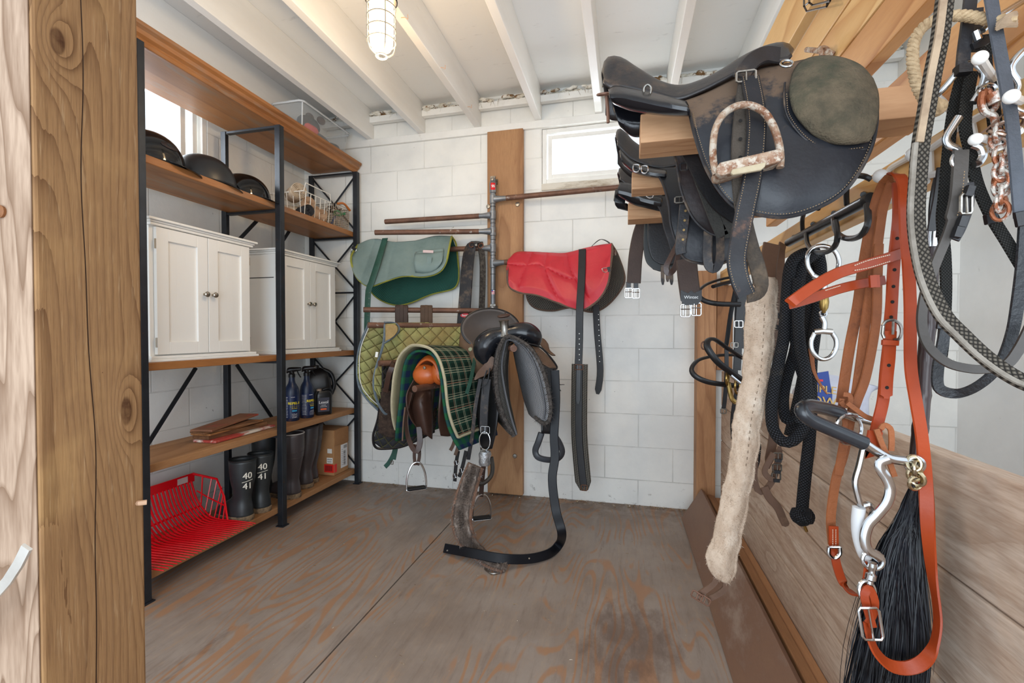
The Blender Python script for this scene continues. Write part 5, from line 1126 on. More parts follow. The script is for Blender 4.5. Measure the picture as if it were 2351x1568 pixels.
b = MB(); b.tube(PY([(1118, 836, 2.2), (1112, 812, 2.2), (1117, 790, 2.2), (1138, 774, 2.21), (1163, 768, 2.22), (1190, 764, 2.23), (1212, 766, 2.24), (1226, 776, 2.25), (1233, 795, 2.27)], 0), lambda f: (lambda L, q: lerp(L[int(q)], L[min(9, int(q) + 1)], q % 1))([.02, .052, .064, .056, .044, .044, .052, .056, .046, .016], f * 9), 24, res=40, flat=1.0); b.build('swell', m_swell, ws, sub=1)
hb = WY(1160, 762, 2.2)
b = MB(); b.lathe(hb - V((0, 0, .02)), [(.034, 0), (.027, .015), (.021, .04), (.022, .065), (.027, .078)], 20, (-.05, -.12, 1)); b.build('horn_neck', m_dullst, ws)
b = MB(); b.lathe(WY(1157, 727, 2.19), [(.0001, -.004), (.026, -.002), (.033, .004), (.031, .009), (.0001, .012)], 24, (-.1, -.22, 1)); b.sph(WY(1160, 724, 2.19) + V((0, 0, .014)), .005, 6); b.build('horn_cap', mat('rusty_horn_cap', '#6b4a38', '#3e3230', rough=.5, metal=.3), ws)
# cantle: a big dish
cc = WY(1127, 755, 2.42); ux, uy = V((.95, .28, -.12)).normalized(), V((.12, .30, .95)).normalized(); nz = ux.cross(uy).normalized(); nz = nz if nz.y < 0 else -nz
rows = [[cc + ux * .162 * q * math.cos(a) + uy * .118 * q * math.sin(a) - nz * .05 * (1 - q ** 2.2) for a in [2 * math.pi * k / 48 for k in range(48)]] for q in (.001, .2, .4, .6, .8, .92, 1)]
b = MB(); b.grid(rows, True); b.build('cantle', m_seat, ws, thick=.012); edge_tube('cantle_binding', rows[-1], .006, m_blackl, ws, 80, True)
b = MB(); b.loft([PY([(1064, 742, 2.42), (1085, 790, 2.36), (1115, 800, 2.3)], 0), PY([(1056, 775, 2.41), (1075, 815, 2.34), (1118, 825, 2.27)], 0), PY([(1058, 812, 2.4), (1080, 845, 2.33), (1118, 843, 2.27)], 0), PY([(1080, 848, 2.37), (1096, 870, 2.33), (1112, 856, 2.28)], 0)], 20, 20); b.build('skirt', m_skirt, ws, thick=.006)
for (u, v, Y) in ((1080, 802, 2.34), (1119, 838, 2.19)): b = MB(); b.lathe(WY(u, v, Y), [(.0001, .005), (.009, .004), (.012, 0)], 14, (.2, -1, 0)); b.build('concho', mat('pale_green_concho', '#a6a784', '#7e8468', rough=.5), ws)
b = MB(); b.strap(PY([(1133, 820, 2.18), (1118, 845, 2.18), (1098, 862, 2.19), (1090, 872, 2.19)], 0), lambda f: .05 * math.sin(math.pi * (.15 + .8 * f)), .004, res=14); b.build('jockey_tip', m_midbr, ws)
b = MB(); b.loft([PY([(1232, 775, 2.45), (1248, 778, 2.45), (1258, 790, 2.45)], 0), PY([(1240, 790, 2.42), (1258, 800, 2.42), (1262, 805, 2.42)], 0), PY([(1250, 802, 2.4), (1266, 815, 2.38), (1275, 816, 2.38)], 0)], 12, 12); b.build('rear_jockey', m_skirt, ws, thick=.006)
b = MB(); b.loft([PY([(1212, 792, 2.22), (1235, 798, 2.25)], 0), PY([(1222, 812, 2.2), (1255, 815, 2.25)], 0), PY([(1240, 832, 2.2), (1272, 835, 2.25)], 0), PY([(1262, 844, 2.2), (1278, 846, 2.24)], 0)], 12, 16); b.build('right_jockey', m_skirt, ws, thick=.006); edge_tube('jockey_edge', PY([(1210, 788, 2.21), (1240, 797, 2.22), (1262, 818, 2.22), (1279, 843, 2.22), (1270, 850, 2.2)], 0), .005, m_blackl, ws, 24)
b = MB(); b.loft([PY([(1238, 832, 2.32), (1274, 838, 2.36)], 0), PY([(1240, 900, 2.3), (1276, 900, 2.34)], 0), PY([(1242, 960, 2.28), (1272, 955, 2.32)], 0), PY([(1243, 995, 2.27), (1270, 997, 2.3)], 0)], 10, 20); b.build('fender', m_blackl, ws, thick=.006)
b = MB(); b.tube(PY([(1243, 994, 2.26), (1236, 1015, 2.26), (1229, 1035, 2.27), (1236, 1050, 2.27), (1262, 1056, 2.29), (1282, 1052, 2.31), (1291, 1038, 2.32), (1285, 1018, 2.32), (1272, 998, 2.31)], 0), .011, 8, res=44, flat=1.5); b.build('stirrup', mat('black_oxbow', '#3c4046', '#2a2c30', rough=.4), ws)
b = MB(); b.loft([PY([(1098, 868, 2.26), (1150, 860, 2.2)], 0), PY([(1092, 930, 2.26), (1146, 930, 2.2)], 0), PY([(1100, 985, 2.25), (1140, 985, 2.2)], 0), PY([(1104, 1035, 2.24), (1130, 1030, 2.22)], 0)], 12, 20); b.build('fender', m_blackl, ws, thick=.006)
b = MB(); b.strap(PY([(1103, 870, 2.2), (1092, 930, 2.19), (1084, 1000, 2.19), (1075, 1055, 2.2)], 0), .02, .004, N=(.4, -1, 0), res=20); b.build('latigo_strap', m_blackd, ws)
b = MB(); b.strap(PY([(1118, 870, 2.18), (1112, 930, 2.17), (1110, 990, 2.17)], 0), .045, .005, res=16); b.build('billet_strap', m_blackd, ws)
buckle(ws, WY(1114, 987, 2.155), .045, .035, m_chrome); b = MB(); b.ring(WY(1113, 1012, 2.16), .028, .003, (0, -1, 0), 20, sy=1.6); b.build('dee_ring', m_chrome, ws)
b = MB(); b.tube(PY([(1128, 1050, 2.24), (1131, 1075, 2.24), (1126, 1095, 2.23), (1108, 1110, 2.2), (1092, 1108, 2.18), (1085, 1095, 2.16)], 0), .011, 8, res=30, flat=1.5); b.build('stirrup', mat('black_oxbow2', '#33322f', '#4a4238', rough=.45), ws)
for P in ([(1118, 850, 2.16), (1108, 880, 2.15), (1110, 905, 2.15)], [(1125, 845, 2.16), (1118, 880, 2.15), (1103, 890, 2.15)], [(1276, 850, 2.24), (1280, 880, 2.24), (1296, 883, 2.24)], [(1276, 860, 2.24), (1279, 885, 2.24), (1288, 898, 2.24)]):
    b = MB(); b.tube(PY(P, 0), lambda f: .004 * (1 - f * .6), 6, res=12); b.build('saddle_string', m_blackl, ws)
lt = thing('latigo', 'long black punched strap hanging from the western saddle and curling over the floor', 'strap')
P = PY([(1274, 850, 2.2), (1276, 920, 2.18), (1272, 1000, 2.15), (1274, 1050, 2.13), (1268, 1100, 2.11), (1276, 1170, 2.09)], 0) + [WY(1290, 1225, 2.06), WZ(1282, 1252, .03), WZ(1258, 1272, .024), WZ(1212, 1283, .03), WZ(1150, 1282, .05), WZ(1085, 1270, .052), WZ(1020, 1258, .026)]
b = MB(); b.strap(P, .042, .004, N=[(0, -1, 0), (0, -1, 0), (.0, -1, .0), (.1, -1, .1), (.2, -1, .2), (.1, -.9, .4), (0, -.9, .5), (0, -.85, .55), (0, -.85, .5)], res=90); q = b.build('strap_length', mat('blue_black_strap', '#0f1015', '#14161c', rough=.42, bump=.1, spec=.25), lt)
for (u, v) in ((1027, 1264), (1074, 1271), (1120, 1276), (1170, 1281), (1215, 1282)): b = MB(); b.lathe(WZ(u, v, .035), [(.0001, .001), (.0035, .001), (.004, 0)], 8, (0, -.7, .7)); b.build('punched_hole', m_dullst, q)
ci = thing('mohair_cinch', 'grey-brown furry cinch hanging from the western saddle and folding on the floor', 'cinch')
m_moh = mat('grey_brown_mohair', '#7a6c62', '#4e443e', '#a59a92', 25, (1, 1, .5), rough=1, bump=.9, bs=120, t3=(.5, .75), s3=40); m_mohedge = mat('reddish_felt_edge', '#8a6854', '#6b4f40', '#9b8f88', 25, rough=1, bump=.5, t3=(.55, .75), s3=20)
P = PY([(1092, 1068, 2.12), (1074, 1120, 2.1), (1060, 1180, 2.06), (1066, 1225, 2.02)], 0) + [WZ(1092, 1262, .03), WZ(1125, 1290, .02), WZ(1160, 1303, .018)]
Pn = [(.0, -1, .0), (0, -1, .05), (.1, -1, .2), (.15, -.9, .5), (.1, -.5, .9), (0, -.3, 1), (0, -.3, 1)]
b = MB(); b.strap(P, lambda f: .085 + .02 * math.sin(f * 5), .014, N=Pn, res=60); q = b.build('felt_body', m_mohedge, ci)
b = MB(); b.strap([p + V(n).normalized() * .009 for p, n in zip(P, Pn)], lambda f: .062 + .012 * math.sin(f * 5), .012, N=Pn, res=60); q2 = b.build('mohair_face', m_moh, ci, disp=(.008, .02))
fur('pile', q2, 7000, .014, .0008, m_moh, ci, (0, -.3, -.6), .6, 9)['kind'] = 'stuff'; fur('edge_pile', q, 1500, .013, .0006, mat('pale_grey_hair', '#a39a94', '#7d736c', sc=60, rough=1), ci, (0, -.2, -.4), .9, 10)['kind'] = 'stuff'
b = MB(); b.tube([WZ(1113, 1306, .006), WZ(1131, 1317, .006), WZ(1158, 1311, .006)], .004, 6, res=14); b.build('end_bar', m_dullst, ci)
b = MB(); b.lathe(WY(1113, 1052, 2.14), [(.024, -.034), (.03, -.02), (.026, 0), (.032, .02), (.026, .036)], 12, (.1, 0, 1)); b.build('tape_wrap', mat('silver_tape', '#c4c6c8', '#8e9092', sc=60, rough=.3, metal=.7, bump=1, bs=60), ci, disp=(.008, .02))
b = MB(); b.strap(PY([(1114, 1035, 2.16), (1112, 1065, 2.15)], 0), .035, .02, res=4); b.build('strap_end', m_blackl, ci)
# ================================================================ tack along the partition
def flap_mat(name, c1, c2, dust, amt=(.5, .62), rough=.38):
    g = G(name, rough, 0, .4); ob = g.vec('Object')
    c = g.mix(g.noise(ob, 6, 5, .6).step(.3, .7), c1, c2)
    u, v, _ = g.xyz('UV'); top = 1 - v.step(.03, .17)
    d = (g.noise(ob, 11, 6, .75) * .8 + top * .24).step(*amt); c = g.mix(d * .85, c, dust)
    sc = g.noise(g.vec('Object', (1, 1, .25), (0, .6, 0)), 60, 4, .7).step(.62, .74) * .35; c = g.mix(sc, c, '#0e0e10')
    g.col(c); g.rough(d * .4 + rough); g.bump(g.noise(ob, 110, 4), .15, .003); return g.m
m_flap = flap_mat('worn_black_saddle_leather', '#1b1c21', '#282a30', '#6d5846'); m_flap2 = flap_mat('scuffed_dark_leather', '#241f20', '#3a2c2a', '#7c6d60', (.66, .76)); m_spk = flap_mat('mud_specked_leather', '#1d1e22', '#2a2b30', '#8a7050', (.68, .76))
m_puff = mat('shiny_black_panel', '#131418', '#191a20', '#4c3f36', 6, rough=.2, t3=(.68, .85), s3=8, bump=.1, bs=100)
m_dustseat = mat('dusty_seat_leather', '#1b1b1f', '#2b2625', '#6a5442', 6, rough=.32, t3=(.52, .78), s3=7, bump=.12, bs=120)
m_suede = mat('olive_brown_suede', '#4a4436', '#6a5d4a', '#333c2c', 28, rough=1, bump=.9, bs=260, t3=(.45, .75), s3=6)
m_rustiron = mat('rusty_iron', '#a98f78', '#7c4f34', '#beb2a2', 60, rough=.6, metal=.2, t3=(.46, .6), s3=70, bump=.4, bs=110)
m_stitch = plain('tan_thread', '#9a8060', .8); m_arm = wood('saddle_arm_wood', '#cfa27a', '#a4734c', 'x', 6, 8, .65, .5, .3, knots=.3, ksc=6, bump=.3)
def armboard(tl, bl, Y, th, label):
    a, c = WY(tl[0], tl[1], Y), WY(bl[0], bl[1], Y)
    o = boxes('saddle_arm', [((a.x, Y, c.z), (XP - .001, Y + th, a.z))], m_arm, .002, bpy.data.objects['saddle_rail']); o['label'] = label; return o
def seat(parent, crest, near, Yc, Yn, mt, name='seat', thick=.006):
    cr_ = PY(crest, Yc); nr = PY(near, Yn); n = 40; a = cr(nr, n); c = cr(cr_, n)
    far = [V((p.x, 2 * Yc - Yn, p.z)) for p in a]
    mid1 = [lerp(p, q, .55) + V((0, 0, abs(q.z - p.z) * .22)) for p, q in zip(a, c)]; mid2 = [V((p.x, 2 * Yc - p.y, p.z)) for p in mid1]
    b = MB(); b.loft([a, mid1, c, mid2, far], n, 21); return b.build(name, mt, parent, thick=thick), a
def stitch(parent, pts, off, n, mt=None, ln=.5, r=.0006, name='stitching'):
    P = cr(pts, n * 2 + 1); b = MB()
    for i in range(n): b.tube([P[2 * i] + V(off), lerp(P[2 * i], P[2 * i + 1], .85) + V(off)], r, 4)
    return b.build(name, mt or m_stitch, parent)
# ---- near English saddle
s1 = thing('english_saddle', 'big worn black English saddle with olive suede knee patch and rusty stirrup, nearest one', 'saddle')
armboard((1471, 262), (1483, 327), .965, .09, 'wooden arm sticking out under the nearest black saddle')
seat(s1, [(1384, 172), (1392, 140), (1420, 137), (1455, 160), (1505, 192), (1555, 205), (1600, 195), (1650, 172), (1700, 140), (1745, 118), (1785, 107), (1806, 109), (1817, 122)], [(1386, 188), (1400, 202), (1440, 205), (1500, 217), (1555, 229), (1605, 212), (1655, 188), (1705, 163), (1750, 147), (1790, 141), (1808, 138), (1815, 132), (1817, 126)], 1.0, .93, m_dustseat)
b = MB(); b.loft([PY([(1397, 208), (1412, 200), (1450, 206), (1520, 222), (1575, 236)], .90), PY([(1400, 222), (1440, 226), (1510, 240), (1582, 250)], .865), PY([(1412, 236), (1450, 250), (1520, 261), (1586, 264)], .89), PY([(1420, 238), (1460, 250), (1520, 258), (1586, 262)], .95)], 30, 20); b.build('rear_panel', m_puff, s1, thick=.006)
b = MB(); b.loft([PY([(1404, 225), (1440, 235), (1500, 250)], 1.06), PY([(1412, 262), (1440, 275), (1500, 275)], 1.03), PY([(1428, 292), (1455, 310), (1500, 308)], 1.05), PY([(1436, 292), (1460, 305), (1500, 300)], 1.12)], 20, 20); b.build('rear_panel', m_puff, s1, thick=.006)
FL = [[(1565, 236, .93), (1620, 216, .935), (1680, 186, .94), (1740, 160, .945), (1800, 149, .94), (1860, 137, .93), (1920, 137, .92), (1968, 156, .91), (1997, 186, .90)],
      [(1583, 260, .91), (1650, 250, .90), (1750, 236, .90), (1850, 225, .89), (1950, 222, .885), (2013, 228, .885)],
      [(1596, 315, .885), (1680, 315, .875), (1780, 310, .87), (1900, 300, .865), (2014, 285, .87)],
      [(1620, 385, .875), (1700, 390, .86), (1800, 385, .855), (1900, 370, .855), (1999, 345, .865)],
      [(1655, 443, .87), (1720, 450, .86), (1800, 450, .85), (1880, 440, .855), (1964, 412, .86)], [(1692, 478, .87), (1745, 496, .865), (1800, 501, .86), (1860, 487, .86), (1922, 455, .86)]]
b = MB(); b.loft([PY(r_, 0) for r_ in FL], 60, 50); b.build('flap', m_flap, s1, thick=.005)
edge = PY([(1583, 260, .905), (1596, 315, .88), (1620, 385, .87), (1655, 443, .865), (1692, 478, .865), (1745, 494, .86), (1800, 499, .855), (1860, 485, .855), (1922, 453, .855), (1962, 411, .855), (1998, 345, .86), (2012, 285, .865), (2012, 228, .88)], 0)
stitch(s1, [lerp(p, WY(1800, 310, p.y), .035) for p in edge], (0, -.004, 0), 120); edge_tube('flap_edge', edge, .003, m_blackd, s1, 80)
kp = [[(1818, 176, .915), (1835, 150, .917), (1872, 137, .915), (1922, 139, .905), (1968, 157, .895), (1997, 188, .885)], [(1811, 215, .885), (1880, 200, .876), (1950, 205, .872), (2008, 222, .872)], [(1822, 262, .872), (1880, 262, .858), (1950, 262, .855), (2008, 268, .858)], [(1858, 305, .866), (1900, 310, .855), (1950, 312, .852), (2000, 305, .857)], [(1892, 326, .866), (1920, 333, .86), (1955, 333, .858), (1988, 328, .86)]]
b = MB(); b.loft([[p + V((0, -.006, 0)) for p in PY(r_, 0)] for r_ in kp], 50, 40, lambda p, s_, t: p + V((0, -1, 0)) * .009 * math.sin(math.pi * s_) ** .5 * math.sin(math.pi * t) ** .5); b.build('knee_patch', m_suede, s1, thick=.006)
stitch(s1, PY([(1806, 215), (1812, 262), (1845, 308), (1885, 336), (1930, 343), (1985, 338)], .858), (0, 0, 0), 46)
edge_tube('knee_welt', PY([(1802, 190, .90), (1800, 225, .88), (1808, 268, .87), (1842, 314, .862), (1885, 341, .86), (1930, 349, .86), (1990, 342, .862)], 0), .0016, m_blackd, s1, 50)
b = MB(); b.strap(PY([(1790, 127, .93), (1758, 124, .92), (1730, 138, .91), (1708, 165, .90), (1702, 178, .89)], 0), .03, .004, res=20); b.build('safety_bar_strap', m_blackd, s1)
sl = [(1722, 176, .885), (1734, 240, .86), (1737, 300, .848), (1728, 400, .84), (1712, 480, .838), (1698, 550, .838), (1691, 600, .836), (1700, 645, .836), (1714, 678, .84)]
b = MB(); b.strap(PY(sl, 0), .031, .004, N=[(0, -1, 0)] * 6 + [(.15, -1, 0), (0, -1, -.1), (.2, -1, -.3)], res=50); q = b.build('stirrup_leather', mat('front_leather', '#18181b', '#222226', '#6a4a38', 9, rough=.42, t3=(.58, .75), s3=12, bump=.15, spec=.3), s1)
for sg in (-1, 1): stitch(q, [p + V((sg * .0115, -.0027, 0)) for p in PY(sl, 0)], (0, 0, 0), 90)
sl2 = [(1712, 184, .89), (1703, 260, .868), (1697, 330, .858), (1697, 400, .855), (1705, 480, .855), (1722, 560, .86), (1738, 610, .866), (1747, 650, .866), (1742, 672, .855), (1716, 680, .845)]
b = MB(); b.strap(PY(sl2, 0), .025, .004, N=[(0, -1, 0)] * 7 + [(-.3, -1, 0), (0, -1, -.5), (.2, -1, -.3)], res=60); b.build('stirrup_leather', mat('webbed_leather', '#4a4138', '#373029', '#6b5a48', 9, rough=.8, bump=.7, bs=260, t3=(.55, .7)), s1)
for i in range(5): b = MB(); b.lathe(WY(1700, 235 + i * 42, .852), [(.0001, .0004), (.003, .0004), (.0032, 0)], 8, (0, -1, 0)); b.build('punched_hole', m_dark, s1)
buckle(s1, WY(1713, 175, .882), .031, .018, m_dullst, r=.0024)
ir = [(1644, 400), (1638, 370), (1637, 335), (1643, 295), (1660, 264), (1690, 244), (1722, 242), (1752, 256), (1773, 285), (1787, 325), (1792, 360), (1791, 385)]
b = MB(); b.tube(PY(ir, .835), .0072, 10, res=60, flat=.8); q = b.build('stirrup_iron', m_rustiron, s1)
def plate(path, Y, h, d): c = PY(path, Y); return c
T_ = [WY(1641, 392, .83), WY(1650, 378, .83), WY(1780, 348, .83), WY(1794, 352, .83), WY(1796, 368, .83), WY(1784, 378, .83), WY(1655, 408, .83), WY(1644, 406, .83)]
b = MB(); b.prism([p - V((0, .012, 0)) for p in T_], (0, .05, 0)); b.build('tread_plate', m_rustiron, q, smooth=0, bevel=.003)
b = MB(); t4 = [WY(u, v, .812) for u, v in ((1681, 388), (1760, 371), (1757, 382), (1748, 390), (1684, 401), (1678, 398))]; b.prism(t4, (0, .008, 0)); b.build('tread_pad', mat('cream_rubber', '#c9bda2', '#a9997c', rough=.8), q, smooth=0, bevel=.002)
b = MB(); b.ring(WY(1388, 216, .93), .014, .0022, (0, -.4, 1), 18); b.tube(PY([(1392, 222), (1395, 250), (1396, 282)], .93), .0035, 5); b.build('saddle_ring', m_rust, s1)
for (u, v) in ((1487, 207),): b = MB(); b.tube(PY([(1478, 218), (1479, 202), (1487, 195), (1495, 203), (1492, 220)], .895), .0022, 6, res=16); b.build('dee', m_dullst, s1)
b = MB(); b.ring(WY(1806, 146, .90), .010, .002, (0, -1, .6), 16); b.build('pommel_dee', m_chrome, s1)
# far-side flap of the near saddle with its girth straps
b = MB(); b.loft([PY([(1535, 319), (1580, 310), (1650, 300), (1720, 300)], 1.10), PY([(1552, 370), (1600, 372), (1660, 380), (1720, 400)], 1.12), PY([(1565, 440), (1600, 450), (1650, 460), (1700, 470)], 1.125), PY([(1590, 498), (1620, 510), (1660, 515), (1690, 515)], 1.13), PY([(1625, 532), (1645, 541), (1660, 543), (1675, 540)], 1.13)], 40, 30); b.build('far_flap', m_flap2, s1, thick=.005)
edge_tube('far_flap_edge', PY([(1535, 319), (1552, 370), (1565, 440), (1590, 498), (1625, 532), (1660, 544)], 1.095), .003, m_blackd, s1)
for P in ([(1600, 390), (1622, 450), (1645, 510), (1660, 542)], [(1655, 470), (1672, 510), (1678, 545)]): b = MB(); b.strap(PY(P, 1.085), .026, .004, res=20); b.build('girth_billet', mat('webbed_billet', '#3d3c38', '#2c2b28', rough=.8, bump=.8, bs=300), s1)
b = MB(); b.strap(PY([(1560, 318), (1590, 370), (1618, 425), (1650, 470), (1690, 500)], 1.075), .028, .005, res=24); b.build('inner_skirt', m_blackl, s1)
buckle(s1, WY(1570, 383, 1.095), .016, .016, m_blackd, prong=False)

# ---- second saddle
s2 = thing('english_saddle', 'black English saddle with mud specks on its flap, second one from the camera', 'saddle')
armboard((1451, 395), (1457, 434), 1.30, .075, 'wooden arm under the middle black saddle')
seat(s2, [(1414, 318), (1419, 300), (1432, 302), (1450, 325), (1482, 346), (1520, 357), (1560, 352), (1600, 335)], [(1418, 332), (1430, 348), (1450, 366), (1482, 379), (1515, 386), (1550, 382), (1600, 370)], 1.34, 1.27, m_dustseat)
b = MB(); b.loft([PY([(1423, 344), (1450, 370), (1490, 386), (1530, 392)], 1.25), PY([(1426, 362), (1450, 385), (1490, 398), (1530, 402)], 1.22), PY([(1434, 378), (1460, 396), (1495, 405), (1530, 408)], 1.25), PY([(1440, 380), (1465, 392), (1500, 402), (1530, 404)], 1.34)], 30, 16); b.build('rear_panel', m_puff, s2, thick=.006)
for (u, v) in ((1461, 388), (1480, 391)): b = MB(); b.tube(PY([(u - 6, v - 9), (u - 7, v + 3), (u, v + 7), (u + 7, v + 3), (u + 6, v - 9)], 1.215), .0018, 6, res=18, closed=True); b.build('dee', m_chrome, s2)
b = MB(); b.loft([PY([(1500, 390), (1550, 385), (1620, 380), (1680, 400)], 1.255), PY([(1520, 418), (1580, 430), (1640, 440), (1700, 450)], 1.22), PY([(1535, 470), (1590, 480), (1640, 490), (1700, 500)], 1.20), PY([(1541, 520), (1590, 530), (1640, 545), (1700, 550)], 1.195), PY([(1560, 575), (1600, 585), (1640, 590), (1690, 585)], 1.2), PY([(1578, 597), (1600, 604), (1640, 607), (1672, 598)], 1.2)], 40, 36); b.build('flap', m_spk, s2, thick=.005)
edge_tube('flap_edge', PY([(1500, 390, 1.25), (1520, 418, 1.215), (1535, 470, 1.195), (1541, 520, 1.19), (1560, 575, 1.195), (1580, 598, 1.195), (1640, 609, 1.195), (1675, 599, 1.195)], 0), .003, m_blackd, s2)
b = MB(); b.strap(PY([(1573, 470), (1568, 520), (1562, 570), (1564, 583)], 1.18), .026, .004, res=16); q = b.build('girth_billet', m_blackd, s2)
for i in range(4): b = MB(); b.lathe(WY(1574 - i * 2, 484 + i * 22, 1.177), [(.0001, .0004), (.003, .0004), (.0032, 0)], 8, (0, -1, 0)); b.build('brass_eyelet', mat('brass_eyelet', '#a88a5a', rough=.4, metal=.7), q)
b = MB(); b.strap(PY([(1626, 530), (1624, 575), (1627, 608), (1640, 617), (1652, 600), (1654, 560), (1652, 535)], 1.17), .022, .004, N=[(-.5, -1, 0), (-.5, -1, 0), (0, -1, -.3), (.5, -1, 0), (.5, -1, 0)], res=40); b.build('stirrup_leather', m_blackd, s2)
buckle(s2, WY(1560, 459, 1.18), .02, .014, m_dullst)

# ---- third saddle
s3 = thing('english_saddle', 'black English saddle with plump shiny panels, farthest of the three on the arms', 'saddle')
armboard((1442, 466), (1446, 504), 1.64, .08, 'wooden arm under the farthest black saddle')
seat(s3, [(1419, 400), (1423, 388), (1440, 392), (1460, 410), (1490, 425), (1520, 430), (1560, 425), (1600, 410)], [(1424, 412), (1440, 425), (1460, 432), (1490, 440), (1520, 446), (1560, 445), (1600, 440)], 1.68, 1.60, m_dustseat)
b = MB(); b.loft([PY([(1424, 420), (1450, 424), (1480, 437), (1520, 448)], 1.58), PY([(1417, 438), (1450, 446), (1480, 458), (1520, 466)], 1.54), PY([(1424, 450), (1455, 468), (1480, 475), (1515, 483)], 1.57), PY([(1430, 450), (1460, 463), (1485, 470), (1515, 478)], 1.66)], 30, 18); b.build('rear_panel', m_puff, s3, thick=.006)
b = MB(); b.loft([PY([(1412, 440), (1440, 440)], 1.74), PY([(1410, 458), (1435, 465)], 1.7), PY([(1420, 474), (1445, 480)], 1.72)], 12, 12); b.build('rear_panel', m_puff, s3, thick=.02)
b = MB(); b.tube(PY([(1485, 442), (1484, 450), (1492, 455), (1499, 452), (1498, 445)], 1.53), .0018, 6, res=16, closed=True); b.build('dee', m_chrome, s3)
b = MB(); b.loft([PY([(1490, 445), (1520, 450), (1570, 450)], 1.56), PY([(1516, 486), (1540, 490), (1580, 490)], 1.54), PY([(1523, 522), (1550, 525), (1590, 525)], 1.53), PY([(1535, 560), (1555, 560), (1590, 560)], 1.53), PY([(1541, 580), (1556, 585), (1580, 580)], 1.53)], 24, 24); b.build('flap', m_blackd, s3, thick=.005)
b = MB(); b.loft([PY([(1480, 503), (1520, 503), (1570, 503)], 1.76), PY([(1477, 560), (1520, 560), (1570, 560)], 1.76), PY([(1483, 600), (1520, 605), (1570, 600)], 1.76), PY([(1500, 619), (1524, 624), (1560, 615)], 1.76)], 24, 24); b.build('far_flap', mat('dark_green_black_leather', '#23282a', '#2e3233', rough=.5, bump=.1), s3, thick=.005)
b = MB(); b.loft([PY([(1487, 508), (1530, 508), (1570, 508)], 1.745), PY([(1487, 560), (1530, 560), (1570, 560)], 1.745), PY([(1496, 592), (1530, 597), (1565, 592)], 1.745), PY([(1512, 605), (1530, 610), (1550, 605)], 1.745)], 20, 20); b.build('knee_block', m_blackl, s3, thick=.006)
for (u, v0, v1) in ((1521, 608, 654), (1532, 612, 647), (1541, 612, 654)): b = MB(); b.strap(PY([(u, v0), (u + 1, v1)], 1.73), .013, .005, res=6, tip=True); b.build('billet', m_blackd, s3)
b = MB(); b.strap(PY([(1556, 560), (1540, 590), (1529, 615), (1535, 628), (1548, 618), (1556, 590), (1555, 565)], 1.50), .018, .004, N=[(-.6, -1, 0), (-.6, -1, 0), (0, -1, -.3), (.6, -1, 0), (.6, -1, 0)], res=34); b.build('stirrup_leather', m_darkbr, s3)
# ---- girths hanging by the saddles
def hgirth(path, Y, w_, label, buck, patch=False):
    g_ = thing('elastic_girth', label, 'girth', 'brown girths below the saddles'); b = MB(); b.strap(PY(path, Y), w_, .01, res=30); b.build('girth_body', m_brgirth, g_); P = PY(path, Y)
    if patch: b = MB(); c = P[-1]; b.prism([c + V(((x) * w_ * .5, -.007, z)) for x, z in ((-1, .022), (-.3, .012), (0, .02), (.3, .012), (1, .022), (1, -.008), (.6, -.022), (-.6, -.022), (-1, -.008))], (0, .003, 0)); q = b.build('end_patch', m_blackl, g_, smooth=0); b = MB(); add_text(b, 'Wintec', .013, c + V((0, -.0085, 0)), (1, 0, 0), (0, 0, 1)); b.build('patch_print', m_ink, q, smooth=0)
    for (u, v) in buck:
        c = WY(u, v, Y); b = MB(); b.strap([c + V((0, 0, .035)), c + V((0, 0, .008))], .018, .005, res=4); b.build('tab', m_blackl, g_)
        buckle(g_, c + V((0, -.004, -.008)), .026, .036, m_chrome); b = MB(); b.tube([c + V((-.013, -.006, -.004)), c + V((.013, -.006, -.004))], .002, 6); b.tube([c + V((-.006, -.006, .008)), c + V((-.006, -.006, -.022))], .0015, 6); b.build('roller', m_chrome, g_)
hgirth([(1482, 500), (1468, 540), (1459, 590), (1455, 650)], 1.80, .052, 'dark brown woven girth hanging beside the red pad, left one with two silver buckles', ((1443, 668), (1460, 669)))
hgirth([(1576, 595), (1580, 640), (1586, 683)], 1.42, .058, 'dark brown woven girth with a black end patch and two silver buckles', ((1573, 707), (1598, 704)), True)

# ---- eye bolt and link, wire bracket above
eb = thing('eye_bolt', 'rusty eye bolt holding a chain link in the yellow boards', 'bolt')
b = MB(); b.tube([WX(1915, 125, .538), WX(1895, 118, .52), WX(1852, 114, .50)], .007, 10); b.build('bolt_shank', m_rustiron, eb); b = MB(); b.ring(WX(1893, 118, .515), .013, .0045, (.3, -1, .2), 18); b.build('eye', m_rustiron, eb)
b = MB(); b.ring(WX(1886, 124, .51), .012, .0042, (1, -.3, .2), 18, sy=1.5); b.build('chain_link', m_rustiron, eb)
wb = MB()
for q in ([(1846, -14), (1846, 14), (1852, 26), (1898, 15), (1903, -14)], [(1857, -14), (1858, 6), (1866, 12), (1906, 2), (1912, -10)]): wb.tube([WX(u, v, .525 - .02 * (i % 2)) for i, (u, v) in enumerate(q)], .0026, 6)
for q in ([(1846, 14), (1857, 6)], [(1898, 15), (1906, 2)]): wb.tube([WX(u, v, .52) for u, v in q], .0024, 6)
tag(wb.build('wire_bracket', mat('black_wire', '#201f1f', '#5a4436', sc=60, rough=.4)), 'black wire bracket fixed to the upper boards at the very top', 'bracket')

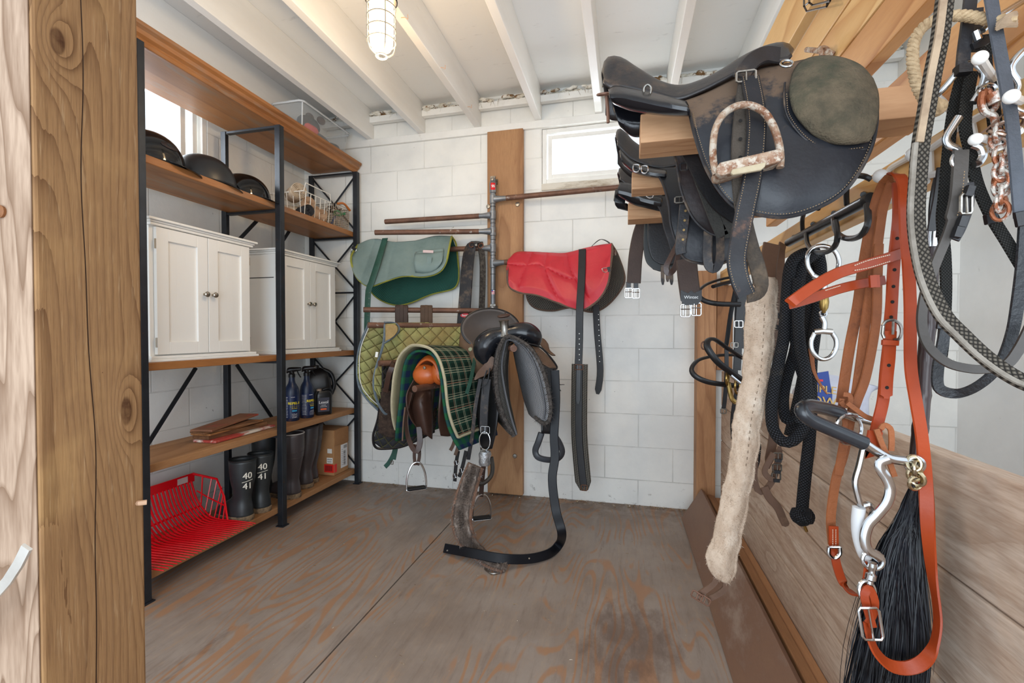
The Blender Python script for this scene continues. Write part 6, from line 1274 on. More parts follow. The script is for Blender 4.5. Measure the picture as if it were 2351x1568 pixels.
# ---- black bridles by the back wall
br = thing('black_bridle', 'black bridle with a padded noseband, highest of the dark bridles by the timber', 'bridle')
br2 = thing('black_bridle', 'black bridle with two thick rolled nosebands and brass bit rings, hanging lower', 'bridle')
def loop(parent, pts, Y, r, name='noseband', mt=None, flat=.55, dY=None):
    b = MB(); b.tube(PY(pts, Y), r, 10, res=50, flat=flat); return b.build(name, mt or m_blackl, parent)
loop(br, [(1700, 634, 2.05), (1660, 640, 2.02), (1622, 653, 1.98), (1604, 671, 1.95), (1613, 688, 1.93), (1645, 697, 1.92), (1700, 699, 1.95)], 0, .010)
loop(br, [(1700, 642, 2.04), (1665, 650, 2.01), (1637, 658, 1.99)], 0, .014, 'nose_pad')
loop(br2, [(1705, 822, 2.0), (1668, 798, 1.95), (1640, 779, 1.9), (1625, 782, 1.87), (1625, 800, 1.85), (1648, 831, 1.85), (1680, 856, 1.88), (1704, 874, 1.9)], 0, .013)
loop(br2, [(1700, 815, 2.05), (1650, 816, 2.0), (1605, 826, 1.95), (1588, 846, 1.92), (1597, 864, 1.9), (1630, 878, 1.9), (1700, 887, 1.95)], 0, .011)
for par, P, w_, Y in ((br, [(1700, 600), (1692, 650), (1678, 720), (1668, 790), (1664, 800)], .018, 2.08), (br, [(1705, 610), (1702, 680), (1697, 740), (1694, 810), (1692, 850)], .030, 2.0), (br, [(1712, 600), (1710, 700), (1708, 800)], .02, 2.03), (br2, [(1668, 800), (1668, 860), (1664, 920), (1661, 940)], .016, 1.96), (br2, [(1700, 870), (1694, 900), (1688, 930), (1684, 970), (1686, 1010)], .024, 1.97), (br2, [(1716, 560, 2.35), (1696, 640), (1690, 760), (1690, 860), (1694, 890)], .016, 2.1)):
    b = MB(); b.strap(PY(P, Y), w_, .004, res=16); b.build('cheek_strap', m_blackl, par)
buckle(br, WY(1696, 744, 1.985), .03, .026, m_chrome); buckle(br2, WY(1661, 944, 1.95), .02, .018, m_dullst); buckle(br2, WY(1686, 792, 1.96), .026, .018, m_dullst)
m_brass = mat('aged_brass', '#b79a5e', '#8c7242', sc=40, rough=.3, metal=1)
for (u, v, rr, a) in ((1670, 868, .022, (1, -.4, 0)), (1693, 885, .026, (1, -.6, 0))): b = MB(); b.ring(WY(u, v, 1.9), rr, .0045, a, 20, sy=1.2); b.build('bit_ring', m_brass, br2)
b = MB(); b.tube(PY([(1672, 878), (1680, 915), (1690, 925)], 1.9), .009, 8, res=10); b.build('bit_cheek', m_brass, br2); b = MB(); b.tube(PY([(1678, 862), (1700, 880)], 1.88), .006, 8); b.build('mouthpiece', m_chrome, br2)
b = MB(); b.ring(WY(1616, 793, 2.3), .018, .004, (1, -1, 0), 16); b.build('small_ring', m_rust, br2)
# ---- fleece girth
fg = thing('fleece_girth', 'long cream sheepskin girth hanging nearly to the floor beside the black rope', 'girth')
m_fleece = mat('cream_sheepskin', '#cdb8a3', '#b9a18b', '#dccbb8', 30, (1, 1, .6), rough=1, bump=.7, bs=120, t3=(.5, .75), s3=18)
fgL = [(1738, 638, 1.37), (1716, 700, 1.36), (1712, 790, 1.35), (1706, 870, 1.34), (1688, 960, 1.33), (1679, 1050, 1.32), (1662, 1130, 1.31), (1642, 1225, 1.30), (1624, 1275, 1.295), (1630, 1300, 1.29), (1646, 1322, 1.29)]
fgM = [(1760, 638, 1.355), (1748, 700, 1.335), (1742, 790, 1.325), (1735, 870, 1.315), (1716, 960, 1.305), (1706, 1050, 1.295), (1692, 1130, 1.285), (1670, 1225, 1.275), (1658, 1275, 1.27), (1658, 1310, 1.27), (1659, 1329, 1.28)]
fgR = [(1780, 642, 1.37), (1780, 710, 1.36), (1772, 790, 1.35), (1763, 870, 1.34), (1745, 960, 1.33), (1736, 1040, 1.32), (1720, 1120, 1.31), (1703, 1210, 1.30), (1692, 1265, 1.295), (1686, 1305, 1.29), (1672, 1336, 1.29)]
b = MB(); b.loft([PY(fgL, 0), PY(fgM, 0), PY(fgR, 0)], 120, 24, lambda p, s_, t: p + V((math.sin(s_ * 60) * .0015, -.004 * abs(math.sin(t * math.pi * 2 + .8)) , 0))); fo = b.build('sheepskin', m_fleece, fg, thick=.016, disp=(.008, .02)); fo['flip'] = 0
P_ = [n for n in fo.data.polygons]; fo['flip'] = 1 if sum(p.normal.y for p in P_) > 0 else 0
fur('wool_pile', fo, 9000, .012, .0009, m_fleece, fg, (0, -.4, -.35), .7, 21)['kind'] = 'stuff'
del fo['flip']
stitch(fg, PY([(1752, 700), (1748, 790), (1740, 870), (1722, 960), (1712, 1050), (1697, 1130), (1676, 1225), (1660, 1290)], 1.298), (0, -.014, 0), 40, mat('seam_shadow_thread', '#7d6a58', rough=1), r=.001, name='seam')
b = MB(); b.strap(PY([(1772, 560, 1.42), (1765, 600, 1.39), (1760, 645, 1.36)], 0), .045, .004, res=10); b.build('end_strap', m_midbr, fg)
for P in ([(1645, 1320), (1640, 1338), (1618, 1356), (1603, 1366)], [(1665, 1332), (1665, 1350), (1645, 1366), (1628, 1374)]): b = MB(); b.strap(PY(P, 1.28), .016, .005, res=12); b.build('buckle_tab', m_midbr, fg)
for (u, v) in ((1600, 1368), (1618, 1378)): buckle(fg, WY(u, v, 1.27), .026, .018, m_rust, right=(.9, -.3, -.35))
# ---- brown halter straps behind the rope
hl = thing('brown_halter', 'grey-brown leather halter with buckles hanging low behind the black rope', 'halter')
for P, w_, Y in (([(1797, 560, 1.66), (1792, 592, 1.56), (1789, 700), (1786, 820), (1782, 900), (1776, 1000), (1762, 1075)], .026, 1.5), ([(1738, 985), (1733, 1060), (1732, 1100), (1742, 1128), (1756, 1126), (1775, 1100), (1786, 1060), (1790, 1025)], .018, 1.46), ([(1776, 1040), (1756, 1080), (1764, 1096), (1780, 1102)], .016, 1.44), ([(1755, 1118), (1766, 1142), (1786, 1166), (1797, 1190), (1806, 1208)], .022, 1.45)): b = MB(); b.strap(PY(P, Y), w_, .004, res=26, tip=True); b.build('strap', m_midbr, hl)
for (v, l) in ((722, 0), (750, 5)): b = MB(); b.strap(PY([(1752 + l, v), (1772, v + 1), (1790, v + 3)], 1.43), lambda f: .016 * min(1, .4 + f * 3), .004, res=12); b.build('tongue', m_blackd, hl)
for (u, v) in ((1786, 1048), (1784, 1074), (1782, 1094)): buckle(hl, WY(u, v, 1.44), .022, .02, m_dullst); b = MB(); b.strap([WY(u - 6, v + 9, 1.435), WY(u + 8, v + 10, 1.435)], .01, .006, res=3); b.build('keeper', m_blackd, hl)
bs_ = MB(); bs_.strap(PY([(1738, 600, 1.75), (1730, 720), (1728, 860), (1732, 960), (1740, 1040), (1724, 1100), (1720, 1118)], 1.55), .02, .004, res=20); tag(bs_.build('black_strap', m_blackl), 'plain black strap end showing behind the sheepskin girth', 'strap')

# ---- black hook rack on the rail
hr = thing('hook_rack', 'black steel bar with round hooks screwed to the pine hook rail', 'hook rack')
m_bsteel = mat('black_steel', '#191a1b', '#242424', '#5a4030', 16, rough=.35, t3=(.66, .8), s3=26, bump=.1)
b = MB(); b.tube([WX(1811, 557, .50), WX(1997, 457, .50)], .0125, 14); b.build('bar', m_bsteel, hr); b = MB(); b.lathe(WX(1998, 456.5, .50), [(.0001, .004), (.012, .004), (.014, 0), (.014, -.012)], 16, (0, -1, 0)); b.build('end_cap', m_rubber, hr)
for q in ([(1914, 503, .49), (1918, 528, .47), (1932, 543, .45), (1953, 548, .435), (1977, 540, .43), (1991, 518, .43), (1993, 495, .435), (1990, 470, .44)], [(1851, 537, .49), (1854, 560, .47), (1866, 575, .45), (1885, 580, .44), (1907, 574, .435), (1921, 556, .43), (1922, 530, .435), (1918, 508, .44)]):
    b = MB(); b.tube([WX(*p) for p in q], .0058, 8, res=36); b.build('hook', m_bsteel, hr)
for q in ([(1944, 470), (1943, 440), (1948, 414), (1966, 404), (1985, 405), (2000, 412)], [(1843, 535), (1842, 505), (1849, 485), (1864, 477), (1880, 479)]):
    b = MB(); b.tube([WX(u, v, .505 - .02 * math.sin(i * .6)) for i, (u, v) in enumerate(q)], .0058, 8, res=26); b.build('upper_loop', m_bsteel, hr)
for (u, v) in ((1822, 545), (1866, 515), (1914, 490), (1982, 447)): b = MB(); b.tube([WX(u, v, .50), WX(u, v - 2, .539)], .006, 8); b.build('screw', m_bsteel, hr)
sh_ = MB(); sh_.tube([WX(1768, 585, .50), WX(1770, 602, .49), WX(1776, 612, .47), WX(1784, 612, .46)], .005, 8, res=14); sh_.tube([WX(1768, 585, .50), WX(1768, 575, .538)], .005, 8); tag(sh_.build('single_hook', m_bsteel), 'small black hook under the rail that carries the sheepskin girth', 'hook')
# ---- black rope
m_rope = None
def braid(name, c1, c2, n=900, k=3, rough=.8):
    g = G(name, rough, 0, .3); u, v, _ = g.xyz('UV'); a = ((v * n + u * n * .8).sin() * (v * n - u * n * .8).sin()).abs(); c = g.mix(a.step(.1, .6), c2, c1); c = g.mix(g.noise(g.vec('Object'), 14, 4, .7).step(.55, .75) * .5, c, '#5e564b'); g.col(c); g.bump(a.pw(.5), 1, .006); return g.m
m_rope = braid('black_braided_rope', '#34353a', '#060607', 420)
ro = thing('lead_rope', 'thick black braided lead rope coiled over the hook with a knotted end', 'rope')
for i, (P, r_) in enumerate((([(1872, 578, 1.36), (1838, 585, 1.33), (1815, 610, 1.31), (1806, 690, 1.31), (1800, 770, 1.31), (1784, 850, 1.31), (1772, 920, 1.31), (1774, 980, 1.31), (1795, 1012, 1.31), (1820, 1012, 1.31), (1842, 985, 1.31), (1856, 940, 1.31), (1852, 890, 1.31), (1834, 820, 1.31), (1824, 740, 1.31), (1826, 670, 1.31), (1842, 610, 1.32), (1872, 580, 1.35)], .0165),
        ([(1874, 580, 1.36), (1850, 596, 1.35), (1836, 640, 1.345), (1834, 720, 1.345), (1826, 800, 1.345), (1806, 870, 1.345), (1798, 920, 1.345), (1804, 960, 1.345), (1818, 966, 1.35)], .0155),
        ([(1878, 582, 1.37), (1884, 620, 1.38), (1880, 700, 1.38), (1870, 770, 1.38), (1862, 840, 1.37), (1862, 930, 1.37), (1858, 1010, 1.36), (1850, 1080, 1.35), (1844, 1140, 1.35), (1841, 1178, 1.35)], .0165),
        ([(1876, 580, 1.4), (1862, 610, 1.4), (1862, 700, 1.4), (1858, 760, 1.4), (1846, 850, 1.4), (1830, 930, 1.4), (1812, 1000, 1.38)], .0155),
        ([(1830, 640, 1.30), (1832, 730, 1.285), (1838, 800, 1.28), (1850, 860, 1.28), (1848, 920, 1.28), (1836, 970, 1.285)], .015))):
    b = MB(); b.tube(PY(P, 0), r_ * .88, 12, res=90); b.build('rope_coil', m_rope, ro)
b = MB(); c = WY(1842, 1184, 1.34)
for ax, rr in (((.4, 0, 1), .016), ((0, 1, .3), .014), ((1, .2, -.4), .015)): b.ring(c, rr, .0125, ax, 18, sx=1.25)
b.build('end_knot', m_rope, ro); b = MB(); b.tube(PY([(1842, 1196), (1848, 1210), (1852, 1220)], 1.33), .004, 6); b.build('brass_pin', m_brass, ro)
# ---- snaffle bit
sn = thing('snaffle_bit', 'steel snaffle bit with a brass lozenge hanging from the black hook', 'bit')
b = MB(); b.tube(PY([(1868, 634), (1855, 612), (1854, 586), (1868, 568), (1892, 565), (1915, 575), (1926, 597), (1922, 620), (1905, 634), (1895, 637)], 1.24), .0052, 10, res=50); b.build('cheek_ring', m_chrome, sn); b = MB(); b.tube(PY([(1866, 634), (1880, 640), (1900, 636)], 1.24), .0075, 10, res=10); b.tube(PY([(1895, 640), (1893, 660), (1892, 672)], 1.24), [.008, .006, .004], 10, res=8); b.build('mouthpiece', m_chrome, sn)
b = MB(); b.lathe(WY(1891, 717, 1.24), [(.003, -.002), (.009, .01), (.0105, .024), (.009, .038), (.003, .05)], 16, (.02, 0, 1)); b.build('lozenge', m_brass, sn)
b = MB(); b.ring(WY(1890, 720, 1.24), .007, .0025, (0, -1, 0), 14); b.tube(PY([(1886, 727), (1893, 742), (1891, 760)], 1.24), .006, 10, res=12); b.build('mouthpiece', m_chrome, sn)
b = MB(); b.tube(PY([(1868, 762), (1888, 760), (1910, 762)], 1.24), .0075, 10); b.tube(PY([(1870, 764), (1862, 785), (1866, 808), (1884, 824), (1904, 821), (1918, 803), (1920, 782), (1910, 764)], 1.24), .0052, 10, res=50); b.build('cheek_ring', m_chrome, sn)

# ---- white coat racks on the rail
m_wrack = mat('chipped_white_enamel', '#f0eeea', '#e6e3dd', '#7a5c48', 8, rough=.3, t3=(.7, .78), s3=20)
def ball(b, p, r): b.sph(p, r, 10)
wr_ = thing('coat_rack', 'white enamel coat rack with ball ends that carries the tan headstall', 'rack')
b = MB(); b.tube([WX(2036, 412, .52), WX(2040, 394, .53), WX(2050, 383, .532), WX(2090, 361, .532), WX(2128, 342, .532)], .006, 8, res=30); b.tube([WX(2040, 462, .53), WX(2062, 456, .532), WX(2128, 415, .532)], .006, 8, res=16); b.build('frame_wire', m_wrack, wr_)
b = MB(); b.tube([WX(2024, 408, .475), WX(2036, 422, .48), WX(2052, 432, .495), WX(2064, 430, .525)], .0065, 8, res=20); ball(b, WX(2021, 404, .473), .0125); b.build('hook', m_wrack, wr_)
b = MB(); b.prism([WX(u, v, .515) for u, v in ((2088, 368), (2104, 360), (2104, 440), (2088, 448))], (.014, 0, 0)); b.build('upright', m_wrack, wr_, smooth=0, bevel=.003); b = MB(); b.tube([WX(2096, 364, .515), WX(2098, 357, .50)], .006, 8); ball(b, WX(2098, 354, .495), .0125); b.build('hook', m_wrack, wr_)
wr2 = thing('coat_rack', 'white enamel coat rack tangled with bits and reins at the right edge', 'rack')
b = MB()
for q in ([(2134, 344), (2180, 312), (2196, 296), (2228, 279), (2275, 254), (2320, 228)], [(2134, 402), (2180, 392), (2230, 362), (2290, 330), (2340, 300)], [(2134, 344), (2136, 402)], [(2228, 279), (2238, 330), (2250, 350)], [(2180, 312), (2186, 392)]): b.tube([WX(u, v, .53) for u, v in q], .006, 8)
b.build('frame_wire', m_wrack, wr2)
for q in ([(2282, 180, .50), (2262, 152, .44), (2250, 133, .41)], [(2190, 262, .52), (2160, 230, .46), (2146, 222, .44)], [(2345, 232, .50), (2330, 226, .46), (2322, 222, .43)], [(2290, 330, .52), (2262, 318, .48), (2240, 320, .45)]):
    b = MB(); P = [WX(*p) for p in q]; b.tube(P, .0052, 8, res=16); ball(b, P[-1], .0078); b.build('hook', m_wrack, wr2)

# ---- tan headstall with its bit
m_lth = mat('bright_tan_bridle_leather', '#8f3414', '#9f3e18', '#722a12', 6, rough=.36, t3=(.6, .85), s3=9, bump=.08, bs=120, spec=.3); m_lthr = mat('rough_tan_leather_back', '#93532a', '#7c4523', '#5e321c', 12, rough=.7, bump=.4, bs=160, t3=(.55, .75), s3=14)
m_wthread = plain('white_thread', '#d9c9b4', .8)
hs = thing('western_headstall', 'bright tan leather headstall and reins with a curb bit, hanging from the white ball hook', 'bridle')
def hst(P, w_, Y, name, mt=m_lth, N=(0, -1, 0), res=40, th=.0035, tip=False, holes=0, par=None):
    b = MB(); b.strap(PY(P, Y), w_ * .82, th, N=N, res=res, tip=tip); o = b.build(name, mt, par or hs)
    if holes:
        C = cr(PY(P, Y), holes * 2 + 1)
        for i in range(holes): h = MB(); h.lathe(C[2 * i + 1] + V((0, -th * .6, 0)), [(.0001, .0004), (.0028, .0004), (.003, 0)], 8, (0, -1, 0)); h.build('punched_hole', m_dark, o)
    return o
L1 = [(2052, 405, .93), (2032, 418, .95), (2016, 453, .97), (1998, 525, .98), (1982, 616, .98), (1969, 707, .98), (1951, 798, .98), (1936, 896, .98), (1932, 925, .98)]
hst(L1, .023, 0, 'crown_strap', m_lthr)
hst([(2052, 408, .94), (2040, 440, .95), (2027, 480, .96), (2020, 525, .965), (2010, 600, .965), (1998, 671, .965), (1987, 744, .965), (1978, 816, .965), (1965, 907, .965), (1955, 950, .965), (1938, 1040, .97), (1920, 1099, .97), (1908, 1187, .97), (1912, 1250, .97)], .020, 0, 'rein', m_lthr, res=70)
hst([(2018, 560, .955), (2015, 640, .955), (2013, 720, .955), (2004, 790, .955), (1987, 871, .955), (1968, 922, .955), (1942, 1000, .96), (1925, 1090, .965)], .019, 0, 'cheek_strap', m_lthr, res=50)
hst([(2062, 420, .93), (2063, 500, .92), (2053, 598, .915), (2047, 707, .91), (2042, 780, .905), (2034, 853, .905), (2028, 918, .905), (2016, 970, .905), (2006, 1010, .905), (1998, 1040, .90)], .023, 0, 'cheek_strap', holes=0, res=60)
hst([(2060, 530), (2053, 610), (2047, 700), (2043, 745)], .0225, .908, 'billet_end', holes=6); hst([(2044, 760), (2041, 820), (2036, 870), (2034, 915)], .024, .893, 'billet_end', holes=3, tip=True)
b = MB(); b.tube(PY([(2026, 748), (2034, 738), (2050, 735), (2066, 745), (2070, 762), (2064, 778), (2052, 780)], .888), .0026, 8, res=30); b.tube(PY([(2028, 748), (2026, 766), (2030, 776)], .888), .0026, 8); b.tube(PY([(2051, 738), (2050, 768)], .885), .002, 6); b.build('buckle', m_dullst, hs)
hst([(2025, 786), (2062, 788)], .011, .885, 'keeper', res=6, th=.006)
b_ = hst([(2074, 580, .905), (2034, 594, .88), (1984, 609, .85), (1925, 627, .82), (1871, 656, .80), (1822, 690, .785), (1813, 697, .79)], .022, 0, 'browband', res=50); stitch(b_, PY([(2040, 586, .88), (1990, 599, .85), (1957, 611, .834)], 0), (0, -.004, 0), 18, m_wthread, r=.0008); stitch(b_, PY([(2040, 601, .88), (1990, 616, .85), (1957, 622, .834)], 0), (0, -.004, 0), 18, m_wthread, r=.0008)
b_ = hst([(1813, 698, .80), (1830, 694, .82), (1871, 682, .85), (1925, 664, .88), (1975, 652, .90), (2031, 643, .93)], .020, 0, 'browband', res=50); stitch(b_, PY([(1925, 657, .868), (1890, 668, .85)], 0), (0, -.006, 0), 10, m_wthread, r=.0008)
hst([(2003, 632), (2005, 660)], .013, .878, 'keeper', res=5, th=.006); hst([(2012, 632), (2014, 660)], .009, .885, 'keeper', res=5, th=.006)
rein = [(2048, 402, .92), (2064, 402, .90), (2075, 425, .89), (2078, 470, .88), (2080, 540, .88), (2086, 610, .87), (2090, 700, .87), (2090, 780, .87), (2092, 850, .87), (2103, 920, .87), (2115, 990, .87), (2122, 1055, .87), (2127, 1143, .87), (2131, 1231, .865), (2140, 1319, .86), (2150, 1384, .855), (2153, 1435, .85), (2143, 1485, .845), (2118, 1520, .84), (2081, 1534, .84), (2040, 1525, .84), (2010, 1494, .84), (1996, 1455, .84), (1992, 1425, .84)]
hst(rein, .0235, 0, 'rein', N=[(.1, -1, 0)] * 7 + [(-.3, -1, 0), (-.8, -.5, 0), (-.95, .0, 0), (0, .15, 1), (.9, -.4, .1), (.6, -1, 0)], res=140)
hst([(1992, 1430, .835), (2004, 1412, .835), (2008, 1380, .835), (1996, 1352, .835), (1985, 1365, .835), (1992, 1400, .835), (2004, 1440, .835)], .015, 0, 'rein_loop', res=44, N=[(.4, -1, 0), (0, -1, 0), (-.4, -1, 0), (0, -1, 0)])
buckle(hs, WY(1999, 1432, .825), .028, .05, m_chrome, right=(1, 0, .15))
hst([(1916, 1255, .96), (1921, 1295, .94), (1936, 1338, .91), (1958, 1363, .88), (1978, 1366, .86), (1988, 1350, .85), (1992, 1320, .85), (1996, 1290, .85)], .018, 0, 'rein', res=50, N=[(0, -1, 0), (-.2, -1, 0), (0, -1, -.5), (.3, -1, 0), (.3, -1, 0)])
q = hst([(1914, 1208), (1915, 1262)], .02, .955, 'billet_end', res=6); stitch(q, PY([(1911, 1215), (1911, 1255)], .952), (0, -.002, 0), 9, m_wthread, r=.0008); stitch(q, PY([(1918, 1215), (1918, 1255)], .952), (0, -.002, 0), 9, m_wthread, r=.0008)
b = MB(); b.tube(PY([(1903, 1256), (1903, 1272), (1915, 1282), (1928, 1272), (1928, 1256)], .945), .0032, 8, res=24); b.tube(PY([(1903, 1256), (1928, 1256)], .945), .003, 8); b.build('buckle', m_chrome, hs)
for P, Y in (([(1933, 915), (1930, 940), (1940, 965), (1939, 985)], .95), ([(1945, 925), (1965, 940), (1985, 955), (2002, 962)], .93), ([(2022, 985), (2030, 976), (2044, 984), (2047, 1010), (2046, 1035)], .88), ([(2012, 985), (2025, 1020), (2038, 1050), (2054, 1094)], .875), ([(1936, 905), (1950, 908), (1952, 922), (1940, 932), (1930, 922)], .945)):
    b = MB(); b.strap(PY(P, Y), .009, .003, res=20); b.build('tie_thong', m_lthr, hs)
hst([(2010, 990), (2004, 1020), (1994, 1040), (1990, 1030)], .028, .885, 'bit_loop', res=14)
bit = MB(); m_blktube = mat('black_rubber_tube', '#1c1e22', '#2a2c30', '#7b7f86', 9, rough=.25, t3=(.7, .85), s3=9)
b = MB(); b.tube(PY([(1930, 948, .93), (1890, 937, .90), (1855, 932, .86), (1841, 943, .84), (1862, 964, .84), (1920, 990, .845), (1985, 1018, .85)], 0), .0115, 12, res=50); bt = b.build('mouth_bar', m_blktube, hs)
b = MB(); b.tube(PY([(1985, 1018, .85), (2010, 1035, .855), (2040, 1052, .86), (2075, 1058, .865), (2100, 1062, .87)], 0), .0075, 10, res=20); b.ring(WY(2100, 1066, .865), .012, .004, (0, -1, 0), 18); b.build('steel_bar', m_chrome, bt); b = MB(); b.tube(PY([(1930, 948, .93), (1960, 958, .94), (2000, 968, .95)], 0), .008, 10, res=8); b.build('steel_bar', m_chrome, bt)
b = MB(); b.tube(PY([(1982, 1026), (1972, 1070), (1963, 1105), (1968, 1135), (1977, 1160), (1995, 1158), (2005, 1172), (2000, 1188)], .865), .0048, 8, res=50, flat=1.3); b.build('shank', m_chrome, bt)
b = MB(); b.tube(PY([(1972, 1165), (1969, 1200), (1972, 1235), (1982, 1268), (1990, 1280)], .862), .0095, 10, res=24); b.build('clear_sleeve', frosted('clear_sleeve', '#e6e8ea', .6), bt)
b = MB(); b.tube(PY([(2040, 1054), (2022, 1062), (2022, 1078), (2036, 1100), (2044, 1125), (2036, 1155), (2012, 1185), (1994, 1205), (1986, 1235), (1992, 1262), (2012, 1275), (2022, 1282)], .845), .0055, 10, res=70, flat=1.4); b.build('shank', m_chrome, bt)
b = MB(); b.ring(WY(2004, 1286, .845), .015, .003, (0, -1, 0), 18); b.build('shank_ring', m_chrome, bt); b = MB(); b.ring(WY(1948, 985, .92), .026, .003, (.4, -1, 0), 20); b.build('shank_ring', m_chrome, bt)
sp = MB(); sp.tube(PY([(2003, 1292), (2001, 1315), (1996, 1340)], .842), [.0065, .005, .008, .0055], 10, res=14); sp.ring(WY(1990, 1356, .84), .011, .0032, (0, -1, .1), 16, sy=1.4); sp.build('trigger_snap', m_chrome, hs)
b = MB()
for i, (u, v) in enumerate(((2098, 1064), (2104, 1076), (2100, 1088), (2106, 1099), (2102, 1108))): b.ring(WY(u, v, .86), .0095, .0028, (math.sin(i * 1.6), -1, .3 * math.cos(i)), 14, sy=1.25)
b.build('curb_chain', mat('brassy_chain', '#c9b894', '#a39a88', sc=60, rough=.25, metal=1), hs)

# ---- fly whisk with horse tail
fw = thing('fly_whisk', 'long black horsehair fly whisk with a dark jointed handle, hanging behind the tan reins', 'whisk')
m_hand = mat('dark_bamboo_handle', '#33201c', '#26181a', rough=.25)
hp = cr(PY([(2140, 560, .96), (2136, 650, .96), (2131, 740, .955), (2124, 820, .95), (2119, 900, .945), (2113, 980, .94), (2103, 1045, .93), (2101, 1100, .925)], 0), 60)
b = MB(); b.tube(hp, lambda f: (.011 if f < .8 else .011 - (f - .8) * .02) * (1 + .12 * math.exp(-((f * 7) % 1 - .5) ** 2 * 90)), 12); b.build('handle', m_hand, fw)
b = MB(); b.tube(PY([(2140, 520), (2137, 568)], .958), .0135, 14); b.build('silver_ferrule', m_chrome, fw)
for P in ([(2140, 525, .955), (2142, 470, .955), (2150, 420, .96), (2160, 392, .97)], [(2143, 525, .955), (2152, 470, .955), (2156, 420, .96), (2166, 392, .97)]): b = MB(); b.strap(PY(P, 0), .012, .004, res=14); b.build('wrist_loop', m_blackl, fw)
m_hair = mat('black_horsehair', '#0b0c10', '#151820', '#3a2a22', 30, rough=.4, spec=.35, t3=(.6, .75), s3=60); rn = random.Random(4); m = MB()
for i in range(4200):
    a = rn.random(); b0 = rn.random(); x0 = WY(2092 + 20 * a, 1108, .92 + .025 * b0); k = rn.random() ** .8
    ub = 2130 - (1 - a) * 205 * (.6 + .45 * rn.random())
    Lz = rn.choice((1, 1, 1, .85, .7, .5)) ; mid = WY(lerp(2102, ub, .42) + rn.uniform(-26, 12), 1270, .88 + .07 * b0); end = WY(ub + rn.uniform(-8, 8), 1640, .86 + .1 * b0)
    P = cr([x0, WY(lerp(2100, ub, .12) + rn.uniform(-16, 14), 1170, .9 + .05 * b0), mid, lerp(mid, end, .55) + V((rn.uniform(-.01, .01), rn.uniform(-.01, .01), 0)), end], 12)
    P = P[:max(5, int(12 * Lz))]; r_ = rn.uniform(.0003, .0006); sd = V((1, rn.uniform(-.6, .6), 0)).normalized(); n0 = len(m.v)
    for j, p in enumerate(P): w_ = r_ * (1 if j < len(P) - 1 else .2); m.v += [p - sd * w_, p + sd * w_ + V((0, 0, 0))]; m.uv += [(0, 0)] * 2
    for j in range(len(P) - 1): q = n0 + 2 * j; m.f.append([q, q + 1, q + 3, q + 2])
m.build('horsehair', m_hair, fw, smooth=180)['kind'] = 'stuff'

# ---- reins, webbing, rope and chain at the right edge
m_rubr = braid('dusty_rubber_rein', '#3c3b38', '#24231f', 800); m_greyp = braid('grey_plaited_rein', '#6e665b', '#3f3a34', 520); m_sued = mat('pale_suede', '#b09a80', '#8e7862', sc=20, rough=.95, bump=.4)
m_webg = mat('ribbed_grey_webbing', '#3f434a', '#4c5058', sc=20, rough=.6, bump=.3, bs=300)
t = thing('plaited_rein', 'thick grey plaited rein sweeping down from the top and out at the right edge', 'rein')
P = [(2176, -40, .70), (2169, 0, .70), (2158, 86, .70), (2141, 172, .70), (2126, 258, .70), (2114, 330, .70), (2108, 400, .70), (2103, 500, .70), (2113, 587, .70), (2131, 655, .70), (2165, 724, .70), (2207, 769, .70), (2258, 817, .70), (2310, 855, .69), (2362, 882, .68), (2440, 905, .66)]
b = MB(); b.strap(PY(P, 0), .0185, .010, N=[(0, -1, 0)] * 9 + [(-.2, -1, .1), (0, -1, .1)], res=140); b.build('plait', m_greyp, t)
b = MB(); b.strap([p + V((-.0045, -.0058, 0)) for p in PY(P[:6], 0)], .009, .004, res=40); b.build('suede_edge', m_sued, t); b = MB(); b.tube([p + V((-.008, -.004, -.0)) for p in PY(P[5:], 0)], .0035, 8, res=80); b.build('rolled_edge', mat('pale_rolled_edge', '#8d857a', '#6f675c', sc=40, rough=.7, bump=.4), t)
t = thing('rubber_rein', 'black rubber-grip reins hanging from the steel bit and looping at the lower right', 'rein')
b = MB(); b.strap(PY([(2212, 165, .80), (2197, 220, .80), (2184, 287, .80), (2175, 373, .80), (2168, 450, .80), (2163, 500, .81), (2170, 587, .82), (2172, 655, .82), (2170, 720, .82), (2166, 780, .82), (2160, 830, .82)], 0), .0155, .004, res=70); b.build('rubber_grip', m_rubr, t)
b = MB(); b.strap(PY([(2232, 165, .79), (2222, 220, .785), (2216, 287, .78), (2226, 340, .78), (2243, 420, .78), (2275, 494, .78), (2310, 552, .78), (2345, 610, .78), (2375, 660, .78)], 0), .0155, .004, res=70); b.build('rubber_grip', m_rubr, t)
b = MB(); b.strap(PY([(2172, 745, .815), (2162, 800, .81), (2153, 850, .81), (2156, 890, .81), (2190, 904, .81), (2232, 893, .80), (2275, 862, .79), (2303, 822, .785), (2325, 760, .78), (2337, 690, .775), (2347, 610, .77), (2352, 540, .77), (2358, 440, .77)], 0), .0155, .004, N=[(0, -1, 0), (0, -1, 0), (0, -.8, -.6), (0, -1, -.3), (0, -1, 0), (0, -1, 0)], res=90); b.build('leather_end', mat('black_speckled_rubber', '#17181b', '#202226', '#8d8474', 8, rough=.4, bump=.6, bs=150, t3=(.68, .72), s3=60), t)
b = MB(); b.strap(PY([(2151, 744), (2180, 746)], .80), .014, .004, res=4); b.build('keeper', m_blackl, t); b = MB(); b.strap(PY([(2262, 505), (2288, 500)], .77), .014, .007, res=4); b.build('keeper', m_blackl, t)
t = thing('leather_rein', 'narrow dusty black leather rein with a sewn buckle end crossing the reins', 'rein')
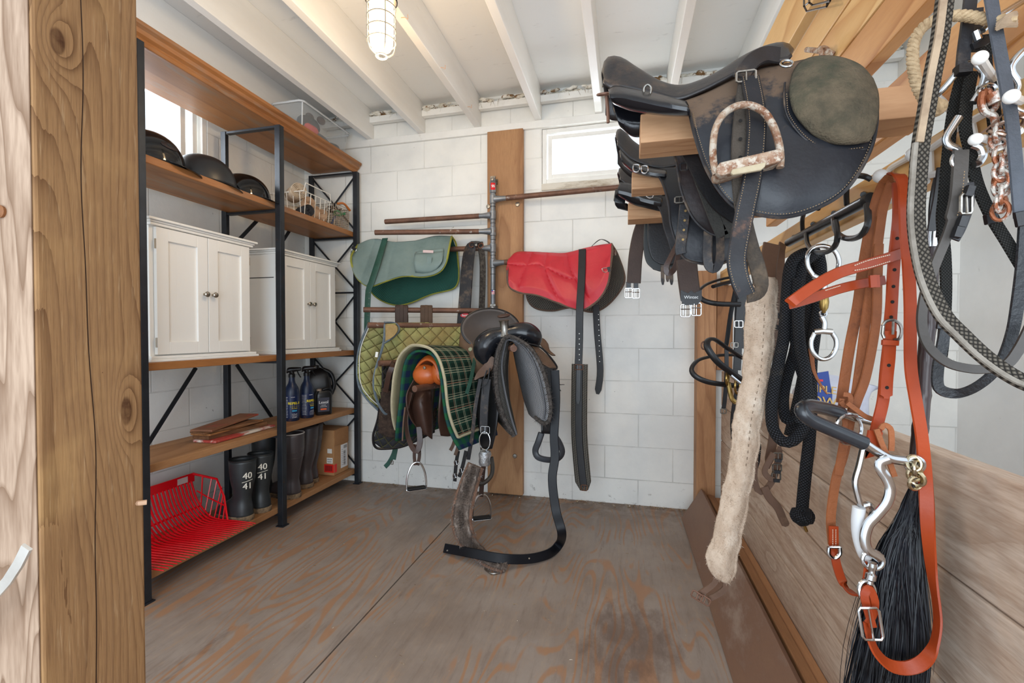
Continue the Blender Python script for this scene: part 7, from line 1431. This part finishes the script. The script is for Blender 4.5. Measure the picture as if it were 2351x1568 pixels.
b = MB(); b.strap(PY([(2206, 345, .76), (2203, 400, .76), (2196, 466, .76), (2176, 535, .76), (2148, 604, .76), (2124, 673, .76), (2116, 741, .76), (2131, 793, .76), (2172, 831, .76), (2224, 846, .76), (2270, 847, .76), (2310, 838, .76), (2340, 800, .76), (2370, 740, .76)], 0), lambda f: .019 if f < .22 else .0125, .005, N=[(0, -1, 0)] * 6 + [(.2, -1, 0), (0, -1, .5), (0, -1, .5)], res=100); q = b.build('strap', mat('dusty_strap', '#3f3a36', '#4b453f', '#262629', 7, rough=.55, bump=.3, t3=(.55, .7)), t); stitch(q, PY([(2200, 395), (2194, 455), (2183, 500)], .755), (.006, -.002, 0), 16)
for (u, v) in ((2224, 438), (2208, 508), (2198, 532)): b = MB(); b.strap(PY([(u - 8, v), (u + 8, v + 3)], .75), .016, .009, res=4); b.build('keeper', m_blackl, t)
buckle(t, WY(2218, 468, .75), .012, .026, m_dullst); b = MB(); b.strap(PY([(2222, 420), (2222, 470), (2206, 520), (2190, 550)], .765), .014, .004, res=14); b.build('billet', m_blackd, t)
t = thing('nylon_webbing', 'flat ribbed grey nylon strap running down the right edge', 'strap')
b = MB(); b.strap(PY([(2268, -40), (2276, 0), (2290, 86), (2306, 172), (2321, 258), (2330, 344), (2337, 430), (2343, 500)], .74), .0155, .003, res=50); b.build('webbing', m_webg, t); b = MB(); b.strap(PY([(2331, 505), (2357, 500)], .735), .02, .005, res=4); b.build('end_stop', m_blackl, t)
t = thing('bridle_cheek', 'dusty black leather bridle cheekpiece folded around the steel bit', 'strap')
b = MB(); b.strap(PY([(2232, -40), (2228, 0), (2221, 60), (2213, 120), (2210, 155)], .77), .0165, .004, res=30); b.build('strap', m_blackd, t); b = MB(); b.strap([WY(2194, 163, .765), WY(2226, 160, .765)], .013, .014, res=6); b.build('fold', m_blackl, t)
b = MB(); b.strap(PY([(2246, 20), (2243, 80), (2238, 118)], .775), .011, .005, res=10); b.strap(PY([(2232, 108), (2262, 96), (2266, 85)], .765), .01, .004, res=8); b.build('keeper', m_blackl, t); b = MB(); b.tube(PY([(2240, 72), (2247, 92)], .76), .004, 6); b.build('buckle_tongue', m_chrome, t)
b = MB(); b.strap(PY([(2262, 80), (2262, 150), (2275, 210), (2290, 330)], .80), .018, .003, res=16); b.build('backing_strap', m_rubr, t)
t = thing('curb_bit', 'steel curb bit with curved shanks hanging behind the natural rope', 'bit')
b = MB(); b.tube(PY([(2115, 246, .80), (2140, 226, .79), (2165, 205, .78), (2196, 168, .77)], 0), .0042, 10, res=24); b.build('mouthpiece', m_chrome, t)
b = MB(); b.tube(PY([(2218, 148), (2238, 145), (2255, 158), (2261, 175), (2255, 200), (2243, 222), (2234, 236)], .765), .0041, 10, res=36, flat=1.2); b.ring(WY(2267, 207, .76), .0078, .0024, (0, -1, 0), 18, sx=1.2); b.build('shank', m_chrome, t)
b = MB(); b.tube(PY([(2202, 268), (2188, 290), (2173, 316), (2178, 332), (2200, 345), (2194, 362)], .765), .0041, 10, res=30, flat=1.2); b.ring(WY(2200, 368, .76), .0078, .0024, (0, -1, 0), 18, sy=1.3); b.build('shank', m_chrome, t)
b = MB(); b.tube(PY([(2232, 332), (2250, 340), (2256, 358), (2247, 374), (2236, 378)], .77), .005, 8, res=24); b.build('shank', m_chrome, t)
t = thing('steel_bit', 'second shiny steel curved bit cut off by the right edge', 'bit')
b = MB(); b.tube(PY([(2375, 100), (2345, 122), (2322, 150), (2322, 168), (2338, 195), (2334, 215), (2324, 235), (2338, 252), (2375, 262)], .76), .0048, 10, res=50); b.build('shank', m_chrome, t); b = MB(); b.tube(PY([(2256, 70), (2290, 40), (2350, 2), (2380, -18)], .76), .004, 10, res=20); b.build('mouthpiece', m_chrome, t)
m_hemp = None
g = G('twisted_hemp', .9, 0, .2); u_, v_, _ = g.xyz('UV'); a_ = ((u_ * 130 + v_ * 260).sin() * .5 + .5); g.col(g.mix(a_.step(.05, .5), '#7c6850', '#c9b08e')); g.bump(a_, 1, .01); m_hemp = g.m
t = thing('natural_rope', 'twisted natural fibre rope arching between two knots over the bits', 'rope')
Pn_ = cr(PY([(2324, 50, .73), (2300, 46, .74), (2267, 44, .75), (2210, 36, .76), (2164, 40, .765), (2124, 58, .77), (2101, 90, .775), (2095, 132, .775), (2103, 187, .775), (2120, 224, .775), (2135, 244, .775)], 0), 150)
for k in range(3):
    Q = []
    for i, p in enumerate(Pn_):
        tt = (Pn_[min(i + 1, 149)] - Pn_[max(i - 1, 0)]).normalized(); s1_ = tt.cross(V((0, 1, 0))).normalized(); an = i * .5 + k * 2.094; Q.append(p + (s1_ * math.cos(an) + V((0, 1, 0)) * math.sin(an)) * .0040)
    b = MB(); b.tube(Q, .0037, 8); b.build('strand', mat('hemp_strand', '#c4ab88', '#a48a68', sc=90, rough=.95, bump=.5, bs=300), t)
b = MB()
for i in range(60): a = random.uniform(-.5, .5); p = WY(2290 + random.uniform(-4, 4), 62 + random.uniform(-8, 8), .73); b.tube([p, WY(2310, 48 + a * 26, .725), WY(2328 + random.uniform(0, 8), 44 + a * 34, .73)], .0015, 4, res=6)
b.build('frayed_tassel', m_sued, t); b = MB(); c = WY(2147, 246, .77)
for ax in ((0, -1, .3), (1, 0, .3), (.3, .3, 1)): b.ring(c, .009, .005, ax, 16)
b.build('knot', mat('hemp_knot', '#b79c78', '#947a5a', sc=90, rough=.95, bump=.5, bs=300), t)
m_ruste = mat('rust_coated_steel', '#9c5c3a', '#84492a', '#c9c2b8', 40, rough=.5, metal=.4, t3=(.46, .58), s3=50, bump=.3, bs=120)
t = thing('rusty_chain', 'rusty lead chain with a snap hanging between the nylon straps', 'chain')
b = MB(); b.tube(PY([(2257, 212), (2253, 235), (2260, 255), (2272, 262), (2282, 268), (2288, 300)], .755), .0045, 8, res=26); b.tube(PY([(2257, 212), (2268, 208), (2276, 222), (2284, 222), (2286, 245), (2274, 258)], .755), .0038, 8, res=26); b.build('snap_hook', m_ruste, t)
b = MB(); b.tube(PY([(2280, 214), (2288, 236)], .75), .0085, 10); b.build('swivel', m_ruste, t)
pts = cr(PY([(2290, 305), (2296, 345), (2298, 400), (2299, 440), (2297, 484)], .75), 11)
for i, p in enumerate(pts):
    b = MB(); b.ring(p, .0082, .0026, (math.cos(.6 + i * 1.45), -abs(math.sin(.6 + i * 1.45)) - .35, 0), 16, sy=1.55); b.build('link', m_ruste, t)
b = MB()
for i in range(5): p = WY(2290 + i * 14, 305 - i * 9, .75); b.ring(p, .0078, .0026, (.4 * (-1) ** i, -.6, 1 * (-1) ** i), 16, sy=1.4); 
b.build('cross_chain', mat('nickel_chain', '#c9c6bf', '#a7704a', sc=40, rough=.3, metal=1), t)
b = MB(); b.tube(PY([(2229, 325), (2260, 300), (2290, 275), (2325, 240)], .745), .0012, 5, res=16); tag(b.build('leather_thong', m_midbr), 'very thin brown thong stretched between the white racks', 'thong')
# webbing pieces hanging on the upright of the first rack
t = thing('neck_strap', 'black narrow strap pair hanging between tan headstall and grey rein', 'strap')
for P in ([(2160, 385), (2154, 440), (2143, 500), (2138, 530)], [(2168, 388), (2162, 450), (2160, 520), (2158, 545)]): b = MB(); b.strap(PY(P, .90), .012, .004, res=16); b.build('strap', m_blackl, t)

# ---- feed bag beyond the partition
fb_ = thing('feed_bag', 'blue and white paper feed bag standing behind the plank partition', 'bag')
c0 = WY(1893, 900, 2.15); bx = c0.x
b = MB(); b.loft([[V((bx - .13, 2.12, .0)), V((bx, 2.06, 0)), V((bx + .16, 2.12, 0)), V((bx + .14, 2.26, 0)), V((bx - .11, 2.26, 0))], [V((bx - .13, 2.1, .4)), V((bx, 2.03, .4)), V((bx + .17, 2.1, .4)), V((bx + .14, 2.28, .4)), V((bx - .11, 2.28, .4))], [V((bx - .1, 2.13, .82)), V((bx, 2.1, .84)), V((bx + .15, 2.13, .8)), V((bx + .13, 2.2, .8)), V((bx - .09, 2.2, .82))], [V((bx - .07, 2.15, .87)), V((bx + .02, 2.14, .89)), V((bx + .2, 2.15, .84)), V((bx + .18, 2.165, .85)), V((bx - .05, 2.165, .88))]], 40, 30, closed=True); b.build('sack', mat('pale_sack_paper', '#cfd0da', '#b9bccb', rough=.7, bump=.4, bs=20), fb_)
P = [WY(u, v, 2.03) for u, v in ((1864, 858), (1902, 852), (1906, 880), (1911, 905), (1910, 940), (1864, 925))]; b = MB(); b.prism(P, (0, .004, 0)); q = b.build('blue_panel', plain('blue_print_panel', '#1f4090', .5), fb_, smooth=0)
b = MB(); c = WY(1880, 893, 2.026); add_text(b, 'TRIPLE', .042, c + V((0, 0, .0)), (1, 0, -.12), (.0, 0, 1), .001); add_text(b, 'CROWN', .05, c + V((.004, 0, -.048)), (1, 0, -.12), (0, 0, 1), .001); b.build('gold_print', plain('gold_ink', '#c9a45c', .5), q, smooth=0); b = MB(); b.box(tuple(c + V((-.006, -.001, .03))), tuple(c + V((.014, 0, .038)))); b.build('red_print', m_red, q, smooth=0)
b = MB(); b.strap(PY([(1862, 800), (1868, 850), (1885, 885), (1899, 905)], 1.3), lambda f: .014 * (1 - f * .8), .003, res=16); tag(b.build('thin_thong', m_lthr), 'thin tan leather thong dangling by the feed bag', 'thong')

# ---- litter along the wall foot and on the floor, bent nails in the joists
rn = random.Random(11); m = MB()
for i in range(420):
    if i < 300: p = V((rn.uniform(-1.8, .40), YB - abs(rn.gauss(0, .03)) - .008, .004))
    else: p = V((rn.uniform(-1.6, .3), rn.uniform(1.3, 2.8), .0015))
    a = rn.uniform(0, 6.28); L = rn.uniform(.004, .02) * (1 if i < 300 else .7)
    if i % 3: m.tube([p, p + V((math.cos(a), math.sin(a) * .5, rn.uniform(0, .25))) * L, p + V((math.cos(a + .5), math.sin(a) * .5, .05)) * L * 1.6], .0007, 4)
    else: m.sph(p, rn.uniform(.001, .005) if i < 300 else .0016, 4, (1.3, 1, .8))
tag(m.build('floor_litter', mat('straw_and_dust', '#b49a72', '#6a5038', '#e0d6c6', 60, rough=1, t3=(.55, .6), s3=90)), 'straw bits and dust scattered on the floor and along the foot of the back wall', 'litter', kind='stuff')
for i, ((u, v), lb) in enumerate((((932, 40), 'bent nail in the joist next to the lamp, nearer one'), ((1020, 155), 'bent nail in the joist beyond the lamp, middle one'), ((1082, 245), 'bent nail in the joist close to the back wall'))):
    p = WX(u - 8, v, -.921 + .002); m = MB(); m.tube([p - V((.006, 0, 0)), p + V((.012, 0, -.002)), p + V((.022, .004, -.008)), p + V((.022, .006, .012))], .0018, 6, res=12)
    tag(m.build('bent_nail', plain('painted_nail%d' % i, '#c9a58c', .5)), lb, 'nail')
# ================================================================ put every thing's origin at its base
bpy.context.view_layer.update()
def kids(o): return [c for c in COL.objects if c.parent == o]
for o in list(COL.objects):
    if o.parent is None and o.type in ('EMPTY', 'MESH'):
        fam = [o] + kids(o); fam += [g for c in fam[1:] for g in kids(c)]
        pts = [v.co for q in fam if q.type == 'MESH' for v in q.data.vertices]
        if not pts or o.get('kind') == 'structure' or o.location.length > 1e-6: continue
        base = V(((min(p.x for p in pts) + max(p.x for p in pts)) / 2, (min(p.y for p in pts) + max(p.y for p in pts)) / 2, min(p.z for p in pts)))
        if o.name.startswith('wooden_post'): continue
        for me in {q.data for q in fam if q.type == 'MESH'}: me.transform(Matrix.Translation(-base))
        o.location = base
